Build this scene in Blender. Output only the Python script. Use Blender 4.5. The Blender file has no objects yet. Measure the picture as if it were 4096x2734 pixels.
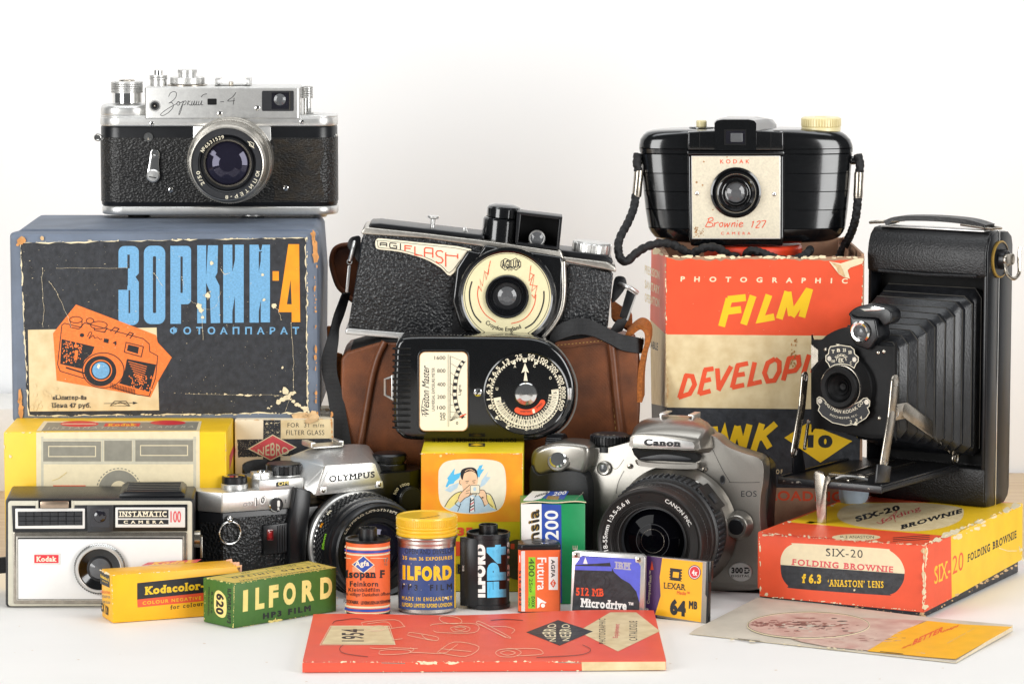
import bpy, bmesh, math, random
from math import sin, cos, tan, pi, radians, hypot, atan2, sqrt
from mathutils import Vector as V, Matrix
from mathutils.geometry import tessellate_polygon
random.seed(7)
scn = bpy.context.scene
COL = scn.collection
S = .001                                   # the builders work in millimetres
# ---------------------------------------------------------------- camera, world, lamps
PITCH, FS, CX, CY = radians(6.8), 15500., 2048., 1367.
CAM = V((0, -2156, 409))
cd = bpy.data.cameras.new('camera'); cam = bpy.data.objects.new('camera', cd); COL.objects.link(cam)
cam.location = CAM * S; cam.rotation_euler = (pi / 2 - PITCH, 0, 0)
cd.sensor_width = 36; cd.lens = 36 * FS / 4096; cd.clip_start = .05; cd.clip_end = 60
scn.camera = cam
w = bpy.data.worlds.new('World'); scn.world = w; w.use_nodes = True
bg = w.node_tree.nodes['Background']
bg.inputs['Color'].default_value = (.95, .98, 1, 1); bg.inputs['Strength'].default_value = .14
scn.view_settings.view_transform = 'Standard'; scn.view_settings.look = 'None'
scn.view_settings.exposure = 0; scn.view_settings.gamma = 1
def lamp(name, loc, to, sx, sy, power, col=(1, 1, .99)):
    l = bpy.data.lights.new(name, 'AREA'); l.shape = 'RECTANGLE'; l.size = sx; l.size_y = sy
    l.energy = power; l.color = col
    o = bpy.data.objects.new(name, l); COL.objects.link(o); o.location = loc
    o.rotation_euler = (V(to) - V(loc)).to_track_quat('-Z', 'Y').to_euler()
lamp('softbox', (-1.2, -1.15, .5), (0, .25, .2), .75, 1.15, 23)
lamp('softbox', (1.2, -1.15, .5), (0, .25, .2), .75, 1.15, 23)
lamp('added_overhead_fill', (0, -.05, 1.55), (0, .2, 0), 1.6, .9, 4.5)  # added fill from above for the wall and upper faces, no known source
lamp('added_wall_fill', (0, -.1, 1.35), (0, .52, .6), 1.8, .4, 6.5, (.92, .965, 1))  # extra lamp added only to brighten the backdrop wall
scn.cycles.max_bounces = 6; scn.cycles.diffuse_bounces = 3; scn.cycles.glossy_bounces = 4
scn.cycles.transmission_bounces = 4; scn.cycles.caustics_reflective = False; scn.cycles.caustics_refractive = False
# ---------------------------------------------------------------- materials
def lin(h):
    c = [int(h[i:i + 2], 16) / 255 for i in (0, 2, 4)]
    return [x / 12.92 if x < .04045 else ((x + .055) / 1.055) ** 2.4 for x in c]
def mat(name, hexc, rough=.5, metal=0., var=.07, vs=300., bump=0., bs=900., kind='noise', coat=0., spec=.5, dark=None, dist=.0004, rv=.12, stretch=None):
    m = bpy.data.materials.new(name); m.use_nodes = True
    nt = m.node_tree; N = nt.nodes; L = nt.links; b = N['Principled BSDF']
    c = lin(hexc)
    tc = N.new('ShaderNodeTexCoord'); src = tc.outputs['Object']
    if stretch:
        mp = N.new('ShaderNodeMapping'); mp.inputs['Scale'].default_value = stretch
        L.new(src, mp.inputs['Vector']); src = mp.outputs['Vector']
    n = N.new('ShaderNodeTexNoise'); n.inputs['Scale'].default_value = vs; n.inputs['Detail'].default_value = 5
    L.new(src, n.inputs['Vector'])
    mx = N.new('ShaderNodeMix'); mx.data_type = 'RGBA'
    lo = lin(dark) if dark else [x * (1 - var) for x in c]
    hi = c if dark else [min(1, x * (1 + var)) for x in c]
    mx.inputs[6].default_value = (*lo, 1); mx.inputs[7].default_value = (*hi, 1)
    rm = N.new('ShaderNodeMapRange'); rm.inputs['From Min'].default_value = .32; rm.inputs['From Max'].default_value = .68
    L.new(n.outputs['Fac'], rm.inputs['Value']); L.new(rm.outputs['Result'], mx.inputs['Factor'])
    L.new(mx.outputs[2], b.inputs['Base Color'])
    rr = N.new('ShaderNodeMapRange'); rr.inputs['To Min'].default_value = max(.02, rough - rv * rough); rr.inputs['To Max'].default_value = min(1, rough + rv * rough)
    n2 = N.new('ShaderNodeTexNoise'); n2.inputs['Scale'].default_value = vs * .37; n2.inputs['Detail'].default_value = 6
    L.new(tc.outputs['Object'], n2.inputs['Vector']); L.new(n2.outputs['Fac'], rr.inputs['Value']); L.new(rr.outputs['Result'], b.inputs['Roughness'])
    b.inputs['Metallic'].default_value = metal
    b.inputs['Specular IOR Level'].default_value = spec
    b.inputs['Coat Weight'].default_value = coat; b.inputs['Coat Roughness'].default_value = .08
    if bump:
        bp = N.new('ShaderNodeBump'); bp.inputs['Strength'].default_value = bump; bp.inputs['Distance'].default_value = dist
        if kind == 'leather':
            t = N.new('ShaderNodeTexVoronoi'); t.feature = 'SMOOTH_F1'; t.inputs['Scale'].default_value = bs; o = t.outputs['Distance']
            wn = N.new('ShaderNodeTexNoise'); wn.inputs['Scale'].default_value = bs * .6
            va = N.new('ShaderNodeVectorMath'); va.operation = 'MULTIPLY_ADD'
            va.inputs[1].default_value = (.0012,) * 3
            L.new(src, wn.inputs['Vector']); L.new(wn.outputs['Color'], va.inputs[0]); L.new(src, va.inputs[2]); L.new(va.outputs[0], t.inputs['Vector'])
        elif kind == 'weave':
            t = N.new('ShaderNodeTexChecker'); t.inputs['Scale'].default_value = bs; o = t.outputs['Fac']; L.new(src, t.inputs['Vector'])
        elif kind == 'wave':
            t = N.new('ShaderNodeTexWave'); t.inputs['Scale'].default_value = bs; t.bands_direction = 'DIAGONAL'; o = t.outputs['Fac']; L.new(src, t.inputs['Vector'])
        else:
            t = N.new('ShaderNodeTexNoise'); t.inputs['Scale'].default_value = bs; t.inputs['Detail'].default_value = 4; o = t.outputs['Fac']; L.new(src, t.inputs['Vector'])
        L.new(o, bp.inputs['Height']); L.new(bp.outputs['Normal'], b.inputs['Normal'])
    return m
def glass(name, tint, rough=.03):
    m = mat(name, tint, rough, 0, .02, coat=1., spec=1.)
    return m
# paper, card and inks
creamc = mat('cream_card', 'E3CFA4', .55, var=.06, vs=120, dark='D2BA8C')
cream = mat('cream_ink', 'E8D9B4', .5, var=.04)
ivory = mat('ivory_ink', 'EDE4CB', .45, var=.03)
white = mat('white_ink', 'F0EDE8', .45, var=.02)
black = mat('black_ink', '1B1C20', .5, var=.2, vs=500)
nearblk = mat('worn_black_paper', '2A2C31', .5, var=.35, vs=250, bump=.5, bs=260, dist=.0007)
grey = mat('grey_ink', '8E8A7C', .5)
lgrey = mat('pale_grey_ink', 'C9C3AD', .5)
redo = mat('orange_red_ink', 'E6522B', .48, var=.05, vs=90)
coral = mat('coral_cover', 'E9573F', .42, var=.04, vs=60)
red = mat('red_ink', 'D8303A', .48)
pinkred = mat('faded_red_ink', 'D9545A', .5)
yellow = mat('yellow_card', 'F2C31B', .42, var=.05, vs=80)
yellowl = mat('lemon_card', 'E3CB1C', .42, var=.05, vs=80)
amber = mat('amber_card', 'F6B417', .42, var=.05, vs=80)
paleyel = mat('pale_yellow_ink', 'F0DC86', .45, var=.04)
ochre = mat('ochre_card', 'D9BC58', .5, var=.06)
orange = mat('orange_ink', 'F08A1E', .45, var=.06, vs=60, dark='F0A51E')
orang2 = mat('orange_print', 'EE7A33', .5, var=.12, vs=700)
orangl = mat('orange_label', 'EC6A35', .45, var=.04)
greenc = mat('green_card', '3F6B26', .5, var=.06)
greenf = mat('bright_green_card', '0E8B50', .35, var=.03)
lime = mat('lime_ink', '86C62C', .45)
blueg = mat('slate_blue_cloth', '667080', .6, var=.16, vs=45, bump=.15, bs=500)
bluei = mat('sky_blue_ink', '6FA6CE', .5, var=.14, vs=900)
cyan = mat('cyan_ink', '5BBDE8', .4, var=.02)
navy = mat('navy_ink', '33497E', .5, var=.08)
blue = mat('royal_blue_ink', '2B4DA6', .4)
violet = mat('violet_blue_ink', '5A63CF', .4)
purple = mat('purple_ink', '46235E', .4)
tear = mat('torn_card', 'D3B083', .85, var=.15, vs=300, bump=.5, bs=500)
tearo = mat('torn_orange_card', 'CC9055', .85, var=.18, vs=250, bump=.5, bs=500)
tearc = mat('worn_paper_edge', 'E6D6B2', .8, var=.08, vs=300)
gold = mat('gold_ink', '9A7B34', .4, .2)
stain = mat('rust_stain', 'B07A3E', .6, var=.3)
paleblue = mat('pale_blue_ink', 'BCD3E0', .5)
skin = mat('flesh_ink', 'F3C7A0', .5)
# metals, plastics, leathers
satin = mat('satin_chrome', 'DAD9D6', .34, .78, var=.04, vs=900, rv=.2)
satind = mat('worn_aluminium', 'C6C1B8', .34, 1, var=.1, vs=500)
chrome = mat('bright_chrome', 'E4E3E0', .1, 1, var=.03)
nickel = mat('aged_nickel', 'B0A89C', .26, 1, var=.14, vs=300)
silverp = mat('silver_plastic', '949089', .3, .82, var=.03, vs=1500, coat=.15)
silverw = mat('silver_painted_panel', 'E6E3DE', .32, .25, var=.02)
alu = mat('brushed_can', 'CFC8C2', .3, 1, var=.06)
bake = mat('black_bakelite', '08090B', .15, 0, var=.2, coat=.6, rv=.3)
blkp = mat('black_plastic', '121316', .3, 0, var=.15)
blkm = mat('matt_black', '0C0C0D', .55, 0, var=.2, spec=.25)
ridge = mat('worn_bellows_edge', '3B3832', .5, 0, var=.4, vs=90)
blkrub = mat('black_rubber', '17181A', .5, 0, var=.12, bump=.2, bs=1200)
dgrey = mat('dark_grey_plastic', '2A2B2E', .4, 0, var=.1)
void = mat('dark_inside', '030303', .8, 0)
leath = mat('black_pebbled_leather', '1D1E20', .36, 0, var=.45, vs=700, bump=1., bs=720, kind='leather', dist=.0009)
leathf = mat('fine_black_leather', '121214', .42, 0, var=.3, vs=400, bump=.7, bs=1000, kind='leather', dist=.0003)
leathz = mat('grained_black_leather', '1B1A19', .38, 0, var=.4, vs=300, bump=1., bs=700, kind='leather', dist=.0005, stretch=(1, 1, 1.7))
leathb = mat('worn_grained_leather', '1B1A19', .45, 0, vs=130, bump=1., bs=700, kind='leather', dist=.0005, dark='2F2619', stretch=(1, 1, 1.7))
bell = mat('bellows_leather', '1B1C1F', .3, 0, var=.35, vs=200, bump=.4, bs=900)
tan_ = mat('tan_canvas_leather', '703D1C', .5, 0, var=.38, vs=70, bump=.7, bs=900, kind='weave', dist=.0003)
tanl = mat('tan_leather_trim', '6B3D22', .42, 0, var=.15, vs=200, bump=.3, bs=900)
suede = mat('tan_suede', '9E5A22', .85, 0, var=.3, vs=700, bump=.6, bs=1500)
stitch = mat('stitching', 'B08A4E', .7)
strapm = mat('black_webbing', '101012', .6, 0, var=.3, bump=1., bs=420, kind='weave', dist=.0005)
cordm = mat('black_cord', '0D0D0F', .65, 0, var=.35, bump=.6, bs=900)
ivp = mat('ivory_plastic', 'E6D8A6', .35, 0, var=.04, coat=.2)
redp = mat('red_plastic', 'E4401E', .35, 0, var=.03, coat=.2)
yelp = mat('yellow_lid_enamel', 'EDC02E', .32, 0, var=.04, coat=.3)
lensg = mat('coated_glass', '040407', .03, 0, .02, spec=.07)
lensv = mat('violet_coated_glass', '2C2A3A', .03, .5, .02, spec=.5)
lensc = mat('clear_lens_glass', '5B5C5E', .06, 0, .1, coat=.2, spec=.5)
vfg = mat('finder_glass', '191820', .04, 0, .3, vs=120, coat=1)
ledr = mat('dark_red_lens', '6E1218', .15, 0, .1, coat=1)
tackm = mat('blue_putty', 'A9B7C6', .6, 0, var=.06, bump=.3, bs=200)
# ---------------------------------------------------------------- pixels of the photograph -> rays
def ray(x, y):
    a = (x - CX) / FS; b = (CY - y) / FS
    return V((a, cos(PITCH) + b * sin(PITCH), -sin(PITCH) + b * cos(PITCH)))
def zm(x0, y0, k):
    f = lambda x, y: (x0 + x * k, y0 + y * k)
    f.k = k
    return f
class Pl:                                   # any plane
    def __init__(s, o, n): s.o = V(o); s.n = V(n).normalized()
    def hit(s, x, y):
        r = ray(x, y); t = (s.o - CAM).dot(s.n) / r.dot(s.n)
        return CAM + r * t, s.n
class VP(Pl):                               # upright plane, turned by ang degrees; u right, z up, w behind
    def __init__(s, o, ang=0.):
        a = radians(ang); s.ang = ang
        s.u = V((cos(a), sin(a), 0)); Pl.__init__(s, o, (sin(a), -cos(a), 0))
    def off(s, w): return VP(s.o - s.n * w, s.ang)
    def uz(s, x, y):
        p = s.hit(x, y)[0]; return (p - s.o).dot(s.u), p.z
    def pt(s, u, z, w=0.): return V((s.o.x, s.o.y, 0)) + s.u * u - s.n * w + V((0, 0, z))
    def frame(s, p): return fr(p, s.u, V((0, 0, 1)))
class Cy:                                   # upright cylinder
    def __init__(s, cx, cy, r): s.cx, s.cy, s.r = cx, cy, r
    def hit(s, x, y):
        d = ray(x, y); ox, oy = CAM.x - s.cx, CAM.y - s.cy
        a = d.x ** 2 + d.y ** 2; b = 2 * (ox * d.x + oy * d.y); c = ox * ox + oy * oy - s.r ** 2
        q = max(0., b * b - 4 * a * c); p = CAM + d * ((-b - sqrt(q)) / 2 / a)
        n = V((p.x - s.cx, p.y - s.cy, 0)).normalized()
        return p, n
def onZ(p, Z=0.): return Pl((0, 0, Z), (0, 0, 1)).hit(*p)[0]
def onY(p, Y): return Pl((0, Y, 0), (0, -1, 0)).hit(*p)[0]
def fr(o, u, v):                            # frame matrix: columns u, v, u x v
    u = V(u).normalized(); v = V(v); v = (v - u * v.dot(u)).normalized(); n = u.cross(v)
    m = Matrix.Identity(4)
    for i, c in enumerate((u, v, n, V(o))):
        for r in range(3): m[r][i] = c[r]
    return m
UP = lambda o: fr(o, (1, 0, 0), (0, 1, 0))
def rrect(x0, y0, x1, y1, r, n=5):
    x0, x1 = min(x0, x1), max(x0, x1); y0, y1 = min(y0, y1), max(y0, y1)
    r = min(r, (x1 - x0) / 2 - 1e-6, (y1 - y0) / 2 - 1e-6); o = []
    for cx, cy, a in ((x1 - r, y1 - r, 0), (x0 + r, y1 - r, 90), (x0 + r, y0 + r, 180), (x1 - r, y0 + r, 270)):
        for i in range(n + 1):
            t = radians(a + 90 * i / n); o.append((cx + r * cos(t), cy + r * sin(t)))
    return o
def ell(cx, cy, rx, ry=None, n=40, a0=0, a1=360, rot=0):
    ry = ry or rx; o = []; full = a1 - a0 >= 360; c, s_ = cos(radians(rot)), sin(radians(rot))
    for i in range(n if full else n + 1):
        t = radians(a0 + (a1 - a0) * i / n); x, y = rx * cos(t), ry * sin(t)
        o.append((cx + x * c - y * s_, cy + x * s_ + y * c))
    return o
def cr(p, n=6, closed=False):               # smooth curve through points
    p = [V(q) for q in p]; o = []; m = len(p)
    for i in range(m if closed else m - 1):
        a, b, c, d = [p[(i + k) % m] if closed else p[max(0, min(m - 1, i + k))] for k in (-1, 0, 1, 2)]
        for j in range(n):
            t = j / n
            o.append(.5 * (2 * b + (c - a) * t + (2 * a - 5 * b + 4 * c - d) * t * t + (3 * b - a - 3 * c + d) * t ** 3))
    if not closed: o.append(p[-1])
    return o
# ---------------------------------------------------------------- mesh builder
class MB:
    def __init__(s): s.v = []; s.f = []; s.mi = []; s.sm = []; s.mats = []
    def slot(s, m):
        if m not in s.mats: s.mats.append(m)
        return s.mats.index(m)
    def add(s, vs, fs, m, smooth=False):
        b = len(s.v); s.v += [V(q) for q in vs]; k = s.slot(m)
        for f in fs: s.f.append([b + i for i in f]); s.mi.append(k); s.sm.append(smooth)
        return s
    def bm(s, bm, m, smooth=False):
        bm.verts.ensure_lookup_table(); bm.verts.index_update()
        s.add([q.co.copy() for q in bm.verts], [[q.index for q in f.verts] for f in bm.faces], m, smooth); bm.free(); return s
    def prism(s, pts, d, m, bev=0., seg=2, smooth=None):     # planar outline pts (3-D) swept along vector d
        bm = bmesh.new(); n = len(pts); d = V(d)
        a = [bm.verts.new(q) for q in pts]; b = [bm.verts.new(V(q) + d) for q in pts]
        bm.faces.new(a); bm.faces.new(b[::-1])
        for i in range(n): bm.faces.new((a[i], b[i], b[(i + 1) % n], a[(i + 1) % n]))
        bmesh.ops.recalc_face_normals(bm, faces=bm.faces[:])
        if bev:
            es = [e for e in bm.edges if e.calc_face_angle(0) > .6]
            bmesh.ops.bevel(bm, geom=es, offset=bev, segments=seg, profile=.5, affect='EDGES', clamp_overlap=True)
        return s.bm(bm, m, bev > 0 if smooth is None else smooth)
    def box(s, c, size, m, bev=0., R=None, seg=2):
        x, y, z = [q / 2 for q in size]; M = R or UP((0, 0, 0)); c = V(c)
        pts = [c + M.to_3x3() @ V(q) for q in ((-x, -y, -z), (x, -y, -z), (x, y, -z), (-x, y, -z))]
        return s.prism(pts, M.to_3x3() @ V((0, 0, 2 * z)), m, bev, seg)
    def loft(s, loops, m, caps=True, smooth=True):
        n = len(loops[0]); vs = [q for l in loops for q in l]; fs = []
        for k in range(len(loops) - 1):
            for i in range(n):
                j = (i + 1) % n; fs.append((k * n + i, k * n + j, (k + 1) * n + j, (k + 1) * n + i))
        if caps: fs += [tuple(range(n))[::-1], tuple(range((len(loops) - 1) * n, len(loops) * n))]
        return s.add(vs, fs, m, smooth)
    def lathe(s, F, prof, m, seg=48, smooth=True, a0=0., a1=360.):
        full = a1 - a0 >= 360; ns = seg if full else seg + 1
        pr = [(q[0], q[1], q[2] if len(q) > 2 else None) for q in prof]; cm = m
        for k in range(len(pr) - 1):
            (r0, z0, mm), (r1, z1, _) = pr[k], pr[k + 1]
            if mm: cm = mm
            vs, fs = [], []
            for i in range(ns):
                t = radians(a0 + (a1 - a0) * i / seg)
                vs.append(F @ V((r0 * cos(t), r0 * sin(t), z0))); vs.append(F @ V((r1 * cos(t), r1 * sin(t), z1)))
            for i in range(seg):
                j = (i + 1) % ns
                if r0 < 1e-6: fs.append((2 * i, 2 * i + 1, 2 * j + 1))
                elif r1 < 1e-6: fs.append((2 * i, 2 * i + 1, 2 * j))
                else: fs.append((2 * i, 2 * i + 1, 2 * j + 1, 2 * j))
            s.add(vs, fs, cm, smooth)
        return s
    def gear(s, F, r, z0, z1, n, dep, m, bev=.3, duty=.5, caps=True):
        L = []
        for z, ins in ((z0, bev), (z0 + bev, 0), (z1 - bev, 0), (z1, bev)):
            l = []
            for i in range(n):
                for t, rr in ((0, r), (duty * .8, r), (duty, r - dep), (.9, r - dep)):
                    a = 2 * pi * (i + t) / n; l.append(F @ V(((rr - ins) * cos(a), (rr - ins) * sin(a), z)))
            L.append(l)
        return s.loft(L, m, caps, False)
    def dome(s, F, r, h, m, seg=20, base=0.):
        p = [(r, 0)] + ([(r, base)] if base else []) + [(r * cos(t), base + h * sin(t)) for t in (.35, .7, 1.1, 1.4)] + [(0, base + h)]
        return s.lathe(F, p, m, seg)
    def screw(s, F, r, m, h=.5):
        s.dome(F, r, h, m, 16); s.box(F @ V((0, 0, h + .02)), (r * 1.5, r * .28, .12), blkm, 0, F @ Matrix.Rotation(random.uniform(.3, 1.2), 4, 'Z'))
    def tube(s, pts, r, m, seg=8, closed=False, caps=True, braid=0., pitch=5.):
        pts = [V(q) for q in pts]; n = len(pts); T = []
        for i in range(n):
            a = pts[(i - 1) % n] if closed or i else pts[0]; b = pts[(i + 1) % n] if closed or i < n - 1 else pts[-1]
            T.append((b - a).normalized())
        u = T[0].orthogonal().normalized(); L = []; acc = 0.
        for i in range(n):
            if i: u = (u - T[i] * u.dot(T[i])).normalized(); acc += (pts[i] - pts[i - 1]).length
            v = T[i].cross(u); l = []
            for k in range(seg):
                a = 2 * pi * k / seg; rr = r[i] if isinstance(r, (list, tuple)) else r
                if braid:
                    q = acc / pitch * 2 * pi
                    rr *= 1 + braid * max(sin(2 * a + q), sin(2 * a - q + 1.57))
                l.append(pts[i] + (u * cos(a) + v * sin(a)) * rr)
            L.append(l)
        if closed: L.append(L[0])
        return s.loft(L, m, caps and not closed, True)
    def torus(s, F, R, r, m, n=40, seg=10, a0=0, a1=360, ry=None):
        full = a1 - a0 >= 360
        p = [F @ V((q[0], q[1], 0)) for q in ell(0, 0, R, ry or R, n, a0, a1)]
        return s.tube(p, r, m, seg, closed=full)
    def strap(s, pts, wd, th, m, n=6):          # flat band: pts centre line, wd width vectors (one or per point)
        q = cr(pts, n); k = len(q); ws = [V(x) for x in wd] if isinstance(wd[0], (tuple, list, V)) else [V(wd)] * len(pts)
        W = cr(ws, n); L = []
        for i in range(k):
            t = (q[min(k - 1, i + 1)] - q[max(0, i - 1)]).normalized(); nn = t.cross(W[i]).normalized() * th / 2
            a, b = q[i] - W[i] / 2, q[i] + W[i] / 2
            L.append([a - nn, b - nn, b + nn, a + nn])
        return s.loft(L, m, True, True)
    def sheet(s, fn, nu, nv, m, smooth=True):
        vs = [fn(i / nu, j / nv) for j in range(nv + 1) for i in range(nu + 1)]
        fs = [(j * (nu + 1) + i, j * (nu + 1) + i + 1, (j + 1) * (nu + 1) + i + 1, (j + 1) * (nu + 1) + i) for j in range(nv) for i in range(nu)]
        return s.add(vs, fs, m, smooth)
    def build(s, name, parent=None, loc=None, ang=38):
        me = bpy.data.meshes.new(name); o = bpy.data.objects.new(name, me); COL.objects.link(o)
        if parent is not None:
            o.parent = parent; L = V(parent['_o']) if parent.get('_o') is not None else V((0, 0, 0))
            o['_o'] = L
        else:
            L = V(loc) if loc is not None else V((sum(q.x for q in s.v) / len(s.v), sum(q.y for q in s.v) / len(s.v), min(q.z for q in s.v)))
            o.location = L * S; o['_o'] = L
        me.from_pydata([(q - L) * S for q in s.v], [], s.f)
        for m in s.mats: me.materials.append(m)
        me.polygons.foreach_set('material_index', s.mi); me.polygons.foreach_set('use_smooth', s.sm)
        me.update(); me.set_sharp_from_angle(angle=radians(ang))
        return o
def thing(name, label, cat, loc, group=None):
    o = bpy.data.objects.new(name, None); COL.objects.link(o); o.location = V(loc) * S; o['_o'] = V(loc)
    o.empty_display_size = .01
    return tag(o, label, cat, group)
def tag(o, label, cat, group=None):
    o['label'] = label; o['category'] = cat
    if group: o['group'] = group
    return o
# ---------------------------------------------------------------- printing: flat ink laid on real surfaces
_tc = {}
def tmesh(s, sp=1.):
    if (s, sp) in _tc: return _tc[s, sp]
    c = bpy.data.curves.new('t', 'FONT'); c.body = s; c.space_character = sp; c.resolution_u = 4
    o = bpy.data.objects.new('t', c); COL.objects.link(o)
    me = o.evaluated_get(bpy.context.evaluated_depsgraph_get()).to_mesh()
    vs = [(q.co.x, q.co.y) for q in me.vertices]; fs = [tuple(p.vertices) for p in me.polygons]
    # weld
    key = {}; idx = []
    wv = []
    for q in vs:
        k = (round(q[0], 4), round(q[1], 4))
        if k not in key: key[k] = len(wv); wv.append(q)
        idx.append(key[k])
    fs = [tuple(dict.fromkeys(idx[i] for i in f)) for f in fs]; fs = [f for f in fs if len(f) > 2]
    ed = {}
    for f in fs:
        for i in range(len(f)):
            a, b = f[i], f[(i + 1) % len(f)]; ed.setdefault((min(a, b), max(a, b)), []).append((a, b))
    nxt = {}
    for e, l in ed.items():
        if len(l) == 1: nxt.setdefault(l[0][0], []).append(l[0][1])
    loops = []
    while nxt:
        st = next(iter(nxt)); lp = [st]; c_ = st
        while c_ in nxt:
            n_ = nxt[c_].pop()
            if not nxt[c_]: del nxt[c_]
            if n_ == st: break
            lp.append(n_); c_ = n_
        if len(lp) > 2: loops.append([wv[i] for i in lp])
    o.evaluated_get(bpy.context.evaluated_depsgraph_get()).to_mesh_clear()
    bpy.data.objects.remove(o); bpy.data.curves.remove(c)
    _tc[s, sp] = (wv, fs, loops); return _tc[s, sp]
def ribbon(pts, w, closed=False):               # stroke outline as quads
    p = [V((q[0], q[1])) for q in pts]; n = len(p); A, B = [], []
    for i in range(n):
        a = p[i - 1] if (i or closed) else p[i]; b = p[(i + 1) % n] if (i < n - 1 or closed) else p[i]
        t0 = (p[i] - a); t1 = (b - p[i])
        t0 = t0.normalized() if t0.length > 1e-9 else None; t1 = t1.normalized() if t1.length > 1e-9 else None
        t = (t0 or t1 or V((1, 0))) + (t1 or t0 or V((1, 0)))
        t = t.normalized() if t.length > 1e-6 else (t0 or t1)
        k = 1. if not (t0 and t1) else min(1.8, 1 / max(.4, t.dot(t0)))
        m = V((-t.y, t.x)) * w / 2 * k; A.append(p[i] - m); B.append(p[i] + m)
    return [[A[i], A[(i + 1) % n], B[(i + 1) % n], B[i]] for i in range(n if closed else n - 1)]
class D:
    def __init__(s, mb, surf, z, lift=.06, step=.007, cut=0):
        s.mb, s.surf, s.z, s.lift, s.step, s.n, s.cut = mb, surf, z, lift, .007, 0, cut
    def emit(s, polys, m, lay=None):
        if lay is None: s.n += 1; lay = s.n
        if s.cut: polys = slice_x(polys, s.cut)
        for q in polys:
            vs = []
            for x, y in q:
                p, n = s.surf.hit(*s.z(x, y)); vs.append(p + n * (s.lift + lay * s.step + random.uniform(-.0015, .0015)))
            s.mb.add(vs, [tuple(range(len(vs)))], m, bool(s.cut))
        return s
    def poly(s, pts, m): return s.emit([pts], m)
    def rect(s, x0, y0, x1, y1, m, r=0): return s.emit([rrect(x0, y0, x1, y1, r) if r else [(x0, y0), (x1, y0), (x1, y1), (x0, y1)]], m)
    def ell(s, cx, cy, rx, ry, m, rot=0, n=40): return s.emit([ell(cx, cy, rx, ry, n, rot=rot)], m)
    def ring(s, cx, cy, rx, ry, w, m, a0=0, a1=360, n=48):
        return s.emit(ribbon(ell(cx, cy, rx, ry, n, a0, a1), w, a1 - a0 >= 360), m)
    def frame(s, x0, y0, x1, y1, w, m, r=0):
        return s.emit(ribbon(rrect(x0, y0, x1, y1, r) if r else [(x0, y0), (x1, y0), (x1, y1), (x0, y1)], w, True), m)
    def line(s, pts, w, m, smooth=0, closed=False):
        if smooth: pts = [(q.x, q.y) for q in cr([(a[0], a[1]) for a in pts], smooth, closed)]
        return s.emit(ribbon(pts, w, closed), m)
    def warp(s, txt, fn, m, bold=0., serif=0., sp=1., asp=1.):     # fn maps (0..1, 0..1) of the ink box to pixels
        vs, fs, loops = tmesh(txt, round(sp + bold * 2.6 + serif * 1.2, 2))
        x0, x1 = min(q[0] for q in vs) - bold, max(q[0] for q in vs) + bold; y0, y1 = min(q[1] for q in vs) - bold, max(q[1] for q in vs) + bold
        serif *= 1.9
        if serif: x0 -= serif * .5; x1 += serif * .5
        g = lambda q: fn((q[0] - x0) / (x1 - x0), (q[1] - y0) / (y1 - y0))
        s.emit([[g(vs[i]) for i in f] for f in fs], m)
        if bold:
            P = []
            for l in loops: P += ribbon(l, bold * 2, True)
            s.emit([[g(q) for q in p] for p in P], m)
        if serif:
            P = []; th = .085 + bold * .7
            for l in loops:
                for i in range(len(l)):
                    a, b = l[i], l[(i + 1) % len(l)]; ln = abs(a[0] - b[0])
                    if abs(a[1] - b[1]) < .006 and .04 < ln < .3:
                        y = a[1]; lo, hi = min(a[0], b[0]) - bold, max(a[0], b[0]) + bold
                        if abs(y) < .02: ya, yb = -bold, th - bold
                        elif abs(y - .68) < .09 or abs(y - .45) < .06: ya, yb = y + bold - th, y + bold
                        else: continue
                        if ln > .16: lo2, hi2 = lo - serif * .8, lo
                        else: lo2, hi2 = lo - serif, hi + serif
                        P.append([(lo2, ya), (hi2, ya), (hi2, yb), (lo2, yb)])
            s.emit([[g(q) for q in p] for p in P], m)
        return s
    def text(s, txt, box, m, bold=0., serif=0., sp=1.):            # box: x0,y0,x1,y1 or (bl, br, tl)
        if len(box) == 4: bl, br, tl = (box[0], box[3]), (box[2], box[3]), (box[0], box[1])
        else: bl, br, tl = box
        return s.warp(txt, lambda x, y: (bl[0] + (br[0] - bl[0]) * x + (tl[0] - bl[0]) * y, bl[1] + (br[1] - bl[1]) * x + (tl[1] - bl[1]) * y), m, bold, serif, sp)
    def arc(s, txt, cx, cy, r, a0, a1, h, m, bold=0., sp=1., ry=None, serif=0.):   # letters stand outwards; a in degrees, 0 = right, 90 = up
        ry = ry or r
        def fn(x, y):
            t = radians(a0 + (a1 - a0) * x); e = y * h if a1 < a0 else (1 - y) * h
            return cx + (r + e) * cos(t), cy - (ry + e) * sin(t)
        return s.warp(txt, fn, m, bold, serif, sp)
    def blob(s, x, y, r, m, ax=1., ay=1.):
        n = random.randint(6, 9)
        return s.emit([[(x + cos(2 * pi * i / n) * r * ax * random.uniform(.5, 1.2), y + sin(2 * pi * i / n) * r * ay * random.uniform(.5, 1.2)) for i in range(n)]], m, s.n + random.uniform(.2, .9))
    def wear(s, a, b, n, r, m, jit=2.):             # chips of bare card along an edge
        dx, dy = b[0] - a[0], b[1] - a[1]; l = hypot(dx, dy) or 1; ex, ey = abs(dx) / l, abs(dy) / l
        for _ in range(n):
            t = random.random(); q = r * random.choice((.2, .3, .4, .55, .8, 1.25)); e = random.uniform(1, 4)
            s.blob(a[0] + dx * t + random.uniform(-jit, jit), a[1] + dy * t + random.uniform(-jit, jit), q, m, 1 + (e - 1) * ex, 1 + (e - 1) * ey)
        return s
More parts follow.
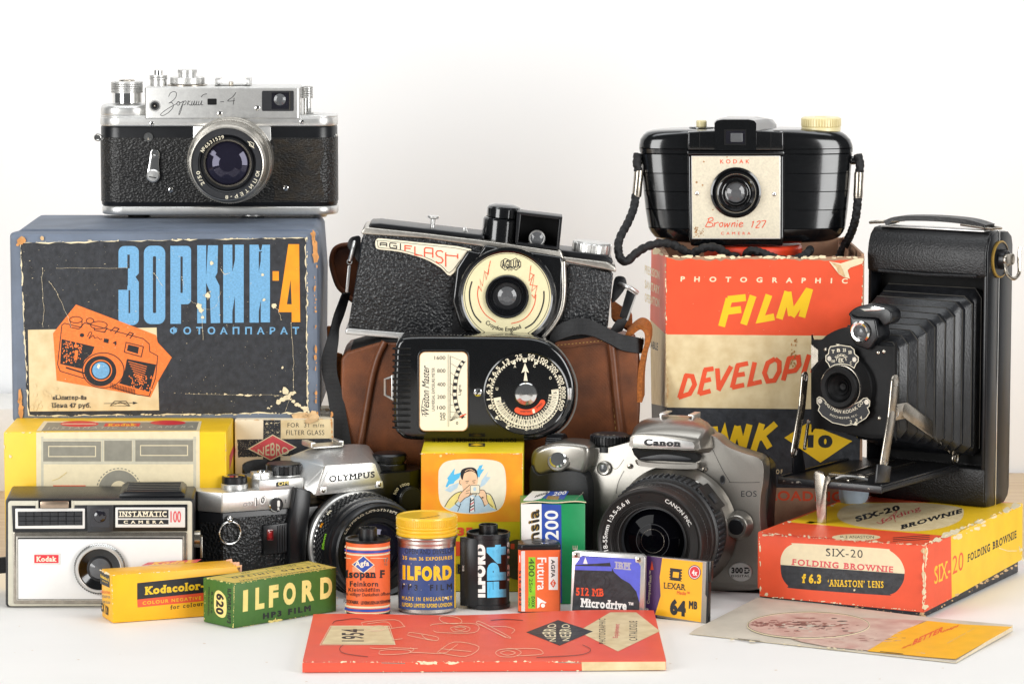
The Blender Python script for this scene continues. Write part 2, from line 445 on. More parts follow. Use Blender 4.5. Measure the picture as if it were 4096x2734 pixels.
def slice_x(polys, step):
    out = []
    for q in polys:
        tris = [q] if len(q) == 3 else [[q[i] for i in t] for t in tessellate_polygon([[V((a[0], a[1], 0)) for a in q]])]
        for t in tris:
            lo, hi = min(a[0] for a in t), max(a[0] for a in t); k0, k1 = math.floor(lo / step), math.floor(hi / step)
            for k in range(k0, k1 + 1):
                c = clip(clip(list(t), k * step, 1), (k + 1) * step, -1)
                if len(c) > 2: out.append(c)
    return out
def clip(p, x, sg):
    o = []
    for i in range(len(p)):
        a, b = p[i], p[(i + 1) % len(p)]; da, db = (a[0] - x) * sg, (b[0] - x) * sg
        if da >= 0: o.append((a[0], a[1]))
        if (da > 0 > db) or (da < 0 < db):
            t = da / (da - db); o.append((x, a[1] + (b[1] - a[1]) * t))
    return o
def tr(surf, z, pts, w=0.):                         # traced outline on a surface
    s2 = surf.off(w) if w else surf
    return [s2.hit(*z(*q))[0] for q in pts]
ZA = zm(300, 230, .46828); ZB = zm(0, 820, .57388); ZC = zm(0, 1640, .54855); ZD = zm(760, 1640, .54855)
ZE = zm(1300, 780, .66337); ZF = zm(2420, 430, .57411); ZG = zm(1980, 1560, .57389); ZH = zm(3060, 820, .75236)
ZI = zm(2880, 1880, .54456); ZJ = zm(1150, 2380, .76628); ZK = zm(2540, 960, .66313); ZL = zm(1300, 1980, .45977)
ZM = zm(1650, 1740, .44643); ZN = zm(1260, 850, .606); ZO = zm(2300, 950, .542); ZP = zm(3600, 1500, .51); ZQ = zm(800, 2200, .25543)
ZX = zm(900, 1580, .57389); ZY = zm(2560, 900, .39166)
def mmpp(z, Y, Z=100.):                             # millimetres per zoom pixel at depth Y
    return z.k / FS * ((Y - CAM.y) * cos(PITCH) + (CAM.z - Z) * sin(PITCH))
# ---------------------------------------------------------------- the setting
def struct(mb, name, loc=(0, 0, 0)):
    o = mb.build(name, None, loc); o['kind'] = 'structure'; return o
wallm = mat('white_painted_wall', 'F2F3F4', .7, var=.012, vs=6, bump=.04, bs=120)
paperm = mat('white_paper_sheet', 'EFECE8', .6, var=.015, vs=15, bump=.05, bs=60)
pine = mat('varnished_pine', 'E0BF8C', .32, var=.1, vs=16, dark='CDA36A', stretch=(.6, 8, 8), coat=.2)
b = MB(); b.box((0, 534, 500), (3200, 20, 1400), wallm); struct(b, 'backdrop_wall', (0, 524, 0))
b = MB(); b.box((0, -60, -12), (1800, 1160, 20), pine, 1); struct(b, 'pine_table_top', (0, 0, -2))
b = MB()
def shf(u, v):
    x = -750 + 1500 * u; y = -600 + 764 * v
    return V((x, y, -.3 - .0 * v + (.6 * sin(x / 90) * max(0, v - .96) * 8)))
b.sheet(shf, 40, 30, paperm)
speck = mat('tiny_specks', 'C9A982', .8)
for _ in range(26): x_, y_, r_ = random.uniform(-300, 300), random.uniform(-230, -20), random.uniform(.25, .6); b.add([(x_ + r_ * cos(a_) * 1.6, y_ + r_ * sin(a_), .05) for a_ in (0, 1.3, 2.4, 3.6, 5)], [(0, 1, 2, 3, 4)], speck)
struct(b, 'white_paper_sheet')
b = MB(); b.box((-330, 478, 26), (300, 80, 57), mat('white_board', 'E9E6E1', .5, var=.02), 1.5)
tag(b.build('white_ledge_board'), 'low white painted ledge board along the wall behind the blue camera carton', 'board')
# ---------------------------------------------------------------- rectangular cartons
def crate(f, u, wd, dp, h, m, bev=.6, z0=0.):            # f: front corner (at u=0), runs along u, back along w
    b = MB(); d = V((-u.y, u.x, 0))
    pts = [V((f.x, f.y, z0)), V((f.x, f.y, z0)) + u * wd, V((f.x, f.y, z0)) + u * wd + d * dp, V((f.x, f.y, z0)) + d * dp]
    b.prism(pts, (0, 0, h), m, bev, 2); return b
def ang_of(u): return math.degrees(atan2(u.y, u.x))
# ---- big slate blue carton with the black label
YB = 119.
pB = VP((0, YB, 0)); A = onY(ZB(97, 1503), YB); B = onY(ZB(2212, 1500), YB); zt = onY(ZB(1000, 187), YB).z
ZBOT = A.z
t = thing('camera_carton', 'large scuffed slate blue carton with black label under the silver rangefinder camera', 'box', (B.x / 2 + A.x / 2, YB + 52, A.z))
bb = MB(); z0, z1 = A.z, zt; L_ = []
for z, i in ((z0, 2.5), (z0 + 1, .8), (z0 + 3, 0), (z0 + 20, -.3), (z1 - 30, -1.1), (z1 - 4, .6), (z1 - 1.2, 2.), (z1, 4)):
    L_.append([V((x, y, z)) for x, y in rrect(A.x + i, YB + 18 + 0, B.x - i, YB + 120 - i, 3)])
bb.loft(L_, blueg); bb.build('carton_base', t)
bb = MB(); L_ = []
for y, i in ((YB + 26, 0.), (YB + 5, -.9), (YB + 1.2, .2), (YB, 2.2)):
    L_.append([V((x, y, z)) for x, z in rrect(A.x - .4 + i, z0 - .2 + i, B.x + .4 - i, z1 - 1.5 - i, 2.5)])
bb.loft(L_, blueg)
d = D(bb, pB, ZB, .25)
rag = []
for (x0, y0), (x1, y1) in (((140, 262), (2132, 226)), ((2132, 226), (2147, 1448)), ((2147, 1448), (195, 1470)), ((195, 1470), (140, 262))):
    for i in range(40): rag.append((x0 + (x1 - x0) * i / 40 + random.uniform(-3, 3), y0 + (y1 - y0) * i / 40 + random.uniform(-3, 3)))
d.poly(rag, cream)
rag2 = [(x + (6 if x < 800 else -6) * random.uniform(-.3, 1.8), y + (6 if y < 700 else -6) * random.uniform(-.3, 1.9)) for x, y in rag]
d.poly(rag2, nearblk)
# lettering
def let(rs, m):
    for r in rs: d.rect(*r[:4], m, r[4] if len(r) > 4 else 0)
let([(826, 285, 968, 835, 42)], bluei); let([(888, 345, 905, 440), (820, 436, 888, 590), (888, 440, 892, 560), (896, 592, 908, 752)], nearblk)
d.poly([(972, 470), (945, 500), (972, 540)], nearblk)
let([(1003, 283, 1152, 828, 50)], bluei); let([(1066, 356, 1088, 752, 8)], nearblk)
let([(1188, 284, 1332, 690, 30), (1188, 284, 1262, 826)], bluei); let([(1258, 358, 1274, 612, 5)], nearblk)
let([(1375, 280, 1437, 822)], bluei); d.poly([(1437, 500), (1450, 280), (1520, 280), (1515, 470), (1500, 500), (1530, 560), (1535, 820), (1470, 822), (1462, 600), (1437, 540)], bluei)
let([(1556, 276, 1620, 820), (1638, 276, 1699, 818)], bluei); d.poly([(1600, 560), (1660, 276), (1680, 276), (1660, 500), (1610, 800), (1590, 800)], bluei)
let([(1740, 276, 1804, 818), (1818, 276, 1882, 816)], bluei); d.poly([(1785, 560), (1840, 276), (1862, 276), (1850, 500), (1792, 800), (1775, 800)], bluei); d.poly([(1795, 276), (1806, 330), (1826, 330), (1838, 276)], nearblk); d.line([(1797, 276), (1806, 318), (1824, 318), (1834, 276)], 9, bluei)
let([(1900, 460, 1944, 526)], orange); d.poly([(2010, 272), (2085, 272), (2093, 814), (2033, 814), (2033, 745), (1940, 745)], orange); d.poly([(2026, 520), (2033, 690), (2000, 690)], nearblk)
d.text('ФОТОАППАРАТ', (1185, 845, 2085, 902), bluei, .03, sp=1.75)
# cream panel, orange drawing
d.poly([(195, 868), (1092, 852), (1110, 1428), (208, 1436)], creamc)
d.poly([(530, 692), (1090, 905), (1100, 955), (1198, 1060), (1106, 1220), (1050, 1338), (395, 1222), (370, 892)], orang2)
K = black
body = [(432, 835), (450, 822), (560, 850), (590, 820), (740, 860), (1000, 930), (1040, 965), (1045, 1020), (1100, 1050), (1085, 1200), (1040, 1330), (960, 1320), (420, 1155), (402, 1110)]
d.line(body, 6, K, closed=True)
d.poly([(430, 932), (660, 985), (640, 1035), (590, 1080), (570, 1140), (420, 1105)], K); d.poly([(885, 1070), (1090, 1110), (1040, 1300), (830, 1240), (870, 1150)], K)
for _ in range(90): d.blob(random.uniform(435, 575), random.uniform(950, 1100), 4.5, orang2, 1, 1.4)
for k in range(9): d.line([(895 + 8 * k, 1088 + 5 * k + 12 * k), (1025 - 4 * k, 1125 + 15 * k)], 5, orang2)
for _ in range(50): d.blob(random.uniform(900, 1060), random.uniform(1180, 1290), 5, orang2, 1, 1.4)
d.ell(720, 1160, 140, 118, orang2, 12); d.ring(720, 1150, 145, 122, 6, K); d.ell(700, 1155, 112, 106, K); d.ell(704, 1150, 78, 74, orang2); d.ell(705, 1150, 70, 66, K); d.ell(704, 1150, 60, 58, bluei); d.poly([(685, 1105), (700, 1110), (690, 1140), (675, 1128)], ivory)
for q in ((530, 798, 44, 22), (628, 805, 26, 18), (690, 835, 58, 26)): d.ring(*q, 5, K)
d.line([(488, 800), (492, 850), (550, 862), (572, 845), (572, 800)], 5, K); d.line([(655, 850), (660, 870), (730, 885), (748, 852)], 6, K)
d.line([(770, 880), (800, 850), (830, 860), (800, 895)], 6, K); d.line([(880, 915), (905, 885), (930, 895), (905, 930)], 6, K)
d.poly([(880, 955), (1000, 985), (985, 1055), (868, 1022)], orang2); d.line([(880, 955), (1000, 985), (985, 1055), (868, 1022)], 6, K, closed=True); d.poly([(895, 970), (970, 988), (962, 1035), (885, 1012)], K)
d.poly([(728, 925), (760, 933), (755, 962), (722, 952)], K); d.text('4', ((785, 970), (812, 978), (790, 940)), K, .02)
d.line([(610, 915), (625, 885), (640, 890), (620, 930), (650, 905), (660, 925), (680, 920), (700, 935), (712, 930)], 4, K, 4)
d.ell(572, 905, 15, 13, K); d.ell(530, 980, 13, 13, orang2); d.line([(536, 1010), (528, 1075)], 22, orang2); d.line([(460, 1130), (590, 1170)], 10, K)
for k in range(16): d.line([(775 + 11 * k, 1235 + 3 * k), (772 + 11 * k, 1275 + 3 * k)], 3.5, K)
d.text('«Юпитер-8»', (365, 1322, 606, 1362), nearblk, .02, .06); d.text('Цена 47 руб.', (362, 1376, 636, 1418), nearblk, .02, .06)
d.line([(725, 1380), (930, 1376)], 3, K); d.poly([(928, 1367), (960, 1376), (928, 1386)], K); d.line([(770, 1396), (800, 1364), (880, 1364), (905, 1397), (770, 1397), (840, 1370), (900, 1396)], 4, K)
for _ in range(16): d.blob(random.uniform(220, 420), random.uniform(1250, 1420), 14, creamc)
# scuffs and tears
for a, c, n, r in (((140, 255), (200, 1465), 45, 5), ((140, 255), (2130, 228), 40, 4), ((2140, 230), (2147, 1448), 55, 6), ((200, 1468), (2147, 1448), 70, 5), ((1120, 1305), (2030, 1330), 30, 6), ((1860, 1420), (2050, 1300), 25, 9), ((1950, 1290), (2150, 1440), 20, 7)):
    d.wear(a, c, n, r, tearc, 5)
for p in ([(300, 440), (292, 560), (305, 700), (300, 850)], [(345, 530), (390, 600), (450, 720), (500, 850)], [(395, 440), (640, 435), (890, 440)], [(1310, 660), (1380, 690), (1420, 720), (1500, 710), (1540, 600)], [(1380, 690), (1410, 760), (1415, 940)], [(1420, 625), (1470, 600), (1450, 650)], [(1895, 690), (1930, 720), (1965, 800)], [(2050, 1270), (1990, 1440)], [(2040, 1370), (2140, 1440)], [(1540, 440), (1560, 480), (1600, 470)], [(1070, 470), (1130, 560)], [(1270, 500), (1280, 560)], [(2030, 820), (2045, 1100), (2050, 1260)], [(1300, 1310), (2000, 1325)]):
    q = [(x + random.uniform(-5, 5), y + random.uniform(-5, 5)) for x, y in [(v.x, v.y) for v in cr(p, 5)]]
    d.line(q, random.uniform(.8, 2.), tearc)
    for x_, y_ in q[::2]: d.blob(x_, y_, random.uniform(1, 4.5), tearc)
for q in ((1450, 628, 22), (1390, 700, 24), (1405, 730, 18), (1412, 780, 12), (1910, 700, 20), (1475, 405, 14), (1830, 485, 12), (1840, 660, 12), (1990, 1290, 28), (1970, 1130, 9), (295, 232, 16), (160, 232, 10)): d.blob(*q, tearc if q[0] > 350 else tear, 1, 1.1)
for _ in range(330): d.blob(random.uniform(160, 2120), random.uniform(260, 1440), random.choice((.7, .8, 1, 1.2, 2.2)), tearc, random.choice((1, 1, 2.5)))
d.wear((118, 275), (150, 245), 12, 13, tearo, 7); d.wear((138, 1300), (152, 1470), 16, 12, tearo, 5); d.wear((2180, 190), (2212, 420), 22, 13, tearo, 6); d.wear((2195, 450), (2208, 1480), 34, 9, tearo, 4); d.wear((2090, 1480), (2205, 1440), 12, 16, tear, 8); d.wear((180, 1488), (290, 1492), 8, 9, tear, 4)
bb.build('carton_lid', t)
ZTOP = z1
# ---- flat yellow camera carton
YI = 62.; top = onY(ZC(800, 155), YI).z; a = onY(ZC(25, 155), YI); c = onY(ZC(1652, 155), YI)
u = V((1, .0, 0)); wd = c.x - a.x
t = thing('flat_carton', 'yellow carton printed with a grey camera, standing behind the white viewfinder camera', 'box', ((a.x + c.x) / 2, YI + 45, 0))
bb = crate(a, u, wd, 92, top, yellow, 1.2); d = D(bb, VP((0, YI, 0)), ZC, .1)
d.poly([(264, 160), (1455, 150), (1462, 1400), (270, 1400)], cream)
lg = lgrey; gr = grey
for q in ((300, 190, 318, 900), (1410, 190, 1430, 900), (300, 205, 1430, 222), (300, 373, 1430, 392), (740, 210, 756, 375), (965, 210, 985, 375)): d.rect(*q, lg)
for q in ((315, 225, 737, 372), (760, 220, 962, 371), (987, 216, 1408, 372)): d.rect(*q, gr)
d.frame(355, 262, 697, 336, 6, cream); d.frame(1025, 256, 1368, 328, 6, cream)
d.ell(868, 585, 150, 150, gr); d.ell(868, 585, 66, 72, cream)
for k in range(36): d.line([(868 + 163 * cos(k / 36 * 2 * pi), 585 - 163 * sin(k / 36 * 2 * pi)), (868 + 163 * cos((k + .55) / 36 * 2 * pi), 585 - 163 * sin((k + .55) / 36 * 2 * pi))], 7, gr)
d.rect(388, 545, 625, 620, redo)
for p in ([(380, 512), (430, 495), (470, 465), (488, 450)],): d.line(p, 2.5, ochre)
d.wear((30, 170), (30, 700), 18, 4, tearc, 3); d.wear((30, 162), (1640, 154), 36, 4, tearc, 2); d.wear((1646, 170), (1646, 500), 10, 4, tear, 3); d.blob(75, 335, 16, cream)
d = D(bb, Pl((0, 0, top), (0, 0, 1)), ZC, .1)
d.poly([(264, 152), (320, 80), (1470, 80), (1455, 148)], cream); d.poly([(300, 152), (345, 90), (1450, 85), (1432, 146)], grey)
d.ell(580, 100, 140, 22, red); d.line([(450, 100), (700, 100)], 5, cream); d.ell(1225, 92, 130, 17, red); d.poly([(755, 120), (770, 95), (1025, 95), (1015, 118)], red); d.text('Kodak', ((785, 118), (990, 116), (790, 98)), amber, .04, .06)
d.text('INSTAMATIC 100 CAMERA', ((345, 140), (1410, 128), (360, 125)), lgrey, .01, sp=1.4)
d2 = D(bb, Pl((c.x, 0, 0), (1, 0, 0)), ZC, .1); d2.poly([(1672, 440), (1705, 300), (1705, 250), (1672, 330)], pinkred)
bb.build('printed_carton', t)
# ---- filter glass carton
pz = onZ(ZX(400, 168), top); YN = pz.y; a = onY(ZX(66, 170), YN); c = onY(ZX(752, 165), YN)
t = thing('filter_carton', 'small cream filter glass carton with black cross and red diamond', 'box', ((a.x + c.x) / 2, YN + 30, 0))
bb = crate(a, V((1, 0, 0)), c.x - a.x, 62, top, mat('cream_filter_card', 'E9D9BC', .55, var=.05, vs=100), 1.)
d = D(bb, VP((0, YN, 0)), ZX, .1)
d.poly([(268, 172), (388, 172), (385, 700), (262, 700)], nearblk); d.poly([(85, 308), (745, 300), (745, 412), (92, 432)], nearblk)
d.poly([(388, 172), (750, 165), (750, 300), (390, 304)], creamc); d.poly([(158, 372), (332, 272), (500, 362), (320, 455)], cream); d.poly([(172, 372), (332, 280), (488, 362), (318, 447)], pinkred)
d.warp('NEBRO', lambda x, y: (228 + 218 * x, 412 - 4 * x - 14 * (1 - abs(2 * x - 1)) * -1 - y * (36 + 62 * (1 - abs(2 * x - 1)))), cream, .01)
d.text('FOR  31 m/m', (436, 192, 690, 222), black, .0, sp=1.15); d.text('FILTER GLASS', (427, 242, 692, 276), black, .0, sp=1.1)
for a_, c_, n in (((80, 310), (90, 430), 14), ((270, 200), (380, 190), 12), ((265, 260), (390, 260), 10), ((90, 430), (500, 420), 20)): d.wear(a_, c_, n, 4, tearc, 4)
for _ in range(90): d.blob(random.uniform(270, 385), random.uniform(180, 300), 1.7, tearc)
for _ in range(90): d.blob(random.uniform(90, 250), random.uniform(312, 425), 1.7, tearc)
d.wear((742, 120), (748, 300), 20, 7, tearo, 5); d.wear((80, 172), (740, 166), 20, 4, tear, 2)
d = D(bb, Pl((0, 0, top), (0, 0, 1)), ZX, .1); d.wear((660, 100), (745, 98), 10, 9, tear, 6)
bb.build('printed_carton', t)
b = MB(); p0 = onY(ZX(600, 165), YN - 1.5)
q = [onY(ZX(*x), YN - 1.2) for x in ((560, 168), (560, 195), (590, 198), (640, 180), (660, 150), (640, 128), (600, 142), (585, 160))]
b.prism(q, (0, 1, 0), tear, .2); o = b.build('torn_flap', bpy.data.objects['camera_carton'])
# ---------------------------------------------------------------- silver rangefinder camera on the blue carton
Y0 = 209.; P = VP((0, Y0, 0)); zz = lambda y: onY(ZA(1200, y), Y0).z; xx = lambda x, y=900: onY(ZA(x, y), Y0).x
k = mmpp(ZA, Y0, 220)
zb = ZTOP + .2; xl, xr = xx(206), xx(2238)
t = thing('rangefinder_camera', 'silver and black rangefinder camera with chrome lens standing on the blue carton', 'camera', ((xl + xr) / 2, Y0 + 16, zb))
def slab(b, x0, x1, z0, z1, m, dy=0., dp=31., r=13., bev=1.):
    L = []
    for z, i in ((z0, bev), (z0 + bev * .35, bev * .35), (z0 + bev, 0), (z1 - bev, 0), (z1 - bev * .35, bev * .35), (z1, bev)):
        L.append([V((x, y, z)) for x, y in rrect(x0 + i, Y0 + dy + i, x1 - i, Y0 + dp - dy - i, max(.5, r - i), 9)])
    b.loft(L, m); return b
zbp = zz(1345)
b = slab(MB(), xl + .3, xr, zbp, zz(1272), satin, -.8, r=13.5); b.lathe(UP((xx(1500), Y0 + 15, zb)), [(0, 0), (7, 0), (7.5, .5), (7.5, zbp - zb + .3)], satin, 32); b.lathe(UP((xx(2080), Y0 + 12, zb)), [(0, 0), (4, 0), (5.5, zbp - zb + .3)], satin, 24); b.lathe(UP((xx(520), Y0 + 15, zb)), [(0, 0), (7, 0), (7, zbp - zb + .3)], blkm, 24); b.build('bottom_plate', t)
b = slab(MB(), xl, xr - .4, zz(1274), zz(588), blkp, 0); b.build('body_shell', t)
b = MB(); L = []
z0, z1 = zz(1240), zz(683)
for z, i in ((z0, .2), (z0 + .3, -.35), (z1 - .3, -.35), (z1, .2)): L.append([V((x, y, z)) for x, y in rrect(xl + i, Y0 + i, xr - .4 - i, Y0 + 31 - i, 13, 9)])
b.loft(L, leathz)
dd = D(b, VP((0, Y0 - .36, 0)), ZA, .02)
b.build('leather_covering', t)
b = MB(); b.sheet(lambda u, v: onY(ZA(1690 + 420 * u + 20 * sin(v * 9), 700 + 520 * v), Y0) + V((0, -.5, 0)), 8, 8, leathb); b.build('worn_leather_patch', t)
b = slab(MB(), xl - .3, xr, zz(590), zz(512), satin, -.5, r=13.3, bev=.8)
b.build('top_rim', t)
b = slab(MB(), xl - .1, xr, zz(519), zz(498), satin, -.3, r=13.3, bev=.6); slab(b, xl, xx(640), zz(520), zz(408), satin, -.3, r=13.3, bev=2.2)
xm0, xm1 = xx(602), xx(1926)
L = []
for z, i in ((zz(516), 0), (zz(262), 0), (zz(254), .5), (zz(250), 1.4)): L.append([V((x, y, z)) for x, y in rrect(xm0 + i, Y0 - 1.5 + i, xm1 - i, Y0 + 30 - i, 2., 4)])
b.loft(L, satin); b.lathe(UP((xx(1930), Y0 + 16, zz(498))), [(0, .5), (13, .4), (13.6, -1)], satin, 32)
d = D(b, VP((0, Y0 - 1.5, 0)), ZA, .06, .01); ink = black
for p in ([(800, 335), (815, 305), (845, 292), (866, 305), (860, 340), (835, 370), (803, 390), (822, 385), (838, 400), (835, 430), (800, 470), (755, 496), (733, 494), (738, 478), (790, 440), (850, 405), (868, 395)], [(868, 395), (880, 378), (895, 385), (890, 405), (875, 408), (870, 395), (880, 380), (905, 388), (918, 375)], [(925, 372), (915, 420), (900, 470), (888, 490), (890, 470), (920, 395), (940, 372), (950, 380), (942, 400), (925, 408)], [(968, 368), (958, 408)], [(985, 372), (962, 390), (985, 408), (992, 402)], [(1002, 372), (995, 405), (1008, 405), (1022, 372), (1016, 404), (1030, 404), (1042, 372), (1036, 404), (1048, 406), (1055, 398)], [(1060, 372), (1054, 405), (1070, 402), (1084, 370), (1078, 404), (1094, 404)], [(1078, 340), (1088, 325), (1108, 314), (1128, 312)], [(1242, 379), (1273, 378)], [(1374, 300), (1350, 335), (1304, 372), (1366, 370)], [(1360, 345), (1352, 402)]): d.line(p, 5, ink, 4)
b.build('top_plate', t)
b = MB(); pm = VP((0, Y0 - 1.5, 0))
def win(b, x0, y0, x1, y1, inner, r, pm, z=ZA, fm=black):
    b.prism(tr(pm, z, rrect(x0, y0, x1, y1, r)), pm.n * .25, fm); return b
win(b, 1597, 285, 1869, 458, None, 12, pm); b.prism(tr(pm, ZA, [(1680, 300), (1828, 300), (1828, 440), (1680, 440)]), pm.n * .35, vfg); b.lathe(pm.frame(pm.hit(*ZA(1750, 360))[0] + pm.n * .4), [(0, .8), (2, .6), (3.6, 0)], lensc, 24); b.prism(tr(pm, ZA, [(1832, 290), (1838, 290), (1838, 450), (1832, 450)]), pm.n * .5, nickel); b.build('viewfinder_window', t)
b = win(MB(), 1132, 352, 1210, 405, None, 8, pm, fm=blkm); b.build('rangefinder_window', t)
b = MB(); F = pm.frame(pm.hit(*ZA(682, 413))[0]); b.lathe(F, [(0, .4, blkm), (1.6, .4, chrome), (1.8, 1.1), (2.6, 1.1, blkm), (2.7, .3, satin), (3.4, .3), (3.5, 0)], satin, 24); b.dome(F @ Matrix.Translation((0, 0, .4)), .5, .5, nickel); b.build('flash_socket', t)
for x, y, r, w in ((1557, 433, 25, -1.5), (1235, 480, 24, -1.5), (655, 565, 22, -.5), (1937, 548, 22, -.5), (818, 1130, 24, -.4), (1800, 1115, 25, -.4)):
    b = MB(); q = P.off(w); b.screw(q.frame(q.hit(*ZA(x, y))[0]), r * k, chrome, .6); b.build('screw', t)
b = MB(); L = []
b.prism(tr(P, ZA, [(1010, 588), (1672, 588), (1676, 690), (1640, 800), (1500, 900), (1180, 900), (1040, 800), (1010, 700)]), P.n * 1.1, satin, .3); b.build('lens_mount_plate', t)
# lens
b = MB(); F = P.frame(P.hit(*ZA(1334, 872))[0]); s = k
b.lathe(F, [(26.3, 0), (26.3, 5), (25.6, 6.2), (25.8, 7), (25.8, 13), (25, 14)], satind, 72)
b.gear(F @ Matrix.Translation((0, 0, 14)), 25.6, 0, 4, 110, .35, satind, .2)
b.lathe(F, [(24.8, 18), (24.6, 22), (23.6, 26), (23.3, 31), (22.4, 33.5), (22.2, 36), (21.6, 36.3, blkp), (21.4, 35.2, dgrey), (17.6, 35.2), (17.2, 33, blkp), (16.4, 32.4), (15.8, 33), (14.6, 33), (14.2, 30.5, nickel), (13.4, 30.5), (13.2, 31, lensv)], satind, 72)
b.build('lens_barrel', t)
LP = VP((0, Y0 - 35.2, 0)); b = MB(); d = D(b, LP, ZA, .05, .01); cx, cy = 1307, 935
d.arc('№6531529', cx, cy, 243, 150, 98, 32, ivory, .01, 1.2); d.arc('ЮПИТЕР-8', cx, cy, 243, -8, -95, 32, ivory, .01, 1.6); d.arc('2/50', cx, cy, 243, 216, 188, 32, ivory, .01, 1.2)
d.line([(1475, 715), (1530, 775)], 5, ivory); d.line([(1492, 718), (1528, 735), (1522, 768), (1490, 752), (1492, 718)], 4, ivory); b.build('engraved_ring', t)
b = MB(); b.lathe(F, [(13.3, 30.4), (12, 31.6), (9, 33), (5, 33.9), (0, 34.2)], lensv, 48); b.build('front_glass', t)
# dials and knobs
def at(x, y, dy=15.): p = onY(ZA(x, y), Y0 + dy); return p
p = at(445, 385); b = MB(); b.lathe(UP(p), [(9, 0), (9, .1), (8.9, 6.5), (9, 7.5)], chrome, 40); zk = at(445, 300).z - p.z; zt_ = at(445, 205).z - p.z
for i in range(5): b.gear(UP(p), 9.8, zk + (zt_ - zk) * i / 5, zk + (zt_ - zk) * (i + .86) / 5, 64, .45, satin, .15)
b.lathe(UP(p), [(9.2, zt_ - 1), (9.1, zt_), (5, zt_ + .3, nickel), (4.6, zt_ + 1), (3, zt_ + 1.1), (2.6, zt_ + .5), (0, zt_ + .4)], satin, 40); b.build('winding_knob', t)
p = at(713, 225); b = MB(); b.lathe(UP(p), [(5.1, -1), (5, 2.3), (4.6, 2.6)], satin, 32); b.gear(UP(p), 5.4, 2.6, 4, 44, .3, satin, .15); b.gear(UP(p), 5.4, 4.2, 5.5, 44, .3, satin, .15); b.lathe(UP(p), [(5, 5.5), (2.8, 5.6), (2.8, 8.2), (2.4, 8.6), (0, 8.3)], chrome, 32); b.build('shutter_button', t)
p = at(960, 232); b = MB(); b.lathe(UP(p), [(12.2, -.5), (12.2, 0), (10.8, .5), (10.6, .6)], nickel, 48); b.gear(UP(p), 10.7, .6, 4.6, 60, .3, satin, .2); b.lathe(UP(p), [(10.3, 4.6), (5.6, 4.7), (5.5, 7.4)], satin, 40); b.gear(UP(p), 5.9, 7.2, 9.2, 40, .35, satin, .2); b.lathe(UP(p), [(5.6, 9.2), (0, 9.3)], satin, 32); b.build('shutter_dial', t)
b = MB(); za = at(1300, 234).z
for x0, x1 in ((1178, 1232), (1440, 1490)):
    xa, xb = xx(x0, 200), xx(x1, 200)
    q = [(xa, 0), (xb, 0), (xb, 1), (xa + 1, 1), (xa + 1, 3.4), (xb, 3.6), (xb, 4.4), (xa, 4.2)]
    if x0 > 1300: q = [(xa + xb - a_, c_) for a_, c_ in q]
    b.prism([V((a_, Y0 + 8, za + c_)) for a_, c_ in q], (0, 16, 0), satin, .15)
b.box((xx(1335, 200), Y0 + 16, za + .3), (18, 16, .6), satin); b.lathe(UP((xx(1325, 200), Y0 + 8, za)), [(1.4, 0), (1.4, 2.2), (0, 2.5)], nickel, 16); b.build('accessory_shoe', t)
p = at(1985, 480, 13); b = MB(); b.lathe(UP(p), [(2.4, -1), (2.4, 10)], chrome, 24)
for i in range(5): b.gear(UP(p), 3.5, 9.6 + i * 1.45, 9.6 + i * 1.45 + 1.2, 26, .35, satin, .12)
b.lathe(UP(p), [(3, 16.8), (0, 17.2)], satin, 20); b.box(p + V((1.6, -2.5, .6)), (5, 3, 1), satin, .3); b.box(p + V((1.8, -3, 2)), (2.2, 1.6, 3), satin, .3); b.build('rewind_knob', t)
b = MB(); q = P.off(-1.4); b.prism(tr(q, ZA, [(q_.x, q_.y) for q_ in cr([(650, 800), (685, 785), (720, 805), (718, 900), (722, 1010), (700, 1055), (655, 1060), (615, 1020), (635, 900)], 4, True)]), P.n * 1.2, chrome, .3)
q = P.off(-2.6); b.lathe(q.frame(q.hit(*ZA(668, 1010))[0]), [(4, -1), (4, .6), (3.2, 1.2), (0, 1.3)], satin, 28); b.box(q.hit(*ZA(664, 1022))[0] + P.n * 1.3, (4.6, .2, .6), blkm, 0, Matrix.Rotation(.15, 4, 'Y')); b.lathe(q.frame(q.hit(*ZA(682, 820))[0]), [(2.4, 0), (2.2, .5), (1.2, .5), (1, .2), (0, .2)], chrome, 20)
q = P.off(-.4); b.lathe(q.frame(q.hit(*ZA(668, 1010))[0]), [(3, 0), (3, 2)], satin, 20); b.build('self_timer_lever', t)
b = MB(); q = P.off(-.4); F = q.frame(q.hit(*ZA(628, 680))[0]); b.lathe(F, [(2.9, 0), (2.8, .8), (1.8, .8), (1.7, 1.4), (0, 1.6)], chrome, 24); b.build('lever_stop', t)
for x, y in ((200, 680), (2205, 660)):
    b = MB(); p = onY(ZA(x, y), Y0 + 12); b.torus(fr(p + V((0, -3, 0)), (1, 0, 0), (0, 0, 1)), 2., .6, chrome, 20, 6, ry=1.8); b.lathe(fr(p + V((0, -3, 0)), (1, 0, 0), (0, 0, 1)), [(0, -1.2), (1.5, -1.2), (1.5, .2), (0, .2)], chrome, 16); b.build('strap_lug', t)
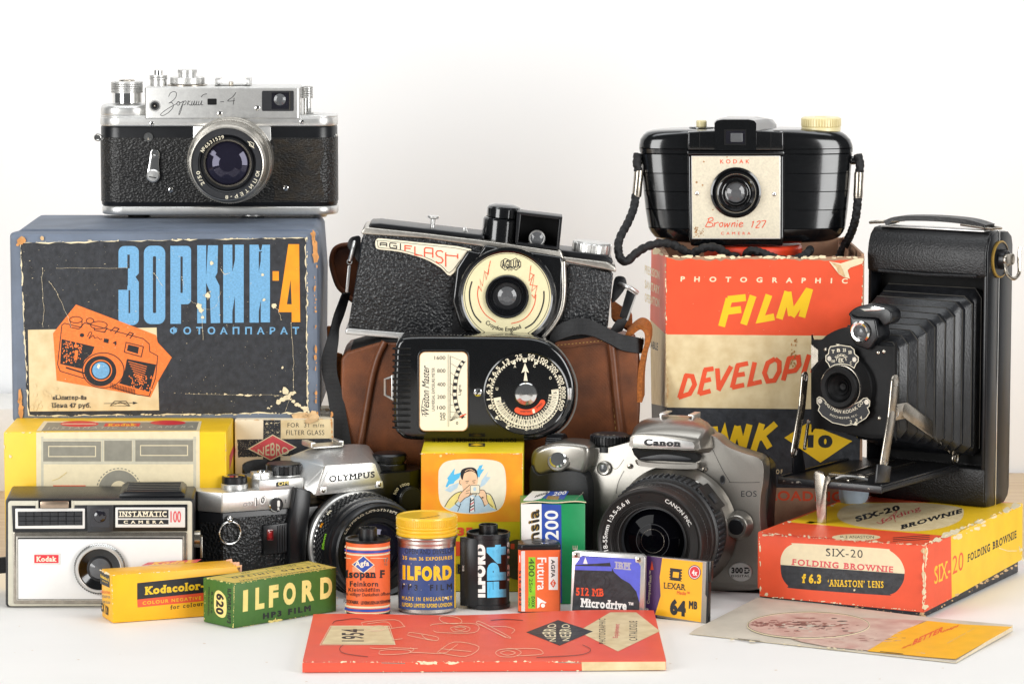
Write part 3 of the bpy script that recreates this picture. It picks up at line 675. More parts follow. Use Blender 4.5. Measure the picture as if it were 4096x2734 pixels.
# ---------------------------------------------------------------- white and black viewfinder camera
g = onZ(ZC(65, 1432)); P = VP(g, 3.); k = mmpp(ZC, g.y, 30); n = P.n
t = thing('viewfinder_camera', 'white and black box shaped camera with red badge, in front of the yellow carton', 'camera', g + P.u * 54 - n * 25)
b = MB(); b.prism(tr(P, ZC, rrect(40, 642, 1414, 1432, 22)), -n * 46, mat('dimpled_black_plastic', '18181A', .35, var=.3, vs=900, bump=.5, bs=1500), 1.2); b.build('body', t)
b = MB(); frm = mat('putty_grey_plastic', 'C9C4B2', .35, var=.03)
b.prism(tr(P, ZC, rrect(60, 657, 1402, 1424, 22)), n * 1.6, frm, .5)
b.build('front_frame', t)
P1 = P.off(-1.62)
b = MB(); b.prism(tr(P1, ZC, [(86, 694), (258, 694), (258, 733), (545, 733), (545, 690), (1366, 684), (1366, 880), (95, 885)]), n * .5, blkp, .15)
b.prism(tr(P, ZC, rrect(262, 655, 540, 728, 14)), n * 2.1, frm, .3); b.prism(tr(P.off(-2.1), ZC, [(280, 655), (520, 655), (520, 712), (280, 712)]), n * .15, blkm)
b.build('upper_panel', t)
P2 = P.off(-2.12)
b = MB(); b.prism(tr(P2, ZC, rrect(112, 714, 619, 861, 6)), n * .5, silverw, .2); q = P.off(-2.64); b.prism(tr(q, ZC, [(130, 738), (602, 734), (602, 836), (132, 842)]), n * .1, blkm)
for i in range(8):
    for j in range(3):
        x0, y0 = 133 + i * 58.6, 740 + j * 33.5
        b.prism(tr(P.off(-2.74), ZC, rrect(x0, y0, x0 + 55, y0 + 30, 4)), n * .35, dgrey, .25, 1)
b.build('light_grille', t)
b = MB(); b.prism(tr(P.off(-1.6), ZC, [(636, 690), (828, 688), (824, 882), (638, 884)]), n * 1.2, dgrey, .3); b.prism(tr(P.off(-2.82), ZC, rrect(662, 714, 797, 850, 6)), n * .1, vfg)
q = P.off(-2.95); b.lathe(q.frame(q.hit(*ZC(728, 772))[0]), [(3.6, 0), (3.2, .5), (2, .9), (0, 1)], vfg, 28); b.prism(tr(q, ZC, [(705, 790), (715, 730), (745, 730), (755, 790)]), n * .5, lensc, .2); b.build('viewfinder_window', t)
b = MB(); b.prism(tr(P2, ZC, rrect(842, 706, 1350, 852, 5)), n * .5, silverw, .2); d = D(b, P.off(-2.62), ZC, .03, .01)
d.rect(860, 724, 1229, 786, black); d.rect(860, 796, 1229, 830, black); d.text('INSTAMATIC', (870, 735, 1220, 776), ivory, .025, .09, 1.12); d.text('CAMERA', (902, 802, 1192, 824), ivory, .03, 0, 1.9); d.text('100', (1243, 733, 1318, 816), pinkred, -.0)
d.text('100', (1245, 733, 1320, 816), pinkred, .01); b.build('name_plate', t)
b = MB(); b.box(P.off(-.5).hit(*ZC(400, 682))[0], (207 * k, 7, 50 * k), mat('bronze_metal', 'B39E8A', .3, .9), .6, Matrix.Rotation(radians(3), 4, 'Z')); b.build('shutter_button', t)
b = MB(); b.prism(tr(P.off(-1.6), ZC, rrect(98, 885, 1366, 1408, 14)), n * .7, nickel, .5); b.prism(tr(P.off(-2.3), ZC, rrect(120, 915, 1342, 1385, 8)), n * .4, satind, .25); b.prism(tr(P.off(-2.7), ZC, rrect(130, 928, 1332, 1376, 4)), n * .25, blkm); b.prism(tr(P.off(-2.96), ZC, rrect(133, 938, 1330, 1374, 4)), n * .2, mat('white_satin_panel', 'EDEBE8', .4, .1, var=.01, coat=.1), .1); b.build('front_panel', t)
b = MB(); F = P.frame(P.off(-3.1).hit(*ZC(728, 1152))[0]); r = 188 * k
b.gear(F, r, 0, 2.6, 64, .5, chrome, .3, .7, False); b.lathe(F, [(r - .6, 2.3), (r - 1.4, 3.4, satin), (r - 2.4, 3.4), (r - 2.8, 3.2, bake), (r - 3.4, 3), (r * .5, .5, blkp), (r * .43, .7), (r * .4, .4, lensc), (r * .2, 1.2), (0, 1.5)], satin, 64); b.build('lens_ring', t)
b = MB(); q = P.off(-3.18); b.prism(tr(q, ZC, rrect(238, 1038, 440, 1124, 4)), n * .35, silverw, .2); d = D(b, P.off(-3.55), ZC, .03, .01); d.rect(250, 1052, 427, 1112, red); d.text('Kodak', (266, 1064, 410, 1102), ivory, .035, .025); b.build('maker_badge', t)
b = MB(); p0 = P.pt(0, 0, 0); ztop = P.hit(*ZC(700, 642))[0].z; ua = P.uz(*ZC(868, 640))[0]; ub = P.uz(*ZC(1345, 640))[0]
b.prism([P.pt(x, z, 4) for x, z in ((ua, ztop - .5), (ub, ztop - .5), (ub, ztop + 1.5), (ub - 2, ztop + 3.2), (ua + 3, ztop + 3.2), (ua, ztop + 1.5))], -n * 36, blkp, .4)
for i in range(5): b.prism([P.pt(x, ztop + 3.2 + z, 8 + i * 6) for x, z in ((ua + 4, 0), (ub - 3, 0), (ub - 3, .5), (ua + 4, .5))], -n * 2.5, dgrey, .1)
b.build('flash_socket', t)
b = MB(); zr = P.hit(*ZC(1430, 980))[0].z; ue = P.uz(*ZC(1414, 980))[0]
b.lathe(fr(P.pt(ue, zr + 1, 14), -n, (0, 0, 1)), [(0, 0), (5, 0), (5, 3.2), (4.4, 3.6), (0, 3.6)], nickel, 28); b.prism([P.pt(ue + 3.2, z, w_) for z, w_ in ((zr - 9, 8), (zr - 9, 15), (zr + 3, 16), (zr + 3, 9))], P.u * 1.4, satind, .3); b.build('advance_lever', t)
b = MB(); zs = P.hit(*ZC(30, 1190))[0].z
b.strap([P.pt(3, zs + 2, 20), P.pt(-10, zs + 1, 19), P.pt(-26, zs - 1, 14), P.pt(-50, zs - 6, 10)], [(0, 0, 9)] * 4, 3, strapm); b.build('wrist_strap', t)
# ---------------------------------------------------------------- small film cartons
class Box:                                     # a carton found from the pixels of its corners
    def __init__(s, z, nb, lb, rt, nt, m, bev=.5, z0=0., lid=None):
        s.nb = onZ(z(*nb), z0); N = VP((0, s.nb.y, 0)); s.h = N.hit(*z(*nt))[0].z - z0; s.z1 = z0 + s.h
        tn = onZ(z(*nt), s.z1); r = onZ(z(*rt), s.z1) - tn; r.z = 0; s.wd = r.length; s.u = r.normalized(); s.a = ang_of(s.u)
        l = onZ(z(*lb), z0) - s.nb; s.back = V((-s.u.y, s.u.x, 0)); s.dp = abs(l.dot(s.back))
        s.o = s.nb; s.mb = crate(s.nb, s.u, s.wd, s.dp, s.h, m, bev, z0)
        s.front = VP(s.nb, s.a); s.side = Pl(s.nb, -s.u); s.top = Pl((0, 0, s.z1), (0, 0, 1)); s.mid = s.nb + s.u * s.wd / 2 + s.back * s.dp / 2
        s.right = Pl(s.nb + s.u * s.wd, s.u)
B1 = Box(ZC, (822, 1550), (730, 1502), (1752, 1135), (812, 1200), amber)
t = thing('roll_film_carton', 'yellow roll film carton with black and red band and a torn far end', 'film box', B1.mid)
b = B1.mb; d = D(b, B1.front, ZC, .06, .012)
d.poly([(1000, 1258), (1760, 1180), (1760, 1300), (1000, 1378)], black); d.poly([(1000, 1378), (1760, 1300), (1760, 1360), (1003, 1436)], redo)
d.text('Kodacolor-X', ((1058, 1345), (1560, 1296), (1058, 1285)), yellow, .05, .03); d.text('COLOUR NEGATIVE FILM', ((1040, 1416), (1580, 1366), (1040, 1392)), yellow, .015, 0, 1.25)
d.text('for colour prints', ((1242, 1460), (1640, 1412), (1242, 1420)), black, .01, .03, 1.25)
d.wear((815, 1205), (825, 1540), 16, 3, tearc, 2); d.wear((815, 1200), (1740, 1138), 24, 3, tearc, 2)
d = D(b, B1.side, ZC, .06, .012); d.poly([(730, 1168), (800, 1205), (800, 1292), (732, 1262)], black); d.text('Kodacolor-X', ((734, 1215), (796, 1250), (734, 1190)), yellow, .05); d.text('FILM', ((748, 1245), (785, 1262), (748, 1236)), yellow, .02)
for y, s_ in ((1318, 'NEGATIVE'), (1350, 'DAYLIGHT OR'), (1390, 'CLEAR FLASH')): d.text(s_, ((736, y + 12), (804, y + 22), (736, y - 8)), redo if y < 1330 else grey, .01)
d.text('CX 120', ((738, 1460), (792, 1496), (738, 1395)), black, .04); d.wear((726, 1160), (810, 1200), 10, 4, tearc, 3)
d = D(b, B1.top, ZC, .06, .012); d.poly([(1030, 1132), (1080, 1108), (1470, 1085), (1430, 1110)], pinkred); d.text('Kodak', ((1090, 1130), (1400, 1112), (1130, 1106)), amber, .05, .06)
b.build('printed_carton', t)
b = MB(); e = B1.nb + B1.u * B1.wd
q = [(-.3, 21), (-.4, 26.3), (.6, 26.8), (1.5, 24.6), (.9, 20.5), (1.9, 18), (.6, 13.2)]
vs = []
for kx in range(13):
    f = kx / 12; vs.append((f, B1.h + 1.3 * sin(kx * 1.9) - .8, 1.2 + random.uniform(-.8, 1.2)))
b.loft([[e + B1.back * (f * B1.dp) + V((0, 0, z)) + B1.u * o_ for o_, z in ((-2.6, h_ + .2), (w_, h_ + .5 + random.uniform(-.6, .6)), (w_ * .8, h_ - 3.4 - random.uniform(0, 2)), (-.6, h_ - 3))] for f, h_, w_ in vs], mat('torn_pink_card', 'DDA887', .85, var=.15, bump=.4, bs=600)); b.build('torn_flap', t)
B2 = Box(ZQ, (520, 1218), (75, 1110), (2150, 268), (530, 522), greenc)
t = thing('roll_film_carton', 'green and pale yellow roll film carton with 620 on its end', 'film box', B2.mid)
b = B2.mb; d = D(b, B2.front, ZQ, .06, .012)
for s_, x0, x1, yb0, yb1, h_ in (('I', 668, 752, 962, 946, 345), ('L', 863, 1006, 930, 904, 345), ('F', 1076, 1224, 896, 872, 345), ('O', 1300, 1496, 862, 838, 350), ('R', 1592, 1776, 814, 784, 340), ('D', 1878, 2066, 766, 738, 338)):
    if s_ == 'I': d.poly([(676, 626), (752, 608), (748, 946), (668, 962)], paleyel); continue
    d.text(s_, ((x0, yb0), (x1, yb1), (x0 + 4, yb0 - h_)), paleyel, .055)
d.text('HP3 FILM', ((985, 1076), (1732, 945), (985, 982)), black, .05, 0, 1.3)
d.wear((532, 530), (520, 1210), 50, 5, paleyel, 2); d.wear((540, 525), (2140, 275), 40, 5, paleyel, 3); d.wear((530, 1215), (2140, 945), 40, 5, paleyel, 4); d.wear((1090, 1115), (1260, 1085), 14, 12, paleyel, 8); d.blob(1180, 1070, 14, paleyel, .7, 1.6); d.wear((2145, 280), (2145, 930), 16, 4, paleyel, 2)
d = D(b, B2.side, ZQ, .06, .012); d.line([(320, 720), (320, 950)], 200, paleyel) if 0 else d.poly([(q.x, q.y) for q in cr([(222, 800), (230, 680), (270, 625), (330, 640), (400, 730), (418, 860), (415, 970), (390, 1035), (340, 1050), (270, 1010), (228, 930)], 5, True)], paleyel)
d.text('620', ((258, 662), (248, 985), (378, 692)), black, .05); d.text('ILFORD HP3', ((432, 590), (424, 1130), (492, 606)), black, .04); d.text('8.12.16', ((178, 640), (170, 980), (204, 645)), black, .01); d.text('POSES AUFNAHMEN', ((128, 570), (120, 1010), (156, 572)), black, .01)
d.wear((85, 440), (75, 1100), 16, 5, paleyel, 3); d.wear((90, 430), (520, 525), 20, 6, paleyel, 3); d.wear((520, 1160), (520, 1215), 8, 8, paleyel, 4)
d = D(b, B2.top, ZQ, .06, .012); d.poly([(95, 428), (1700, 166), (2140, 268), (535, 512)], ochre)
d.line([(330, 400), (1640, 190), (1740, 215), (450, 425)], 7, greenc, 0, True); d.line([(1020, 288), (1080, 318)], 7, greenc)
d.text('ILFORD LIMITED', ((1850, 228), (475, 420), (1895, 250)), black, .035, 0, 1.4); d.text('PANCHROMATIC ROLL FILM', ((1950, 266), (610, 470), (1975, 282)), black, .01); d.text('520', ((770, 335), (640, 355), (790, 350)), black, .0); d.text('DEC 1965', ((1480, 225), (1120, 280), (1510, 240)), black, 0)
b.build('printed_carton', t)
# ---------------------------------------------------------------- film cassettes and the tin
def cyl(z, x0, x1, yb):
    p = onZ(z((x0 + x1) / 2, yb)); kk = mmpp(z, p.y, 20); r = (x1 - x0) / 2 * kk
    return V((p.x, p.y + r, 0)), r, kk
def zof(z, x, y, c, r): return onY(z(x, y), c.y - r).z
c, r, kk = cyl(ZL, 172, 566, 1058); h = zof(ZL, 370, 415, c, r)
t = thing('film_cassette', 'orange labelled film cassette with blue and cream stripes', 'film cassette', c)
b = MB(); zb_ = zof(ZL, 370, 1046, c, r)
b.lathe(UP(c), [(0, 0), (r - .4, 0), (r - .2, .4), (r - .2, 1.6), (r - .5, 1.8)], blkp, 56); b.build('end_cap', t); b = MB(); b.lathe(UP(c), [(r - .5, h - .6), (r + .1, h - .6), (r + .25, h + .3), (r - .1, h + .9), (r - 1, h + .9), (r - 1.4, h - .2), (6, h - .4), (5.3, h - .3)], blkp, 56); b.build('end_cap', t)
b = MB(); b.lathe(UP(c), [(5.15, h - 1), (5.15, h + 6.3), (4.9, h + 6.7), (4.2, h + 6.7), (4.1, h + 4), (0, h + 4)], blkp, 40); b.build('spool_end', t)
b = MB(); b.lathe(UP(c), [(r - .3, 1.6), (r - .3, h - .5)], orangl, 64)
d = D(b, Cy(c.x, c.y, r - .3), ZL, .04, .01, 14)
for y, hh, m in ((452, 20, cream), (479, 22, blue), (506, 14, cream), (962, 16, cream), (990, 22, blue), (1016, 16, cream)):
    bow = 26 if y < 700 else 24
    pts = [(174 + 389 * i / 24, y - 12 + bow * (1 - (2 * i / 24 - 1) ** 2) ** .5) for i in range(25)]
    d.line(pts, hh, m)
for i in range(9): d.line([(240, 625 + 9 * i), (435, 627 + 9 * i)], 3, cream) if i < 5 else 0
d.poly([(234, 600), (335, 520), (432, 604), (335, 680)], cream); d.poly([(245, 600), (335, 530), (421, 604), (335, 670)], blue)
d.warp('Agfa', lambda x, y: (262 + 122 * x, 630 - 4 * x - 62 * y), ivory, .035)
bw = lambda y: y
d.text('Isopan F', (182, 648, 520, 738), black, .04, .025); d.text('Feinkorn', (218, 744, 460, 792), black, .02, 0, 1.1); d.text('Kleinbildfilm', (206, 802, 474, 836), black, .01, 0, 1.1)
d.warp('Bei völliger Dunkelheit öffnen', lambda x, y: (165 + 400 * x, 884 - 12 * (2 * x - 1) ** 2 + 2 - 40 * y), black, .0); d.warp('FOTOFABRIK · LEVERKUSEN-BAYERWERK', lambda x, y: (166 + 405 * x, 948 - 18 * (2 * x - 1) ** 2 - 30 * y), black, .02)
d.text('17', (512, 540, 548, 580), grey, .02); d.text('10', (516, 588, 540, 608), grey)
d.line([(175, 540), (230, 548)], 6, tearc); d.line([(395, 545), (530, 545)], 5, tearc); b.build('paper_label', t)
# tin with yellow screw lid
c, r, kk = cyl(ZL, 628, 1136, 1040)
t = thing('film_tin', 'aluminium film tin with blue label and yellow screw lid', 'tin', c)
hl = zof(ZL, 885, 430, c, r); h2 = zof(ZL, 885, 395, c, r)
b = MB(); b.lathe(UP(c), [(0, .2), (r - 1.2, 0), (r, 1), (r, hl - 1), (r + .2, hl), (r + .2, h2 - .8), (r + 1., h2 - .3), (r + 1.2, h2 + .3), (r + .9, h2 + 1), (r, h2 + 1.2)], alu, 72); b.build('tin_body', t)
b = MB(); zl = zof(ZL, 885, 210, c, r) + 0.; ht = zl - h2
b.lathe(UP(c), [(r + .3, h2 + 1), (r + .9, h2 + 1.6), (r + .9, h2 + 2.6), (r + .4, h2 + 3.3), (r + 1., h2 + 4.), (r + 1., h2 + 4.8), (r + .4, h2 + 5.4), (r + 1., h2 + 6), (r + 1., h2 + 6.6), (r + .5, h2 + 7.1)], yelp, 72)
b.gear(UP(c), r + .95, h2 + 7.0, zl - .8, 96, .25, yelp, .2, .6); b.lathe(UP(c), [(r + .75, zl - .9), (r + .5, zl - .1), (r - .3, zl + .2), (r - 1.2, zl), (r - 2, zl - .3), (0, zl - .3)], yelp, 72)
d = D(b, Pl((0, 0, zl - .3), (0, 0, 1)), ZL, .05); d.text('ILFORD', ((755, 218), (985, 180), (780, 206)), gold, .05); b.build('screw_lid', t)
b = MB(); d = D(b, Cy(c.x, c.y, r), ZL, .06, .012, 12)
arcb = lambda y0, x: y0 + 30 * sqrt(max(0, 1 - ((x - 883) / 258.) ** 2)) - 30
xs = [640 + 484 * i / 40 for i in range(41)]
d.poly([(x, arcb(465, x) + random.uniform(-3, 3)) for x in xs] + [(x, arcb(997, x)) for x in xs[::-1]], navy)
d.poly([(x, arcb(465, x)) for x in (1124, 1130, 1136)] + [(x, arcb(997, x)) for x in (1136, 1130, 1124)], yellow)
def cw(s_, x0, x1, yb, hh, m, bo=0., sp=1.):
    d.warp(s_, lambda x, y: (x0 + (x1 - x0) * x, arcb(yb, x0 + (x1 - x0) * x) - hh * y), m, bo, 0, sp)
cw('OPEN AND DEVELOP', 696, 1120, 512, 44, black, .01, 1.1); cw('35 mm 36 EXPOSURES', 676, 1106, 566, 32, yellow, .025, 1.15); cw('ILFORD', 676, 1100, 742, 128, yellow, .07, 1.1); cw('FP3  FILM', 672, 1104, 828, 52, black, .03, 1.6); cw('MADE IN ENGLAND BY', 672, 1104, 918, 34, yellow, .025, 1.5); cw('ILFORD LIMITED ILFORD LONDON', 672, 1104, 974, 34, yellow, .035, 1.05)
for _ in range(40): d.blob(random.uniform(650, 1100), random.uniform(480, 960), 2.5, tearc)
for q in ((745, 775, 9), (690, 770, 8), (960, 606, 5), (1050, 890, 14)): d.blob(*q, tearc)
b.build('paper_label', t)
# black cassette
c, r, kk = cyl(ZL, 1228, 1612, 998)
t = thing('film_cassette', 'black film cassette with white and light blue lettering', 'film cassette', c)
h = zof(ZL, 1420, 345, c, r); Hs = zof(ZL, 1420, 262, c, 5.)
b = MB(); b.lathe(UP(c), [(0, 0), (r - .3, 0), (r, .4), (r, 2.4), (r - .5, 2.7), (r - .5, h - 3), (r, h - 2.7), (r, h - .3), (r - .4, h), (r - 1.1, h), (r - 1.3, h - 1.6), (5.8, h - 1.6), (5.6, h - .9), (5.4, h - .9)], blkp, 64)
q0 = c + V((-r * .55, -r * .72, 0)); b.prism([c + V(v) for v in ((-r * .45, -r * .86, 1.5), (-r - 3.4, -r * .55, 1.5), (-r - 3.6, -r * .45, 2.), (-r * .8, -r * .1, 1.5))], (0, 0, h - 4.), blkp, .4); b.build('cassette_shell', t)
b = MB(); b.lathe(UP(c), [(5.45, h - 2), (5.45, Hs - .3), (5.2, Hs), (4.7, Hs), (4.6, Hs - 2.5), (0, Hs - 2.5)], blkp, 40); b.build('spool_end', t)
b = MB(); d = D(b, Cy(c.x, c.y, r - .5), ZL, .05, .01, 10)
d.text('ILFORD', ((1396, 886), (1396, 425), (1304, 886)), white, .085); d.text('FP4', ((1576, 882), (1572, 425), (1410, 890)), cyan, .085); d.text('125 135', ((1604, 740), (1602, 405), (1586, 740)), white, .04); d.line([(1290, 424), (1290, 876)], 3, white)
d.text('ISO125/22° FP4 36EXP', ((1278, 824), (1276, 468), (1258, 824)), lgrey, .02); d.line([(1248, 424), (1248, 870)], 2, lgrey); b.build('printed_lettering', t)
b = MB(); pl = VP(c + V((-r * .45, -r * .86 - .02, 0)), ang_of(V((r * .55 + 3.4, -r * .31, 0)))); d = D(b, pl, ZL, .25); d.text('DX', ((1212, 656), (1212, 606), (1196, 656)), white, .05); b.build('printed_mark', t)
# flat orange cartridge
g = onZ(ZL(1680, 1020)); P = VP(g, 4); kk = mmpp(ZL, g.y, 20); n = P.n
t = thing('film_cartridge', 'orange flat film cartridge with black end caps and lime stripe', 'film cartridge', P.pt(12, 0, 9))
u1 = P.uz(*ZL(2052, 700))[0]
plan = [(0, 2.4), (2.2, 0), (u1 - .8, 0), (u1, .8), (u1, 12), (u1 - 3, 18), (u1 - 10, 20.5), (8, 20.5), (1, 15)]
zt1 = P.hit(*ZL(1860, 478))[0].z; zb1 = P.hit(*ZL(1860, 1010))[0].z
def planx(b, pl, z0, z1, m, bev, P=P, grow=0.):
    b.prism([P.pt(u_ , z0, w_) for u_, w_ in pl], (0, 0, z1 - z0), m, bev); return b
b = planx(MB(), [(u_ * .985 + .2, w_ * .97 + .25) for u_, w_ in plan], zb1 - .5, zt1 + .5, orangl, 0); d = D(b, P.off(.25), ZL, .05, .01)
d.poly([(1705, 484), (1740, 482), (1740, 1008), (1708, 1006)], silverw); d.rect(1770, 536, 1830, 868, lime); d.rect(1768, 870, 1830, 982, lime); d.rect(1946, 534, 2026, 820, white)
d.text('400', ((1772, 548), (1772, 704), (1822, 548)), black, .0); d.text('25', ((1776, 722), (1776, 782), (1806, 722)), black, 0); d.text('EXP', ((1778, 790), (1778, 842), (1796, 790)), black, .01); d.text('DXIX', ((1796, 878), (1796, 972), (1824, 878)), black, .03); d.text('IX240', ((1770, 890), (1770, 962), (1786, 890)), black, 0)
d.text('Futura', ((1846, 540), (1846, 822), (1926, 540)), white, .015); d.text('AGFA', ((1966, 556), (1966, 712), (2000, 556)), black, .025); d.poly([(1958, 762), (1986, 726), (2010, 762), (1986, 802)], redo); d.text('Agfa', ((1974, 738), (1974, 786), (1994, 738)), white, .02)
d.poly([(1846, 980), (1846, 882), (1928, 930)], white); d.ell(1892, 956, 26, 26, orangl); d.ell(1896, 956, 18, 18, white)
d.poly([(1686, 484), (1705, 484), (1705, 1000), (1688, 990)], redo); d.text('515-6822', ((1686, 650), (1690, 960), (1704, 650)), black, .03); d.line([(1694, 520), (1694, 580)], 6, white); b.build('cartridge_body', t)
b = planx(MB(), plan, zt1, zt1 + 3.2, blkp, .5); p = P.pt(u1 * .52, zt1 + 3.2, 9); b.lathe(UP(p), [(4.2, -.5), (4.2, .2), (3, .2), (2.8, -.3), (0, -.3)], dgrey, 32); b.box(p + V((3, -5, .1)), (4, 3, .4), chrome, .1); b.build('end_cap', t)
b = planx(MB(), plan, 0, zb1, blkp, .5); b.build('end_cap', t)
# ---------------------------------------------------------------- green and white film carton
g = onZ(ZG(185, 1488)); P = VP(g, 1.5); n = P.n; kk = mmpp(ZG, g.y, 50); W_ = P.uz(*ZG(628, 1100))[0]; h = P.hit(*ZG(400, 790))[0].z
t = thing('film_carton', 'upright green, blue and white film carton with curled top flap', 'film box', P.pt(W_ / 2, 0, 15))
b = crate(P.pt(0, 0), P.u, W_, 31, h, greenf, .4); d = D(b, P, ZG, .06, .012)
d.poly([(181, 792), (324, 790), (332, 1480), (188, 1488)], white); d.poly([(324, 790), (462, 796), (468, 1480), (332, 1480)], blue)
d.text('200', ((445, 1040), (440, 836), (350, 1040)), white, .02)
d.text('Sensia', ((306, 1180), (302, 828), (230, 1196)), gold, .035); d.text('Sensia', ((314, 1180), (310, 828), (238, 1196)), black, .01)
d.text('FUJICHROME', ((590, 1480), (586, 1080), (545, 1480)), lgrey, .01); d.line([(212, 1000), (212, 940)], 0.1, gold)
d = D(b, Pl((0, 0, h), (0, 0, 1)), ZG, .05, .012); d.poly([(215, 780), (190, 790), (200, 760), (262, 702), (385, 704), (350, 730), (320, 755)], white); d.poly([(385, 704), (515, 704), (480, 760), (330, 752)], blue); d.text('200', ((400, 735), (490, 725), (415, 710)), white, .03); d.poly([(370, 735), (450, 738), (440, 765), (355, 760)], gold); d.text('sensia', ((272, 750), (362, 722), (290, 726)), black, .03); d.text('FUJICHROME', ((550, 770), (610, 712), (560, 768)), lgrey, .02)
b.build('printed_carton', t)
b = MB(); 
def flap(u_, v_): return P.pt(-.3 + (W_ + .8) * u_, h + .6 + .9 * sin(u_ * pi * .9) * (1 - v_) + .5 * sin(u_ * 9) * (1 - v_), -.9 + 8 * v_)
b.sheet(flap, 16, 5, greenf); b.prism([flap(i / 16, 0) for i in range(17)] + [flap(i / 16, 0) - V((0, 0, .5)) for i in range(16, -1, -1)], -n * .3, tearc); b.build('top_flap', t)
# ---------------------------------------------------------------- yellow viewfinder carton with the drawing
g = onZ(ZM(90, 1396)); P = VP(g, -1.); n = P.n; W_ = P.uz(*ZM(990, 800))[0]; h = P.hit(*ZM(530, 150))[0].z
t = thing('accessory_carton', 'yellow and orange accessory carton showing a drawn man holding a camera', 'box', P.pt(W_ / 2, 0, 20))
Z35 = h
u0 = P.uz(*ZM(78, 700))[0]
b = crate(P.pt(u0, 0), P.u, W_ - u0, 48, h, yellowl, .7); d = D(b, P, ZM, .06, .012)
ow = mat('orange_screen_print', 'F29A20', .45, var=.1, vs=1500)
d.poly([(80, 160), (985, 158), (985, 772), (76, 778)], orange)
d.poly([(q.x, q.y) for q in cr([(232, 360), (245, 290), (300, 235), (420, 215), (640, 215), (770, 235), (822, 290), (838, 400), (836, 520), (810, 620), (740, 680), (560, 702), (400, 692), (285, 650), (238, 560)], 4, True)], ivory)
for p, m in (([(295, 460), (320, 400), (310, 385), (365, 310), (380, 295), (372, 350), (410, 340), (435, 330), (420, 380), (380, 410), (370, 430), (330, 440), (312, 465)], cyan), ([(570, 330), (600, 270), (632, 262), (615, 305), (645, 300), (610, 350), (600, 375), (575, 370)], cyan), ([(600, 470), (620, 400), (680, 320), (660, 370), (700, 375), (650, 440)], paleblue), ([(290, 490), (340, 450), (420, 420), (400, 470), (340, 510)], paleblue)): d.poly(p, m)
lw = 6
d.poly([(290, 640), (330, 570), (385, 520), (450, 495), (560, 540), (700, 530), (740, 640), (750, 668), (560, 700), (420, 690), (330, 668)], paleblue)
d.poly([(290, 640), (330, 570), (385, 520), (440, 500), (430, 570), (380, 620), (330, 660)], paleyel); d.poly([(660, 530), (700, 535), (750, 665), (700, 640), (670, 590)], paleyel)
d.poly([(q.x, q.y) for q in cr([(432, 380), (440, 320), (480, 290), (545, 290), (578, 320), (585, 400), (578, 440), (560, 500), (520, 540), (480, 520), (450, 470), (440, 430)], 3, True)], skin)
d.poly([(q.x, q.y) for q in cr([(448, 400), (430, 360), (440, 310), (490, 288), (550, 290), (580, 325), (584, 395), (570, 345), (530, 320), (480, 330), (460, 350)], 3, True)], black); d.line([(470, 322), (500, 305), (540, 310)], 5, skin, 3); d.line([(520, 300), (560, 325)], 4, skin)
d.ell(428, 420, 12, 24, skin); d.line([(425, 400), (422, 430), (438, 445)], 4, black)
d.line([(475, 412), (505, 408)], 5, black); d.line([(535, 408), (565, 402)], 5, black); d.line([(480, 424), (500, 422)], 4, black); d.line([(540, 422), (562, 424)], 6, black)
d.line([(440, 500), (385, 520), (330, 570), (288, 640)], lw, black, 3); d.line([(650, 515), (695, 528), (730, 590), (752, 665)], lw, black, 3); d.line([(410, 572), (380, 610), (420, 640), (432, 608)], 5, black); d.line([(640, 635), (680, 605), (720, 640)], 5, black); d.line([(432, 610), (405, 680)], 5, black)
d.poly([(q.x, q.y) for q in cr([(430, 520), (470, 470), (515, 440), (520, 460), (490, 490), (520, 500), (505, 545), (470, 560), (430, 600), (405, 570)], 3, True)], skin); d.line([(430, 600), (470, 560), (510, 540), (520, 500)], 5, black, 3); d.line([(410, 570), (430, 520), (515, 440)], 5, black, 3); d.line([(480, 500), (512, 490)], 4, black); d.line([(478, 520), (508, 515)], 4, black)
d.poly([(q.x, q.y) for q in cr([(592, 500), (625, 485), (660, 520), (665, 570), (680, 605), (645, 625), (620, 570), (595, 535)], 3, True)], skin); d.line([(600, 490), (640, 490), (662, 530), (665, 570), (682, 606)], 5, black, 3); d.line([(598, 540), (625, 575), (645, 630)], 5, black, 3); d.blob(627, 556, 9, black)
d.rect(518, 446, 602, 518, ivory, 10); d.frame(518, 446, 602, 518, 4, black, 10); d.ell(558, 480, 14, 18, paleblue)
d.poly([(520, 545), (548, 545), (555, 685), (512, 690)], white); d.line([(522, 560), (512, 688)], 9, black)
for i in range(4): d.line([(520, 590 + 27 * i), (550, 570 + 27 * i)], 10, pinkred if i % 2 else black)
d.line([(550, 560), (556, 680)], 4, black); d.line([(500, 545), (530, 525), (575, 520), (560, 550)], 4, black)
d.text('35mm', (402, 822, 760, 898), redo, .05); d.rect(380, 948, 520, 1078, redo); d.text('VIEW', (300, 1150, 560, 1240), black, .05); d.ell(940, 1110, 150, 180, mat('olive_ink', '4B4420', .5)); d.rect(880, 968, 914, 1016, redo, 6)
d.wear((82, 165), (980, 163), 26, 5, tearc, 3); d.wear((985, 165), (985, 500), 14, 4, tearc, 2); d.blob(255, 182, 14, paleyel)
d = D(b, Pl((0, 0, h), (0, 0, 1)), ZM, .05, .012); d.rect(502, 70, 650, 100, black); d.poly([(515, 85), (576, 73), (638, 85), (576, 97)], yellow); d.text('FOCUSING VIEWFINDER GUIDE II', ((930, 38), (180, 38), (930, 62)), black, .02); b.build('printed_carton', t)
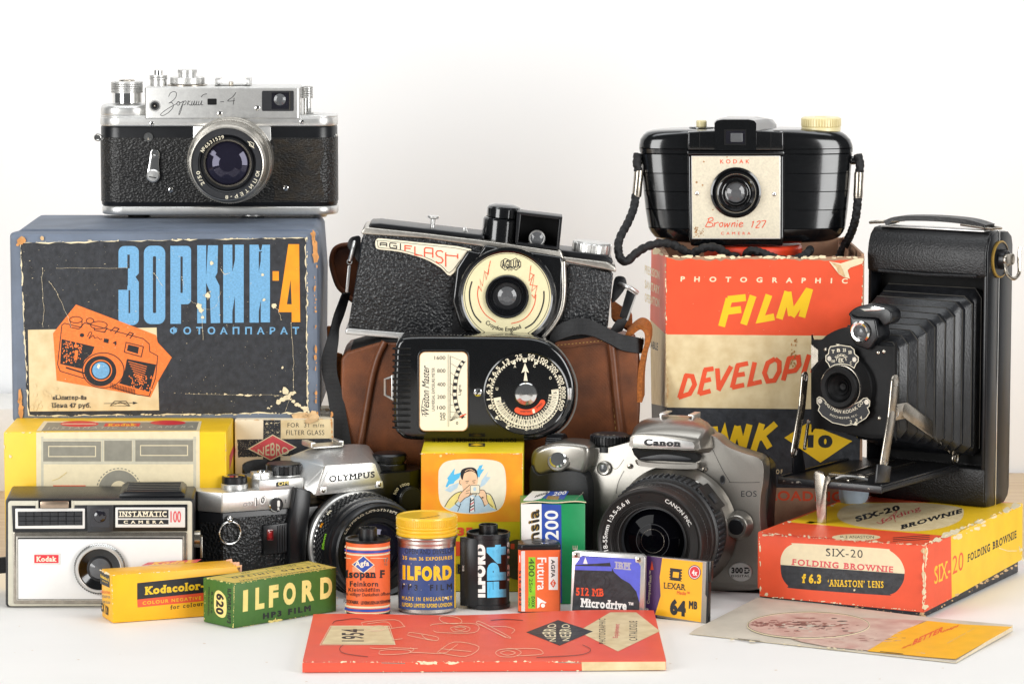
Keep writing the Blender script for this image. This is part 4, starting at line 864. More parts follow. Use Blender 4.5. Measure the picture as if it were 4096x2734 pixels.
# ---------------------------------------------------------------- memory cards
g = onZ(ZG(530, 1572)); P = VP(g, -13); n = P.n
t = thing('memory_card', 'silver edged memory card with black and violet face', 'memory card', P.pt(18, 0, 2))
b = MB(); out = [(556, 1118), (1030, 1148), (1048, 1165), (1038, 1572), (525, 1572), (538, 1140)]; b.prism(tr(P, ZG, out), -n * 4.6, satin, .3); b.build('card_shell', t)
b = MB(); d = D(b, P, ZG, .05, .012); d.poly([(558, 1215), (605, 1150), (985, 1174), (1015, 1225), (1005, 1572), (535, 1572)], nearblk)
d.poly([(566, 1205), (600, 1154), (800, 1166), (800, 1200), (560, 1215)], violet); d.poly([(556, 1250), (560, 1222), (815, 1226), (815, 1258)], violet); d.poly([(795, 1162), (985, 1174), (1015, 1225), (1008, 1480), (985, 1400), (940, 1345), (880, 1310), (830, 1265), (805, 1215)], violet)
d.poly([(614, 1206), (630, 1160), (646, 1208)], white); d.text('IBM', ((836, 1244), (944, 1252), (838, 1192)), lgrey, .06, .08)
for i in range(7): d.line([(830, 1197 + i * 7.6), (950, 1203 + i * 7.6)], 2.4, violet)
d.text('512 MB', ((562, 1428), (760, 1436), (562, 1372)), redo, .04, .05); d.text('Microdrive', ((598, 1508), (920, 1530), (600, 1446)), white, .045, .05); d.text('™', ((930, 1494), (964, 1496), (930, 1474)), white, .02)
for a_, e_, r_ in ((700, 1330, 100), (700, 1330, 70)): d.ring(a_, e_, r_, r_ * .72, 3, dgrey)
b.build('printed_label', t)
for x, y in ((566, 1146), (1006, 1178)):
    b = MB(); F = P.frame(P.hit(*ZG(x, y))[0]); b.prism([F @ V((q[0], q[1], 0)) for q in rrect(-2.2, -1.8, 2.2, 1.8, .8)], n * .4, satin, .15); b.screw(F @ Matrix.Translation((0, 0, .4)), 1.3, nickel, .4); b.build('corner_screw', t)
g = onZ((2562, 2462)); P = VP(g, -30); n = P.n
t = thing('memory_card', 'yellow and purple memory card marked 64 MB', 'memory card', P.pt(20, 0, 2))
b = MB(); b.prism(tr(P, ZG, [(1046, 1146), (1488, 1190), (1484, 1650), (1020, 1568)]), -n * 3.3, blkp, .3); b.prism(tr(P, ZG, [(1488, 1190), (1506, 1190), (1502, 1335), (1487, 1335)]), -n * 3, blkp, .2); b.build('card_shell', t)
b = MB(); d = D(b, P, ZG, .05, .012); d.poly([(1050, 1150), (1474, 1194), (1466, 1420), (1476, 1440), (1470, 1635), (1030, 1562)], silverp); d.poly([(1052, 1152), (1168, 1166), (1150, 1300), (1160, 1420), (1130, 1580), (1036, 1564)], purple)
d.poly([(1166, 1168), (1448, 1198), (1436, 1615), (1115, 1562), (1155, 1430), (1148, 1300)], amber)
d.poly([(1082, 1250), (1094, 1186), (1106, 1250)], redo); d.text('CompactFlash™', ((1082, 1488), (1100, 1258), (1058, 1484)), lgrey, .03)
d.poly([(1220, 1236), (1306, 1246), (1302, 1330), (1214, 1320)], black); d.poly([(1242, 1262), (1284, 1267), (1280, 1306), (1238, 1301)], amber)
for i in range(4): d.poly([(1210, 1246 + 20 * i), (1222, 1247 + 20 * i), (1222, 1256 + 20 * i), (1210, 1255 + 20 * i)], amber); d.poly([(1296, 1256 + 20 * i), (1310, 1257 + 20 * i), (1310, 1266 + 20 * i), (1296, 1265 + 20 * i)], amber)
d.ell(1392, 1266, 44, 50, red); d.ring(1392, 1266, 41, 47, 5, purple); d.ring(1392, 1266, 36, 42, 4, white); d.text('4x', ((1372, 1286), (1410, 1292), (1374, 1246)), white, .04)
d.text('LEXAR', ((1176, 1378), (1328, 1392), (1178, 1336)), black, .01, .04); d.text('Media™', ((1268, 1420), (1355, 1428), (1272, 1394)), redo, .01); d.text('64', ((1220, 1560), (1330, 1578), (1222, 1450)), black, .07); d.text('MB', ((1352, 1520), (1410, 1526), (1354, 1464)), black, .05)
d.text('USB', ((1036, 1535), (1072, 1540), (1036, 1514)), white, .03); b.build('printed_label', t)
# ---------------------------------------------------------------- orange and yellow folding camera carton
B3 = Box(ZI, (1495, 1088), (308, 962), (2224, 239), (1510, 548), redo, .8)
t = thing('folding_camera_carton', 'flat orange and yellow carton with scuffed edges under the folding camera', 'box', B3.mid)
u, bk = B3.u, B3.back
b = MB(); f0 = B3.nb + u * 1.2 + bk * 1.2; b.prism([f0, f0 + u * (B3.wd - 2.4), f0 + u * (B3.wd - 2.4) + bk * (B3.dp - 2.4), f0 + bk * (B3.dp - 2.4)], (0, 0, 12), nearblk, .4)
d = D(b, VP(f0, B3.a), ZI, .05); d.wear((1500, 1070), (2190, 690), 30, 5, tear, 5); d = D(b, Pl(f0, -u), ZI, .05); d.wear((320, 940), (1480, 1060), 40, 4, tear, 12); d.wear((1480, 1030), (1495, 1085), 9, 9, tear, 5); b.build('carton_base', t)
b = crate(B3.nb, u, B3.wd, B3.dp, B3.h - 8.5, redo, 1., 8.5)
E3t = B3.z1
# short end, facing the viewer
d = D(b, B3.side, ZI, .06, .012); d.poly([(284, 466), (1513, 549), (1493, 1042), (291, 922)], redo)
lab = [(445, 690), (450, 630), (480, 575), (530, 542), (580, 535), (1180, 572), (1250, 590), (1320, 650), (1352, 715), (1356, 758), (1345, 820), (1300, 885), (1250, 910), (1200, 915), (560, 868), (500, 845), (455, 780)]
lab = [(q.x, q.y) for q in cr(lab, 4, True)]
ly = lambda x: 692 + (758 - 692) * (x - 445) / 911
d.poly(lab, nearblk)
def cutl(pts, sg):
    o = []
    for i in range(len(pts)):
        a, c_ = pts[i], pts[(i + 1) % len(pts)]; da, dc = (a[1] - ly(a[0])) * sg, (c_[1] - ly(c_[0])) * sg
        if da >= 0: o.append(a)
        if da * dc < 0: s_ = da / (da - dc); o.append((a[0] + (c_[0] - a[0]) * s_, a[1] + (c_[1] - a[1]) * s_))
    return o
d.poly(cutl(lab, -1), cream)
d.text('SIX-20', ((776, 628), (1050, 642), (776, 570)), black, -.0, .025, 1.15); d.text('FOLDING BROWNIE', ((528, 694), (1275, 750), (530, 648)), pinkred, .03, .05, 1.1)
d.text('f 6.3', ((602, 826), (744, 832), (604, 758)), yellow, .05, .03); d.text('‘ANASTON’ LENS', ((790, 850), (1204, 862), (790, 800)), yellow, .02, .06, 1.15)
d.wear((300, 470), (1500, 550), 70, 5, tearc, 3); d.wear((300, 920), (1480, 1032), 60, 4, tearc, 3); d.wear((290, 480), (300, 910), 16, 6, tearc, 3); d.blob(988, 878, 10, tearc)
d.wear((1500, 560), (1490, 1020), 36, 7, tearc, 4); d.blob(1500, 590, 24, tear); d.blob(1510, 1000, 22, tearc); d.blob(340, 910, 16, tearc)
# long side
d = D(b, B3.front, ZI, .06, .012); d.poly([(1511, 549), (1695, 478), (1702, 938), (1494, 1044)], redo)
d.poly([(1695, 478), (2222, 240), (2220, 652), (1702, 938)], yellow)
d.text('SIX-', ((1572, 838), (1692, 782), (1572, 706)), yellow, -.0, .03, 1.05); d.text('20', ((1706, 766), (1786, 726), (1708, 632)), redo, .0, .0, 1.05)
d.text('FOLDING BROWNIE', ((1818, 674), (2178, 494), (1818, 616)), black, .03, .05, 1.15)
d.wear((1515, 545), (2220, 245), 55, 8, tearc, 5); d.wear((1505, 1030), (2190, 690), 30, 4, tear, 3); d.wear((1512, 560), (1495, 1025), 36, 10, tearc, 6); d.wear((2205, 560), (2215, 650), 6, 10, tearc, 8); d.wear((1720, 500), (1960, 390), 12, 9, tearc, 6)
d.line([(2050, 570), (2110, 590), (2180, 590)], 5, tearc)
# top
d = D(b, B3.top, ZI, .06, .012); d.poly([(500, 380), (868, 236), (2220, 238), (1695, 484)], yellow); d.poly([(288, 459), (500, 380), (1695, 484), (1512, 550)], redo)
d.poly([(q.x, q.y) for q in cr([(860, 330), (900, 275), (1000, 248), (1200, 240), (1500, 240), (1750, 270), (1790, 310), (1760, 370), (1640, 420), (1460, 446), (1250, 440), (1020, 412), (900, 375)], 4, True)], creamc)
d.text('SIX-20', ((1000, 380), (1330, 290), (985, 342)), black, .05, .03); d.text('BROWNIE', ((1330, 435), (1780, 312), (1330, 402)), black, .05, .03)
d.line([(1150, 380), (1190, 392), (1240, 350), (1300, 300), (1280, 345), (1290, 380)], 4, pinkred, 4)
d.text('folding', ((1190, 400), (1480, 300), (1175, 360)), pinkred, -.0)
d.ell(1000, 492, 178, 24, creamc); d.text('f6.3 ANASTON', ((880, 500), (1130, 500), (880, 480)), black, 0)
for i in range(3): d.line([(1270, 520 - i * 12), (1540, 505 - i * 14)], 4, black)
d.wear((310, 462), (1500, 546), 50, 5, tearc, 4); d.wear((1520, 540), (2200, 250), 50, 9, tearc, 5); d.wear((300, 460), (870, 240), 14, 4, tearc, 3)
b.build('printed_lid', t)
# ---------------------------------------------------------------- catalogue and booklet
c0 = [onZ(ZJ(*p), 0) for p in ((78, 402), (1976, 390))]; c1 = [onZ(ZJ(*p), 4.5) for p in ((135, 110), (1912, 84))]
A, B = c0; Dl, Dr = c1; Hc = onY(ZJ(80, 348), A.y).z
t = thing('catalogue', 'red photographic catalogue lying flat on the paper at the front edge', 'booklet', (A + B) / 2)
def cs(u_, v_, lift=0.):
    f = A.lerp(B, u_); g_ = V((Dl.x, Dl.y, 0)).lerp(V((Dr.x, Dr.y, 0)), u_); p = f.lerp(g_, v_)
    p.z = Hc + (-.4 * v_ + 1.3 * sin(u_ * 8 + 1.2) * v_ ** 2 * .7) + .5 * min(1, v_ * 20) - .5 + lift; return p
b = MB(); pg = mat('aged_paper_block', 'D9CBAE', .8, var=.1, vs=600)
L = []
for i in range(25):
    u_ = i / 24; a_, e_ = cs(u_, .006), cs(u_, .985); L.append([V((a_.x, a_.y, .3)), V((e_.x, e_.y, .3)), e_ - V((0, 0, .35)), cs(u_, .5) - V((0, 0, .35)), a_ - V((0, 0, .5))])
b.loft(L, pg, True, False); b.build('page_block', t)
b = MB(); b.sheet(lambda u_, v_: cs(u_, v_), 40, 16, coral)
b.sheet(lambda u_, v_: V((A.lerp(B, u_).x, A.lerp(B, u_).y - .35 + .35 * abs(2 * v_ - 1) ** 3, .1 + (Hc - .55) * v_)), 40, 6, coral)
class Cs(Pl):
    pass
CP = Pl(A + V((0, 0, Hc)), V((0, 0, 1)))
class Srf:
    def hit(s, x, y):
        p, n = CP.hit(x, y)
        for _ in range(3):
            v_ = (p.y - A.lerp(B, .5).y) / (Dl.lerp(Dr, .5).y - A.lerp(B, .5).y); u_ = (p.x - A.x) / (B.x - A.x)
            zt = cs(max(0, min(1, u_)), max(0, min(1, v_))).z; r = ray(x, y); p = CAM + r * ((zt - CAM.z) / r.z)
        return p, V((0, 0, 1))
d = D(b, Srf(), ZJ, .12, .02, 60)
d.poly([(1516, 188), (1685, 88), (1820, 88), (1945, 186), (1725, 292)], creamc); d.poly([(1246, 192), (1412, 128), (1594, 188), (1420, 262)], nearblk)
d.poly([(232, 158), (522, 158), (560, 254), (178, 254)], creamc); d.line([(225, 160), (530, 160), (562, 256), (170, 258)], 3, cream, 0, True)
d.warp('1954', lambda x, y: (400 - 118 * y + 0 * x, 240 - 64 * x), black, .02)
d.warp('NEBRO', lambda x, y: (1402 - (34 + 42 * (1 - abs(2 * x - 1))) * y, 240 - 92 * x), cream, .01); d.warp('NEBRO', lambda x, y: (1484 - (34 + 34 * (1 - abs(2 * x - 1))) * y - 14 * abs(2 * x - 1), 238 - 88 * x), cream, .01)
d.warp('PHOTOGRAPHIC', lambda x, y: (1660 - 34 * y, 252 - 130 * x), black, .0, 0, 1.3); d.warp('CATALOGUE', lambda x, y: (1826 - 42 * y, 236 - 102 * x), black, .0, 0, 1.3); d.warp('Equipment', lambda x, y: (1732 - 34 * y + 10 * x, 222 - 72 * x), pinkred, .01)
lw = 2.3; Lc = mat('pale_line_ink', 'F2C9A8', .5)
for p in ([(390, 150), (400, 140), (560, 128), (606, 158), (600, 165), (480, 180), (430, 185), (395, 165), (390, 150)], [(415, 150), (440, 146), (520, 140), (545, 170)], [(430, 175), (450, 160), (500, 160), (510, 175), (470, 188), (435, 186)], [(630, 200), (650, 195), (770, 215), (788, 230), (760, 236), (640, 212), (625, 205)], [(700, 205), (720, 225), (760, 235)], [(795, 115), (820, 108), (890, 118), (910, 140), (870, 150), (810, 140), (792, 122), (800, 112)], [(745, 160), (780, 150), (980, 150), (975, 195), (800, 195), (760, 185)], [(850, 170), (900, 160), (950, 170), (940, 188), (870, 190), (850, 172)], [(870, 172), (905, 166), (930, 174), (905, 184), (875, 178)], [(985, 145), (1010, 140), (1155, 215), (1150, 222), (1100, 200), (985, 145)], [(1000, 150), (1140, 222)], [(1060, 165), (1140, 165), (1185, 180), (1170, 200)], [(430, 275), (480, 280), (560, 275), (680, 280)], [(480, 292), (520, 285), (600, 285), (640, 290), (620, 305), (490, 310), (480, 295)], [(640, 275), (660, 285), (640, 300), (690, 300), (780, 305), (830, 300)], [(780, 300), (870, 245), (1000, 270), (930, 320), (790, 300)], [(830, 300), (890, 255)], [(800, 280), (960, 295)], [(1085, 300), (1110, 285), (1180, 280), (1220, 300), (1180, 322), (1110, 320), (1085, 302)], [(1110, 300), (1150, 290), (1190, 302), (1150, 314), (1112, 304)], [(1140, 282), (1290, 280), (1330, 295), (1320, 310), (1200, 318)], [(540, 235), (600, 228)]): d.line(p, lw, Lc, 4)
for p in ([(290, 130), (350, 122), (400, 128)], [(290, 130), (250, 135), (235, 150)], [(290, 260), (272, 282), (300, 305), (420, 322)], [(1060, 132), (1140, 126), (1230, 132)], [(1540, 260), (1580, 280), (1570, 300), (1500, 315), (1300, 325)]): d.line(p, 2.2, black, 5)
d = D(b, VP(A + V((0, -.35, 0)), ang_of(B - A)), ZJ, .08); d.poly([(1535, 346), (1974, 344), (1974, 388), (1537, 392)], creamc)
d.wear((80, 346), (1530, 344), 60, 4, tearc, 2); d.wear((640, 352), (900, 350), 14, 7, tearc, 4); d.wear((1360, 345), (1535, 345), 12, 5, tearc, 3); d.wear((80, 400), (1970, 388), 20, 3, tearc, 1)
d.line([(490, 351), (615, 354)], 4, nickel); d.line([(1410, 349), (1532, 351)], 4, nickel); b.build('printed_cover', t)
q = [onZ(ZI(*p), 1) for p in ((-225, 1188), (1730, 1402), (2150, 1165), (300, 955))]
t = thing('leaflet', 'open grey and yellow photography leaflet in front of the folding camera carton', 'leaflet', (q[0] + q[1]) / 2)
bk_ = mat('leaflet_grey_paper', 'C9C0B0', .5, var=.1, vs=60); rose = mat('leaflet_rose_print', 'C2968A', .5, vs=90, dark='D8BCAC'); brn = mat('leaflet_brown_print', '7C4A42', .5, vs=120, dark='A87468')
def ls(u_, v_, dz=0.):
    p = q[0].lerp(q[1], u_).lerp(q[3].lerp(q[2], u_), v_); p = V((p.x, p.y, 0))
    p.z = 1.3 + dz + 2.6 * (v_ ** 1.2) * (.4 + .6 * (1 - u_) ** 2) + 2.2 * max(0, u_ - .75) * v_ * 2 - .9 * max(0, .08 - v_) / .08; return p
b = MB(); b.sheet(lambda u_, v_: ls(u_, v_), 30, 20, bk_)
class Sl:
    def hit(s, x, y):
        p = onZ((x, y), 2.); e1 = q[1] - q[0]; e2 = q[3] - q[0]
        for _ in range(4):
            # invert the bilinear patch roughly
            u_, v_ = getattr(s, 'uv', (.5, .5))
            for _k in range(6):
                c = q[0].lerp(q[1], u_).lerp(q[3].lerp(q[2], u_), v_); du = (q[1] - q[0]).lerp(q[2] - q[3], v_); dv = q[3].lerp(q[2], u_) - q[0].lerp(q[1], u_)
                dx, dy = p.x - c.x, p.y - c.y; det = du.x * dv.y - du.y * dv.x
                u_ += (dx * dv.y - dy * dv.x) / det; v_ += (du.x * dy - du.y * dx) / det
            u_, v_ = max(0, min(1, u_)), max(0, min(1, v_)); z = ls(u_, v_).z; r = ray(x, y); p = CAM + r * ((z - CAM.z) / r.z)
        return p, V((0, 0, 1))
d = D(b, Sl(), ZI, .38, .03, 40)
d.poly([(700, 1070), (1520, 1105), (1300, 1200), (1085, 1326), (800, 1300), (600, 1262), (480, 1225), (520, 1150)], rose)
d.poly([(1080, 1330), (1310, 1190), (1525, 1108), (1800, 1135), (2148, 1152), (1730, 1390), (1500, 1372)], amber)
d.ell(650, 1140, 440, 92, rose); d.ring(650, 1140, 448, 96, 9, cream, 0, 360, 60); d.ring(650, 1137, 446, 94, 3, black, 0, 360, 60)
dbr = mat('leaflet_dark_print', '4E3A38', .5)
for _ in range(150):
    x_ = random.gauss(640, 170); y_ = 1140 + random.gauss(0, 24)
    if ((x_ - 650) / 410) ** 2 + ((y_ - 1140) / 80) ** 2 < 1: d.blob(x_, y_, random.uniform(4, 13), random.choice((brn, brn, dbr, rose, bk_, brn)), random.uniform(1.5, 5), .45)
for _ in range(30): d.blob(random.uniform(240, 480), random.uniform(1115, 1150), 10, brn, 2, .6)
for _ in range(60): d.blob(random.uniform(500, 1350), random.uniform(1190, 1265), random.uniform(3, 8), random.choice((brn, rose, rose)), random.uniform(3, 8), .4)
d.text('BETTER', ((1410, 1290), (1630, 1190), (1430, 1245)), redo, .05); d.text('Making', ((1330, 1320), (1400, 1290), (1345, 1300)), redo, .03); d.text('snaps', ((1620, 1205), (1740, 1160), (1640, 1180)), redo, .04); d.text('THE KODAK WAY', ((1660, 1282), (1865, 1168), (1672, 1270)), lgrey, .02, 0, 1.1)
d.wear((20, 1240), (1060, 1330), 30, 4, tearc, 3); d.line([(130, 1240), (295, 1258)], 4, black); d.line([(1175, 1334), (1345, 1352)], 4, black)
b.build('printed_cover', t)
b = MB(); b.sheet(lambda u_, v_: ls(u_, v_ * .97 + .005, -.9) if v_ < .5 or u_ < .9 else ls(u_, v_ * .97, -.9), 24, 10, pg); b.sheet(lambda u_, v_: V((ls(u_, .0).x, ls(u_, 0).y - .1, .1 + (ls(u_, 0).z - .1) * v_)), 24, 2, pg); b.sheet(lambda u_, v_: ls(1, u_).lerp(V((ls(1, u_).x, ls(1, u_).y, .1)), v_), 10, 3, pg); b.build('inner_pages', t)
# ---------------------------------------------------------------- silver single lens reflex camera with the faceted prism
g = onZ((1300, 2345)); P = VP(g, 25.); n = P.n; k = mmpp(ZD, g.y, 60)
t = thing('reflex_camera', 'silver and black reflex camera with faceted prism and fifty millimetre lens', 'camera', P.pt(0, 0, 14))
def tz(pts, w=0.): return tr(P, ZD, pts, w)
uL = P.uz(*ZD(232, 800))[0]; uR = P.uz(*ZD(1560, 700), )[0] if 0 else uL + 124
zs = P.hit(*ZD(500, 728))[0].z; zs0 = zs
b = MB(); pl = [(uL - 10, 12), (uL, 0), (uR, 0), (uR + 8, 10), (uR + 8, 22), (uR, 30), (uL, 30), (uL - 10, 22)]
def plan2(b, pl, z0, z1, m, bev=.5): b.prism([P.pt(u_, z0, w_) for u_, w_ in pl], (0, 0, z1 - z0), m, bev); return b
plan2(b, pl, 2.5, zs, blkp, .8); plan2(b, [(u_ * .99, w_) for u_, w_ in pl], 0, 2.4, blkp, .5); b.build('body', t)
b = MB(); b.prism(tz([(240, 790), (722, 752), (735, 840), (745, 1060), (720, 1340), (240, 1340)], -.4), -n * .5, leath, .15); b.prism(tz([(150, 690), (234, 795), (238, 1340), (160, 1250)], 0) if 0 else [P.pt(uL - 9.6, 4, 11.2), P.pt(uL - .6, 4, .1), P.pt(uL - .6, zs - 6, .1), P.pt(uL - 9.6, zs - 6, 11.2)], P.u * .4 + n * -.4, leath); b.build('leather_covering', t)
# top plate
z1 = P.hit(*ZD(225, 602))[0].z; b = MB()
plan2(b, [(uL - 10.2, 12), (uL, -.4), (P.uz(*ZD(780, 640))[0], -.4), (P.uz(*ZD(780, 640))[0], 30.4), (uL, 30.4), (uL - 10.2, 22)], zs, z1, satin, .7)
u5 = P.uz(*ZD(500, 560))[0]; u8 = P.uz(*ZD(826, 520))[0]; z2 = P.hit(*ZD(660, 500))[0].z
plan2(b, [(u5, -.4), (u8, -.4), (u8, 30), (u5, 30)], z1 - 1, z2, satin, .6)
d = D(b, P.off(-.42), ZD, .05, .012); d.text('OM', ((386, 702), (456, 692), (388, 676)), black, .05); d.text('OM', ((389, 699), (453, 690), (391, 679)), satin, -.0); d.text('10', ((468, 700), (555, 680), (470, 636)), black, .06); d.text('10', ((470, 698), (553, 679), (472, 638)), satin, .0)
d.poly([(694, 648), (704, 652), (697, 656), (699, 675), (695, 675)], black); b.build('top_plate', t)
b = MB(); d = D(b, P.off(-.45), ZD, .05, .012); d.poly([(628, 522), (722, 512), (722, 545), (628, 556)], black); d.text('OM', ((642, 550), (718, 540), (642, 522)), paleyel, .03); b.build('meter_window', t)
b = MB(); F = P.frame(P.off(-.4).hit(*ZD(625, 686))[0]); r = 54 * k; b.lathe(F, [(r, 0), (r, .8), (r - .6, 1.2, blkp), (r - .8, 1.1), (0, 1.1)], chrome, 36); d = D(b, P.off(-1.55), ZD, .03, .012); d.rect(636, 656, 656, 702, white, 9); d.text('R', (638, 706, 654, 728), white, .04); b.build('mode_dial', t)
# right half is black
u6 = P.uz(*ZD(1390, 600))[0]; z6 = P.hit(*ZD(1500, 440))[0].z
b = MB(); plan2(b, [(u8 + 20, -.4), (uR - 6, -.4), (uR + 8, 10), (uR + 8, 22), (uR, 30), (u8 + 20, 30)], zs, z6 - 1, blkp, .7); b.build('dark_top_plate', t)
b = MB(); pq = P.off(-2); F = pq.frame(pq.hit(*ZD(1590, 640))[0]); r = 95 * k; b.gear(F, r, -1, 4.5, 40, .4, blkp, .4); b.lathe(F, [(r - 1, 4.4), (r - 1.4, 4.8), (0, 4.8)], blkrub, 40); d = D(b, P.off(-6.9), ZD, .03); d.arc('500 1000', 1590, 640, 92, 165, 85, 20, ivory, .01); b.build('speed_ring', t)
# knobs
def kn(x, y, w=14., z=None):
    p = P.off(w).hit(*ZD(x, y))[0]; return p
p = kn(325, 545); b = MB(); r = 96 * k; b.lathe(UP(p), [(r * 1.02, -1.5), (r * 1.02, .9), (r * .96, 1.2, blkp), (r * .96, 4.8), (r * .9, 5.5), (r * .8, 5.4, chrome), (r * .7, 5.1), (0, 5.1)], satin, 48); b.build('rewind_knob', t)
p = kn(528, 500, 10); b = MB(); b.prism([p + P.u * x + n * y for x, y in ((-5.4, -6), (-6.4, 1), (-3, 5), (3, 4.4), (6.4, 1), (6, -6))], (0, 0, 4.2), satin, .8); b.lathe(UP(p + V((0, 0, 4.2))), [(3.2, 0), (3.1, .6), (2.2, .8, chrome), (1.6, .4), (0, .3)], chrome, 28); b.build('shutter_button', t)
p = kn(684, 470, 16); r = 134 * k; b = MB(); b.lathe(UP(p), [(r * .97, -2.5), (r * .97, .8)], satin, 48); b.gear(UP(p), r, .8, 6.5, 26, .5, blkp, .4, .8); b.lathe(UP(p), [(r * .96, 6.3), (r * .9, 7), (r * .8, 6.8, dgrey), (0, 6.8)], blkp, 48); b.build('film_speed_dial', t)
b = MB(); b.strap([kn(420, 520, 26), kn(390, 440, 30), kn(460, 405, 30), kn(560, 400, 28)], [(0, 0, 7)] * 4, 1.5, strapm); b.build('neck_strap', t)
p = kn(1455, 400, 14); r = 128 * k; b = MB(); b.lathe(UP(p), [(r, -3), (r, 1.2), (r * .96, 1.6, chrome), (r * .9, 2.2, blkp), (r * .9, 3), (r, 3.4), (r, 6.4), (r * .9, 7.4), (r * .6, 8), (0, 8)], blkp, 48); b.build('advance_dial', t)
# prism housing
def q3(x, y, w): return P.off(w).hit(*ZD(x, y))[0]
A_, B_, C_, D_ = q3(985, 408, -6), q3(1347, 385, -6), q3(1412, 566, -6), q3(915, 622, -6)
E_, G_ = q3(968, 262, 18), q3(1202, 245, 18); H_ = q3(722, 335, 26); I_ = q3(826, 560, -.2)
b = MB(); b.prism([A_, B_, C_, D_], -n * 3, satin, .35)
bmx = bmesh.new()
vs = [bmx.verts.new(v) for v in (A_ - n * .3, B_ - n * .3, G_, E_, H_, I_, D_ - n * .3, C_ - n * .3, q3(1420, 430, 22), q3(1300, 250, 34), q3(900, 262, 36), q3(830, 560, 28), q3(1430, 560, 24))]
bmesh.ops.convex_hull(bmx, input=vs); bmesh.ops.bevel(bmx, geom=[e for e in bmx.edges if e.calc_face_angle(0) > .35], offset=.7, segments=2, affect='EDGES', clamp_overlap=True); b.bm(bmx, satin, True); b.build('prism_housing', t)
b = MB(); b.prism(tz([(1003, 440), (1340, 412), (1382, 498), (1358, 540), (1000, 588), (950, 600), (945, 560)], -6.1), -n * -.6, satin, .25); d = D(b, P.off(-6.75), ZD, .05, .012); d.text('OLYMPUS', ((1012, 524), (1350, 488), (1012, 478)), black, .03, .04, 1.05); b.build('name_plate', t)
for x, y in ((970, 584), (1378, 540)):
    b = MB(); F = P.frame(P.off(-6.1).hit(*ZD(x, y))[0]); b.prism([F @ V((a_, c_, 0)) for a_, c_ in rrect(-2.2, -2, 2.2, 2, .7)], n * .7, satin, .2); b.screw(F @ Matrix.Translation((0, 0, .7)), 1.3, nickel, .3); b.build('corner_screw', t)
b = MB(); p = P.off(22).hit(*ZD(945, 262))[0]; M3 = fr(p, P.u, n); b.box(p + V((0, 0, .4)) + P.u * 2, (19, 16, .8), satin, .2, M3)
for s_ in (-1, 1): b.prism([p + P.u * (2 + s_ * a_) + V((0, 0, c_)) - n * 7 for a_, c_ in ((9.4, .6), (10.4, .6), (10.4, 3.4), (7.2, 3.4), (7.2, 2.6), (9.4, 2.6))], n * 14, satin, .15)
b.build('hot_shoe', t)
# self timer block, lugs, lens
b = MB(); b.prism(tz([(722, 845), (770, 560), (890, 590), (850, 1000), (850, 1330), (722, 1330)], -5), -n * 6, blkp, 1.2); b.build('mount_flank', t)
b = MB(); b.prism(tz([(535, 842), (752, 815), (760, 1030), (536, 1050)], -2.4), -n * 2.4, blkp, .3)
for i in range(6): b.prism(tz([(640 + 18 * i, 840 - 2 * i), (650 + 18 * i, 839 - 2 * i), (652 + 18 * i, 1034 - 3 * i), (642 + 18 * i, 1036 - 3 * i)], -3.), -n * .6, dgrey, .15)
b.build('timer_grip', t)
b = MB(); b.prism(tz(rrect(563, 868, 610, 948, 8), -3.2), -n * 1, ledr, .4); b.prism(tz(rrect(574, 884, 599, 930, 4), -3.4), -n * .3, mat('bright_red_lens', 'A8242A', .15, 0, .1, coat=1), .1); b.build('timer_lamp', t)
b = MB(); p = P.off(-2.2).hit(*ZD(280, 796))[0]; b.dome(P.frame(P.off(-.6).hit(*ZD(284, 798))[0]), 2.6, 3.4, chrome, 24); F = P.frame(P.off(-2.5).hit(*ZD(292, 892))[0]); b.torus(F, 80 * k * 1.02, .62, chrome, 44, 10); b.build('strap_ring', t)
F = P.frame(P.off(-1).hit(*ZD(1196, 952))[0]); b = MB(); R0 = 30.2
b.lathe(F, [(31, -1, blkp), (31, 2), (R0, 2, satin), (R0, 5.5), (29.4, 6.6, chrome), (29.6, 7, satin), (29.2, 10), (28.8, 10.4, blkp), (28.6, 11)], satin, 80)
for i in range(5): b.gear(F @ Matrix.Rotation(i * pi / 60, 4, 'Z') @ Matrix.Translation((0, 0, 11 + i * 2.2)), 30.4, 0, 2.05, 60, .9, blkrub, .3, .6)
b.lathe(F, [(28.6, 22), (29.6, 22.3), (29.6, 26.5), (28.4, 27), (28.2, 29), (29, 29.4), (29, 32), (27.8, 32.4), (27.4, 38.5), (26.6, 39.6, dgrey), (26.2, 39.4, blkp), (24.4, 37), (22.8, 36.2), (19.5, 35.4), (19, 34), (16.4, 33), (15.6, 31), (15, 31, lensg)], blkp, 96); b.build('lens_barrel', t)
b = MB(); b.lathe(F, [(15.2, 30.6), (12, 32.3), (6, 33.4), (0, 33.8)], lensv, 48); b.build('front_glass', t)
class Cone:                                            # writing round a turned barrel: (angle, z) -> point
    def __init__(s, F, r0, z0, r1, z1): s.F, s.r0, s.z0, s.r1, s.z1 = F, r0, z0, r1, z1
